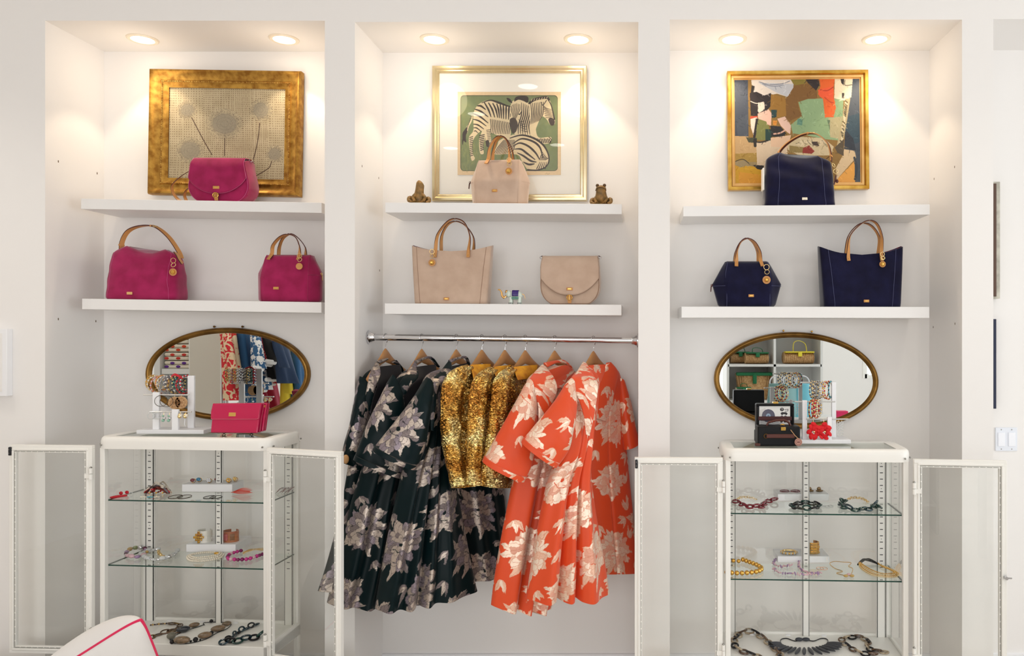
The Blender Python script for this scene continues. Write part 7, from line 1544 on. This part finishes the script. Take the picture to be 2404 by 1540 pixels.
ed = [Vector(P[0, j]) for j in range(nu)] + [Vector(P[i, -1]) for i in range(1, nu)] + [Vector(P[-1, j]) for j in range(nu - 2, -1, -1)] + [Vector(P[i, 0]) for i in range(nu - 2, 0, -1)]
mb = MB(); mb.tube(ed, .0042, 8, closed=True); mb.build('piping', mat('pink_piping', (226, 34, 90), .5), t)
x0 = Q(235, 1700).x
t = thing('sofa', 'low white upholstered sofa under the piped cushion, mostly below the picture', 'sofa', (x0 - .5, yq, 0)); M_sofa = mat('sofa_linen', (226, 222, 216), .9)
for n_, b_ in (('seat', (x0 - 1.3, x0 + .45, yq - .62, yq + .61, .12, .20)), ('backrest', (x0 - 1.3, x0 + .45, yq + .62, yq + .76, .12, .30)), ('armrest', (x0 + .45, x0 + .58, yq - .62, yq + .60, .08, .30))):
    mb = MB(); mb.box(*b_); mb.build(n_, M_sofa, t, bevel=.03, seg=4)
for a_ in (-1.2, .5):
    for b_ in (-.55, .18): mb = MB(); mb.cyl((x0 + a_, yq + b_, 0), (x0 + a_, yq + b_, .15), .02, n=10); mb.build('leg', M_wood, t)
# ------------------------------------------------------------------ edges of the picture: left wall frame, passage
a_, b_ = W(-90, 772, 3.30), W(17, 930, 3.30); mb = MB(); mb.box(a_.x, b_.x, 3.298, 3.33, b_.z, a_.z); fr = thing('white_box_frame', 'white box frame on the wall at the left edge of the picture', 'frame', ((a_.x + b_.x) / 2, 3.33, b_.z)); mb.build('frame', M_whitep, fr, bevel=.002)
mb = MB(); mb.box(a_.x + .02, b_.x - .02, 3.296, 3.299, b_.z + .02, a_.z - .02); mb.build('backing', M_wall, fr)
M_weath = mat('weathered_paint', (206, 202, 188), .7, col2=(170, 166, 154), nscale=25)
a_, b_ = W(2290, 427, 3.66), W(2347, 701, 3.66); fr = thing('weathered_panel', 'weathered pale wooden panel on the passage wall, its edge past the right column', 'wall panel', ((a_.x + b_.x) / 2, 3.69, b_.z)); mb = MB(); mb.box(a_.x, b_.x, 3.655, 3.698, b_.z, a_.z); mb.build('board', M_weath, fr, bevel=.002)
mb = MB(); mb.box(a_.x + .01, b_.x - .022, 3.648, 3.656, b_.z + .01, a_.z - .01); mb.build('inner_face', mat('panel_brown', (90, 66, 54), .6), fr)
a_, b_ = W(2300, 749, 3.66), W(2341.5, 960, 3.66); mb = MB(); mb.box(a_.x, b_.x, 3.67, 3.698, b_.z, a_.z); single('dark_canvas', mb, mat('navy_canvas', (34, 40, 66), .6), 'dark navy canvas on the passage wall, only its edge past the right column', 'picture', bevel=.001)
a_, b_ = W(2338, 1004, 3.69), W(2389, 1059, 3.69); t = thing('light_switch', 'white double rocker light switch on the passage wall', 'light switch', ((a_.x + b_.x) / 2, 3.70, b_.z)); M_sw = mat('switch_white', (232, 236, 244), .35)
mb = MB(); mb.box(a_.x, b_.x, 3.692, 3.6995, b_.z, a_.z); mb.build('wall_plate', M_sw, t, bevel=.002, seg=3)
for q in (.26, .74):
    xx = a_.x + (b_.x - a_.x) * q; mb = MB(); mb.box(xx - .017, xx + .017, 3.687, 3.693, b_.z + .024, a_.z - .024); mb.build('rocker', mat('rocker_white', (244, 246, 252), .3), t, bevel=.0015)
    for zz in (b_.z + .01, a_.z - .01): mb = MB(); mb.ell((xx, 3.6915, zz), (.003, .001, .003), 8, 4); mb.build('screw', M_screw, t)
# ------------------------------------------------------------------ the side of the room that the oval mirrors show
YM = 2 * (YB - .0125)
def V(px, py, Yv): return Vector(((px - CX) / F * Yv, YM - Yv, EY + (CY - py) / F * Yv))
# white shelving on the left with folded quilts
M_shw = mat('shelving_white', (232, 232, 230), .5)
Yv = 6.35; t = thing('white_shelving', 'tall white shelf unit reflected in the left oval mirror, with folded quilts', 'shelf unit', (V(400, 900, Yv).x, YM - Yv, 0))
xa, xb = V(378, 0, Yv).x, V(443, 0, Yv).x
for x_ in (xa - .06, xb): mb = MB(); mb.box(x_, x_ + .05, YM - Yv - .45, YM - Yv, 0, 2.4); mb.build('side_panel', M_shw, t)
for z_ in (.3, .75, V(400, 866, Yv).z - .045, 1.75, 2.2): mb = MB(); mb.box(xa, xb, YM - Yv - .45, YM - Yv - .01, z_, z_ + .045); mb.build('shelf', M_shw, t)
mb = MB(); mb.box(xa - .06, xb + .05, YM - Yv - .47, YM - Yv - .45, 0, 2.4); mb.build('back_panel', M_shw, t)
zq = V(400, 866, Yv).z; lab = ['lowest, with purple flowers', 'second from the bottom, with red flowers', 'third from the bottom, with red leaves', 'fourth from the bottom, with dark sprigs', 'topmost, with a red edge']
cq = [(96, 50, 140), (200, 60, 50), (210, 70, 40), (120, 60, 70), (190, 50, 60)]
for i in range(5):
    q = thing('folded_quilt', 'cream printed folded quilt in the mirrored stack, ' + lab[i], 'quilt', ((xa + xb) / 2, YM - Yv - .18, zq), 'folded quilts reflected in the left mirror')
    for j in range(2):
        z_ = zq + i * .072 + j * .034; mb = MB(); mb.box(xa + .005, xb - .01 - .01 * (i % 2), YM - Yv - .36, YM - Yv - .03, z_ + .001, z_ + .033); o = mb.build('fold', mat('quilt_cream', (232, 222, 204), .9, bump=.3, bscale=60), q, bevel=.015, seg=4)
    q.location.z = zq + i * .072
    for c_ in q.children: c_.location.z -= i * .072
    for k in range(4): mb = MB(); mb.ell((xa + .03 + .05 * k, YM - Yv - .028, zq + i * .072 + .018 + .03 * (k % 2)), (.02, .004, .012), 8, 5); mb.build('printed_flower', mat('print_%d' % i, cq[i], .9), q)
# white wardrobe side
Yv = 6.1; t = thing('wardrobe_panel', 'plain pale tall partition reflected in the middle of the left mirror', 'partition', (V(483, 0, Yv).x, YM - Yv, 0)); mb = MB(); mb.box(V(445, 0, Yv).x, V(521, 0, Yv).x, YM - Yv - .06, YM - Yv, 0, 2.5); mb.build('panel', mat('partition_cream', (214, 208, 196), .7), t); mb = MB(); mb.box(V(520, 0, Yv).x, V(523.5, 0, Yv).x, YM - Yv - .08, YM - Yv + .02, 0, 2.5); mb.build('edge_trim', M_shw, t)
# garments on a second rail
Yv = 6.2; t = thing('garment_rail', 'clothes rail carrying the garments reflected in the left mirror', 'clothes rail', (V(640, 0, Yv).x, YM - Yv, 0)); mb = MB(); mb.cyl(V(526, 745, Yv - .1), V(760, 745, Yv + .1), .014, n=12); mb.build('bar', M_chrome, t)
for p_ in (V(526, 745, Yv - .1), V(760, 745, Yv + .1)): mb = MB(); mb.cyl((p_.x, p_.y, 0), p_, .014, n=10); mb.build('upright', M_chrome, t)
def garment(l, r, top, bot, drift, m, label, trim=None, dY=0.0, hemdx=0, m2=None):
    """long hanging garment: px left/right at top, drift to the right at the hem"""
    y = Yv + dY; q = thing('hanging_garment', label, 'garment', tuple(V((l + r) / 2 + drift, bot, y)), 'garments reflected in the left mirror')
    def rows(l, r, w=.05, dz=0, l2=0):
        o = []
        for s in np.linspace(0, 1, 7):
            py = top + (bot - top) * s; a = V(l + drift * s - 3 * s, py + dz, y - .10); b = V(r + drift * s + 3 * s, py + dz, y + .12); o.append((a, b, w * (.6 + .6 * s)))
        return o
    def tube(rw, name, mm, nf=5):
        R = []
        for i, (a, b, w) in enumerate(rw):
            ring = []; mid_ = (a + b) / 2; hh = (b - a) / 2; n_ = Vector((-hh.y, hh.x, 0)).normalized()
            for k in range(40):
                t_ = 2 * PI * k / 40; f = 1 + .35 * math.sin(nf * t_ + 1) * i / 6; ring.append(mid_ + hh * math.cos(t_) + n_ * (w * math.sin(t_) * f))
            R.append(ring)
        mb = MB(); mb.rings(R); return mb.build(name, mm, q, ang=70)
    tube(rows(l, r), 'body', m)
    rw = [(V(l + 4, top + 4, y - .16), V(l + 18, top + 4, y - .1), .03), (V(l + drift * .45 + 2, top + (bot - top) * .35, y - .2), V(l + drift * .45 + 17, top + (bot - top) * .36, y - .14), .045), (V(l + drift * .8 + 2, top + (bot - top) * .62, y - .22), V(l + drift * .8 + 20, top + (bot - top) * .64, y - .16), .05)]
    tube(rw, 'sleeve', m2 or m, 3)
    if trim:
        mb = MB(); rr = rows(l, r); a, b, w = rr[-1]
        for s_ in range(22): p = a.lerp(b, s_ / 21) + Vector((0, .05 + .008 * math.sin(s_ * 2), 0)); mb.ell(p, (.02, .012, .018), 6, 5)
        mb.build('scalloped_hem', trim, q); mb = MB(); a, b, w = rw[-1]
        for s_ in range(8): mb.ell(a.lerp(b, s_ / 7) + Vector((0, .05, 0)), (.02, .012, .02), 6, 5)
        mb.build('scalloped_cuff', trim, q)
M_wht = mat('white_trim', (240, 240, 240), .8)
def spot(name, c1, c2, sc=9, th=.5):
    m = bpy.data.materials.new(name); m.use_nodes = True; nt = m.node_tree; b = nt.nodes['Principled BSDF']; tc = nt.nodes.new('ShaderNodeTexCoord'); n = nt.nodes.new('ShaderNodeTexNoise'); n.inputs['Scale'].default_value = sc; n.inputs['Detail'].default_value = 1; n.inputs['Distortion'].default_value = 1.2
    r = nt.nodes.new('ShaderNodeValToRGB'); r.color_ramp.interpolation = 'CONSTANT'; r.color_ramp.elements[0].color = lin(c1); r.color_ramp.elements[1].position = th; r.color_ramp.elements[1].color = lin(c2)
    nt.links.new(tc.outputs['Object'], n.inputs[0]); nt.links.new(n.outputs[0], r.inputs[0]); nt.links.new(r.outputs[0], b.inputs['Base Color']); b.inputs['Roughness'].default_value = .8; return m
blue_ = mat('denim_blue', (50, 96, 140), .8)
garment(520, 532, 770, 940, 22, spot('poppy_print', (214, 40, 50), (236, 208, 170), 20), 'red and pink poppy printed garment at the left of the mirrored rail', dY=-.1)
garment(532, 556, 766, 935, 16, spot('red_spot_print', (236, 216, 180), (206, 50, 40), 18, .56), 'cream garment with large red dots on the mirrored rail', dY=.0)
garment(556, 596, 772, 948, 14, blue_, 'plain blue coat with white scalloped edges on the mirrored rail', M_wht, dY=.1)
garment(590, 610, 778, 915, 16, spot('blue_vine', (50, 96, 140), (240, 240, 240), 26, .52), 'blue tunic with white vines on the mirrored rail', M_wht, dY=-.1)
garment(600, 618, 776, 900, 28, spot('red_vine', (176, 16, 40), (240, 236, 236), 26, .52), 'red tunic with white vines on the mirrored rail', M_wht, dY=.05)
garment(612, 634, 780, 890, 24, mat('black_cloth', (14, 12, 14), .8), 'plain black tunic on the mirrored rail', M_wht, dY=0)
garment(624, 640, 790, 880, 30, spot('pink_vine', (220, 60, 130), (240, 236, 238), 14, .5), 'pink and white patterned tunic on the mirrored rail', None, dY=.1)
garment(590, 640, 850, 985, 22, mat('crimson_cloth', (158, 10, 52), .8), 'crimson skirt showing under the mirrored tunics', dY=.3)
garment(640, 672, 800, 900, 22, mat('navy_denim', (34, 54, 84), .8), 'dark denim jacket at the right of the mirrored rail', dY=-.1)
garment(660, 690, 820, 985, 8, mat('yellow_cloth', (236, 208, 60), .7), 'bright yellow trousers at the right of the mirrored rail', dY=.25)
garment(684, 716, 820, 985, 6, blue_, 'blue garment at the far right of the mirrored rail', dY=.3)
# white cube shelving beside the camera with wicker bags (right mirror)
Yv = 7.55; yk = YM - Yv; X = lambda px: V(px, 0, Yv).x; Zz = lambda py: V(0, py, Yv).z
t = thing('cube_shelving', 'white cube shelf unit reflected in the right oval mirror, holding wicker bags', 'shelf unit', (X(1850), yk, 0))
for px in (1709, 1819, 1929): mb = MB(); mb.box(X(px) - .012, X(px) + .012, yk - .38, yk, 0, Zz(770)); mb.build('upright', M_shw, t)
for py in (775, 858, 943, 1030, 1110): mb = MB(); mb.box(X(1709), X(1929), yk - .38, yk, Zz(py) - .012, Zz(py) + .012); mb.build('shelf', M_shw, t)
mb = MB(); mb.box(X(1709), X(1929), yk - .40, yk - .38, 0, Zz(770)); mb.build('back_panel', M_shw, t)
M_wick = mat('wicker', (216, 178, 128), .7, col2=(178, 134, 86), nscale=60, bump=.8, bscale=60); M_wickw = mat('white_wicker', (232, 222, 192), .7, bump=.8, bscale=60); M_grn = mat('green_leather', (24, 110, 66), .4); M_yel = mat('yellow_leather', (232, 214, 60), .4)
def wicker_bag(px, pyb, wpx, hpx, m, leather, label, dY=.12, barrel=True, hgt=26):
    y = Yv + dY; k = y / F; c = V(px, pyb, y); c.z = Zz(pyb) + .013; q = thing('wicker_bag', label, 'handbag', tuple(c), 'wicker bags reflected in the right mirror'); w = wpx * k / 2; h = hpx * k
    mb = MB(); R = []
    if barrel:
        for x_, s in ((-1, .8), (-.97, .98), (0, 1), (.97, .98), (1, .8)): R.append([c + Vector((x_ * w, .09 * s * math.cos(a), h / 2 + h / 2 * s * math.sin(a))) for a in np.linspace(0, 2 * PI, 24, endpoint=False)])
    else:
        for s, ww in ((0, .78), (.5, .9), (1, 1)): R.append([c + Vector((ww * w * math.copysign(abs(math.cos(a)) ** .5, math.cos(a)), .08 * math.sin(a), h * s)) for a in np.linspace(0, 2 * PI, 32, endpoint=False)])
    mb.rings(R); bd = mb.build('body', m, q)
    mb = MB()
    for i in range(16):
        x_ = -w * .95 + 1.9 * w * i / 15
        if barrel: mb.tube([c + Vector((x_, .092 * math.cos(a), h / 2 + h * .51 * math.sin(a))) for a in np.linspace(-.9, 1.2, 8)], .004, 5)
        else: mb.tube([c + Vector((x_ * .78, .08 * .9, .01)), c + Vector((x_, .078, h))], .004, 5)
    mb.build('rib_weave', m, bd)
    mb = MB(); mb.box(c.x - w * .98, c.x + w * .98, c.y + .02, c.y + .10, c.z + h * .93, c.z + h * 1.05); mb.build('leather_rim', leather, q, bevel=.006); mb = MB(); mb.box(c.x - .02, c.x + .02, c.y + .09, c.y + .115, c.z + h * .62, c.z + h * 1.0); mb.build('clasp_tab', leather, q, bevel=.006)
    mb = MB(); mb.ribbon(smooth([tuple(c + Vector((a * w, .06, h + b * k))) for a, b in ((-.4, 0), (-.36, hgt * .8), (.0, hgt), (.4, hgt * .7), (.5, 0))], 5), .02, .005, [(0, 1, 0)] * 21); mb.build('handle', leather, q)
wicker_bag(1775, 858, 54, 26, M_wick, M_grn, 'wicker barrel bag with green leather trim on the upper mirrored shelf', hgt=12)
wicker_bag(1736, 858, 44, 26, M_wick, M_grn, 'wicker bag with green trim at the far left of the upper mirrored shelf', dY=.25, hgt=12)
wicker_bag(1873, 858, 70, 28, M_wick, M_yel, 'wicker barrel bag with a yellow leather handle on the mirrored shelf', hgt=26)
wicker_bag(1768, 943, 84, 60, M_wick, M_grn, 'large wicker tote with green leather straps on the lower mirrored shelf', dY=.16, barrel=False, hgt=-18)
wicker_bag(1744, 943, 34, 30, M_wickw, M_grn, 'small white round wicker bag in front of the mirrored tote', dY=.05, hgt=10)
for i, (px, c_, lab) in enumerate(((1823, (110, 150, 150), 'grey teal leather bag standing nearest the mirrored tote'), (1852, (150, 196, 200), 'pale aqua bag with a white bow in the mirror'), (1884, (120, 200, 220), 'sky blue bag on the mirrored table'))):
    q = thing('soft_bag', lab, 'handbag', tuple(V(px, 985, 6.6)), 'pale blue bags reflected in the right mirror'); c = V(px, 985, 6.6); R = []
    for s, ww in ((0, .9), (.5, 1), (1, .8)): R.append([c + Vector((ww * .085 * math.cos(a), .05 * math.sin(a), .32 * s)) for a in np.linspace(0, 2 * PI, 24, endpoint=False)])
    mb = MB(); mb.rings(R); mb.build('body', mat('soft_%d' % i, c_, .6), q); mb = MB(); mb.torus(c + Vector((0, 0, .33)), .06, .006, ax=(1, 0, 0), n=20); mb.build('handle', mat('soft_h%d' % i, (226, 226, 230), .6), q)
tb = thing('display_table', 'white display table in the room, holding the pale bags seen in the right mirror', 'table', tuple(V(1855, 985, 6.6))); c = V(1855, 985, 6.6); tb.location.z = 0
mb = MB(); mb.box(c.x - .35, c.x + .75, c.y - .4, c.y + .3, c.z - .04, c.z); mb.build('tabletop', M_shw, tb, bevel=.003)
for a_ in (-.32, .72):
    for b_ in (-.37, .27): mb = MB(); mb.box(c.x + a_ - .025, c.x + a_ + .025, c.y + b_ - .025, c.y + b_ + .025, 0, c.z - .04); mb.build('leg', M_shw, tb)
q = thing('pink_box', 'hot pink box with a flower on the mirrored table', 'box', tuple(V(1975, 985, 6.5))); c2 = V(1975, 985, 6.5); c2.z = c.z; mb = MB(); mb.box(c2.x - .05, c2.x + .05, c2.y - .04, c2.y + .04, c2.z, c2.z + .09); mb.build('body', mat('hot_pink', (224, 40, 100), .4), q, bevel=.003)
# chair and table that show faintly in the right cabinet's door glass
M_uph = mat('upholstery_cream', (222, 216, 206), .8); M_ww = mat('worn_wood', (150, 116, 92), .6)
cxx, cyy = 2.6, .75; t = thing('dining_chair', 'cream upholstered chair mirrored in the right cabinet door glass', 'chair', (cxx, cyy, 0))
mb = MB(); mb.box(cxx - .23, cxx + .23, cyy - .23, cyy + .23, .42, .50); mb.build('seat', M_uph, t, bevel=.02, seg=3); mb = MB(); mb.box(cxx - .22, cxx + .22, cyy - .27, cyy - .20, .50, .98); mb.build('backrest', M_uph, t, bevel=.03, seg=3)
for a_ in (-1, 1):
    for b_ in (-1, 1): mb = MB(); mb.cyl((cxx + a_ * .2, cyy + b_ * .2, 0), (cxx + a_ * .2, cyy + b_ * .2, .43), .018, n=8); mb.build('leg', M_ww, t)
t = thing('side_table', 'small worn wooden table beside the mirrored cream chair', 'table', (cxx + .75, cyy, 0)); mb = MB(); mb.box(cxx + .4, cxx + 1.1, cyy - .3, cyy + .3, .70, .74); mb.build('tabletop', M_ww, t, bevel=.004)
for a_ in (.44, 1.06):
    for b_ in (-.26, .26): mb = MB(); mb.box(cxx + a_ - .02, cxx + a_ + .02, cyy + b_ - .02, cyy + b_ + .02, 0, .70); mb.build('leg', M_ww, t)
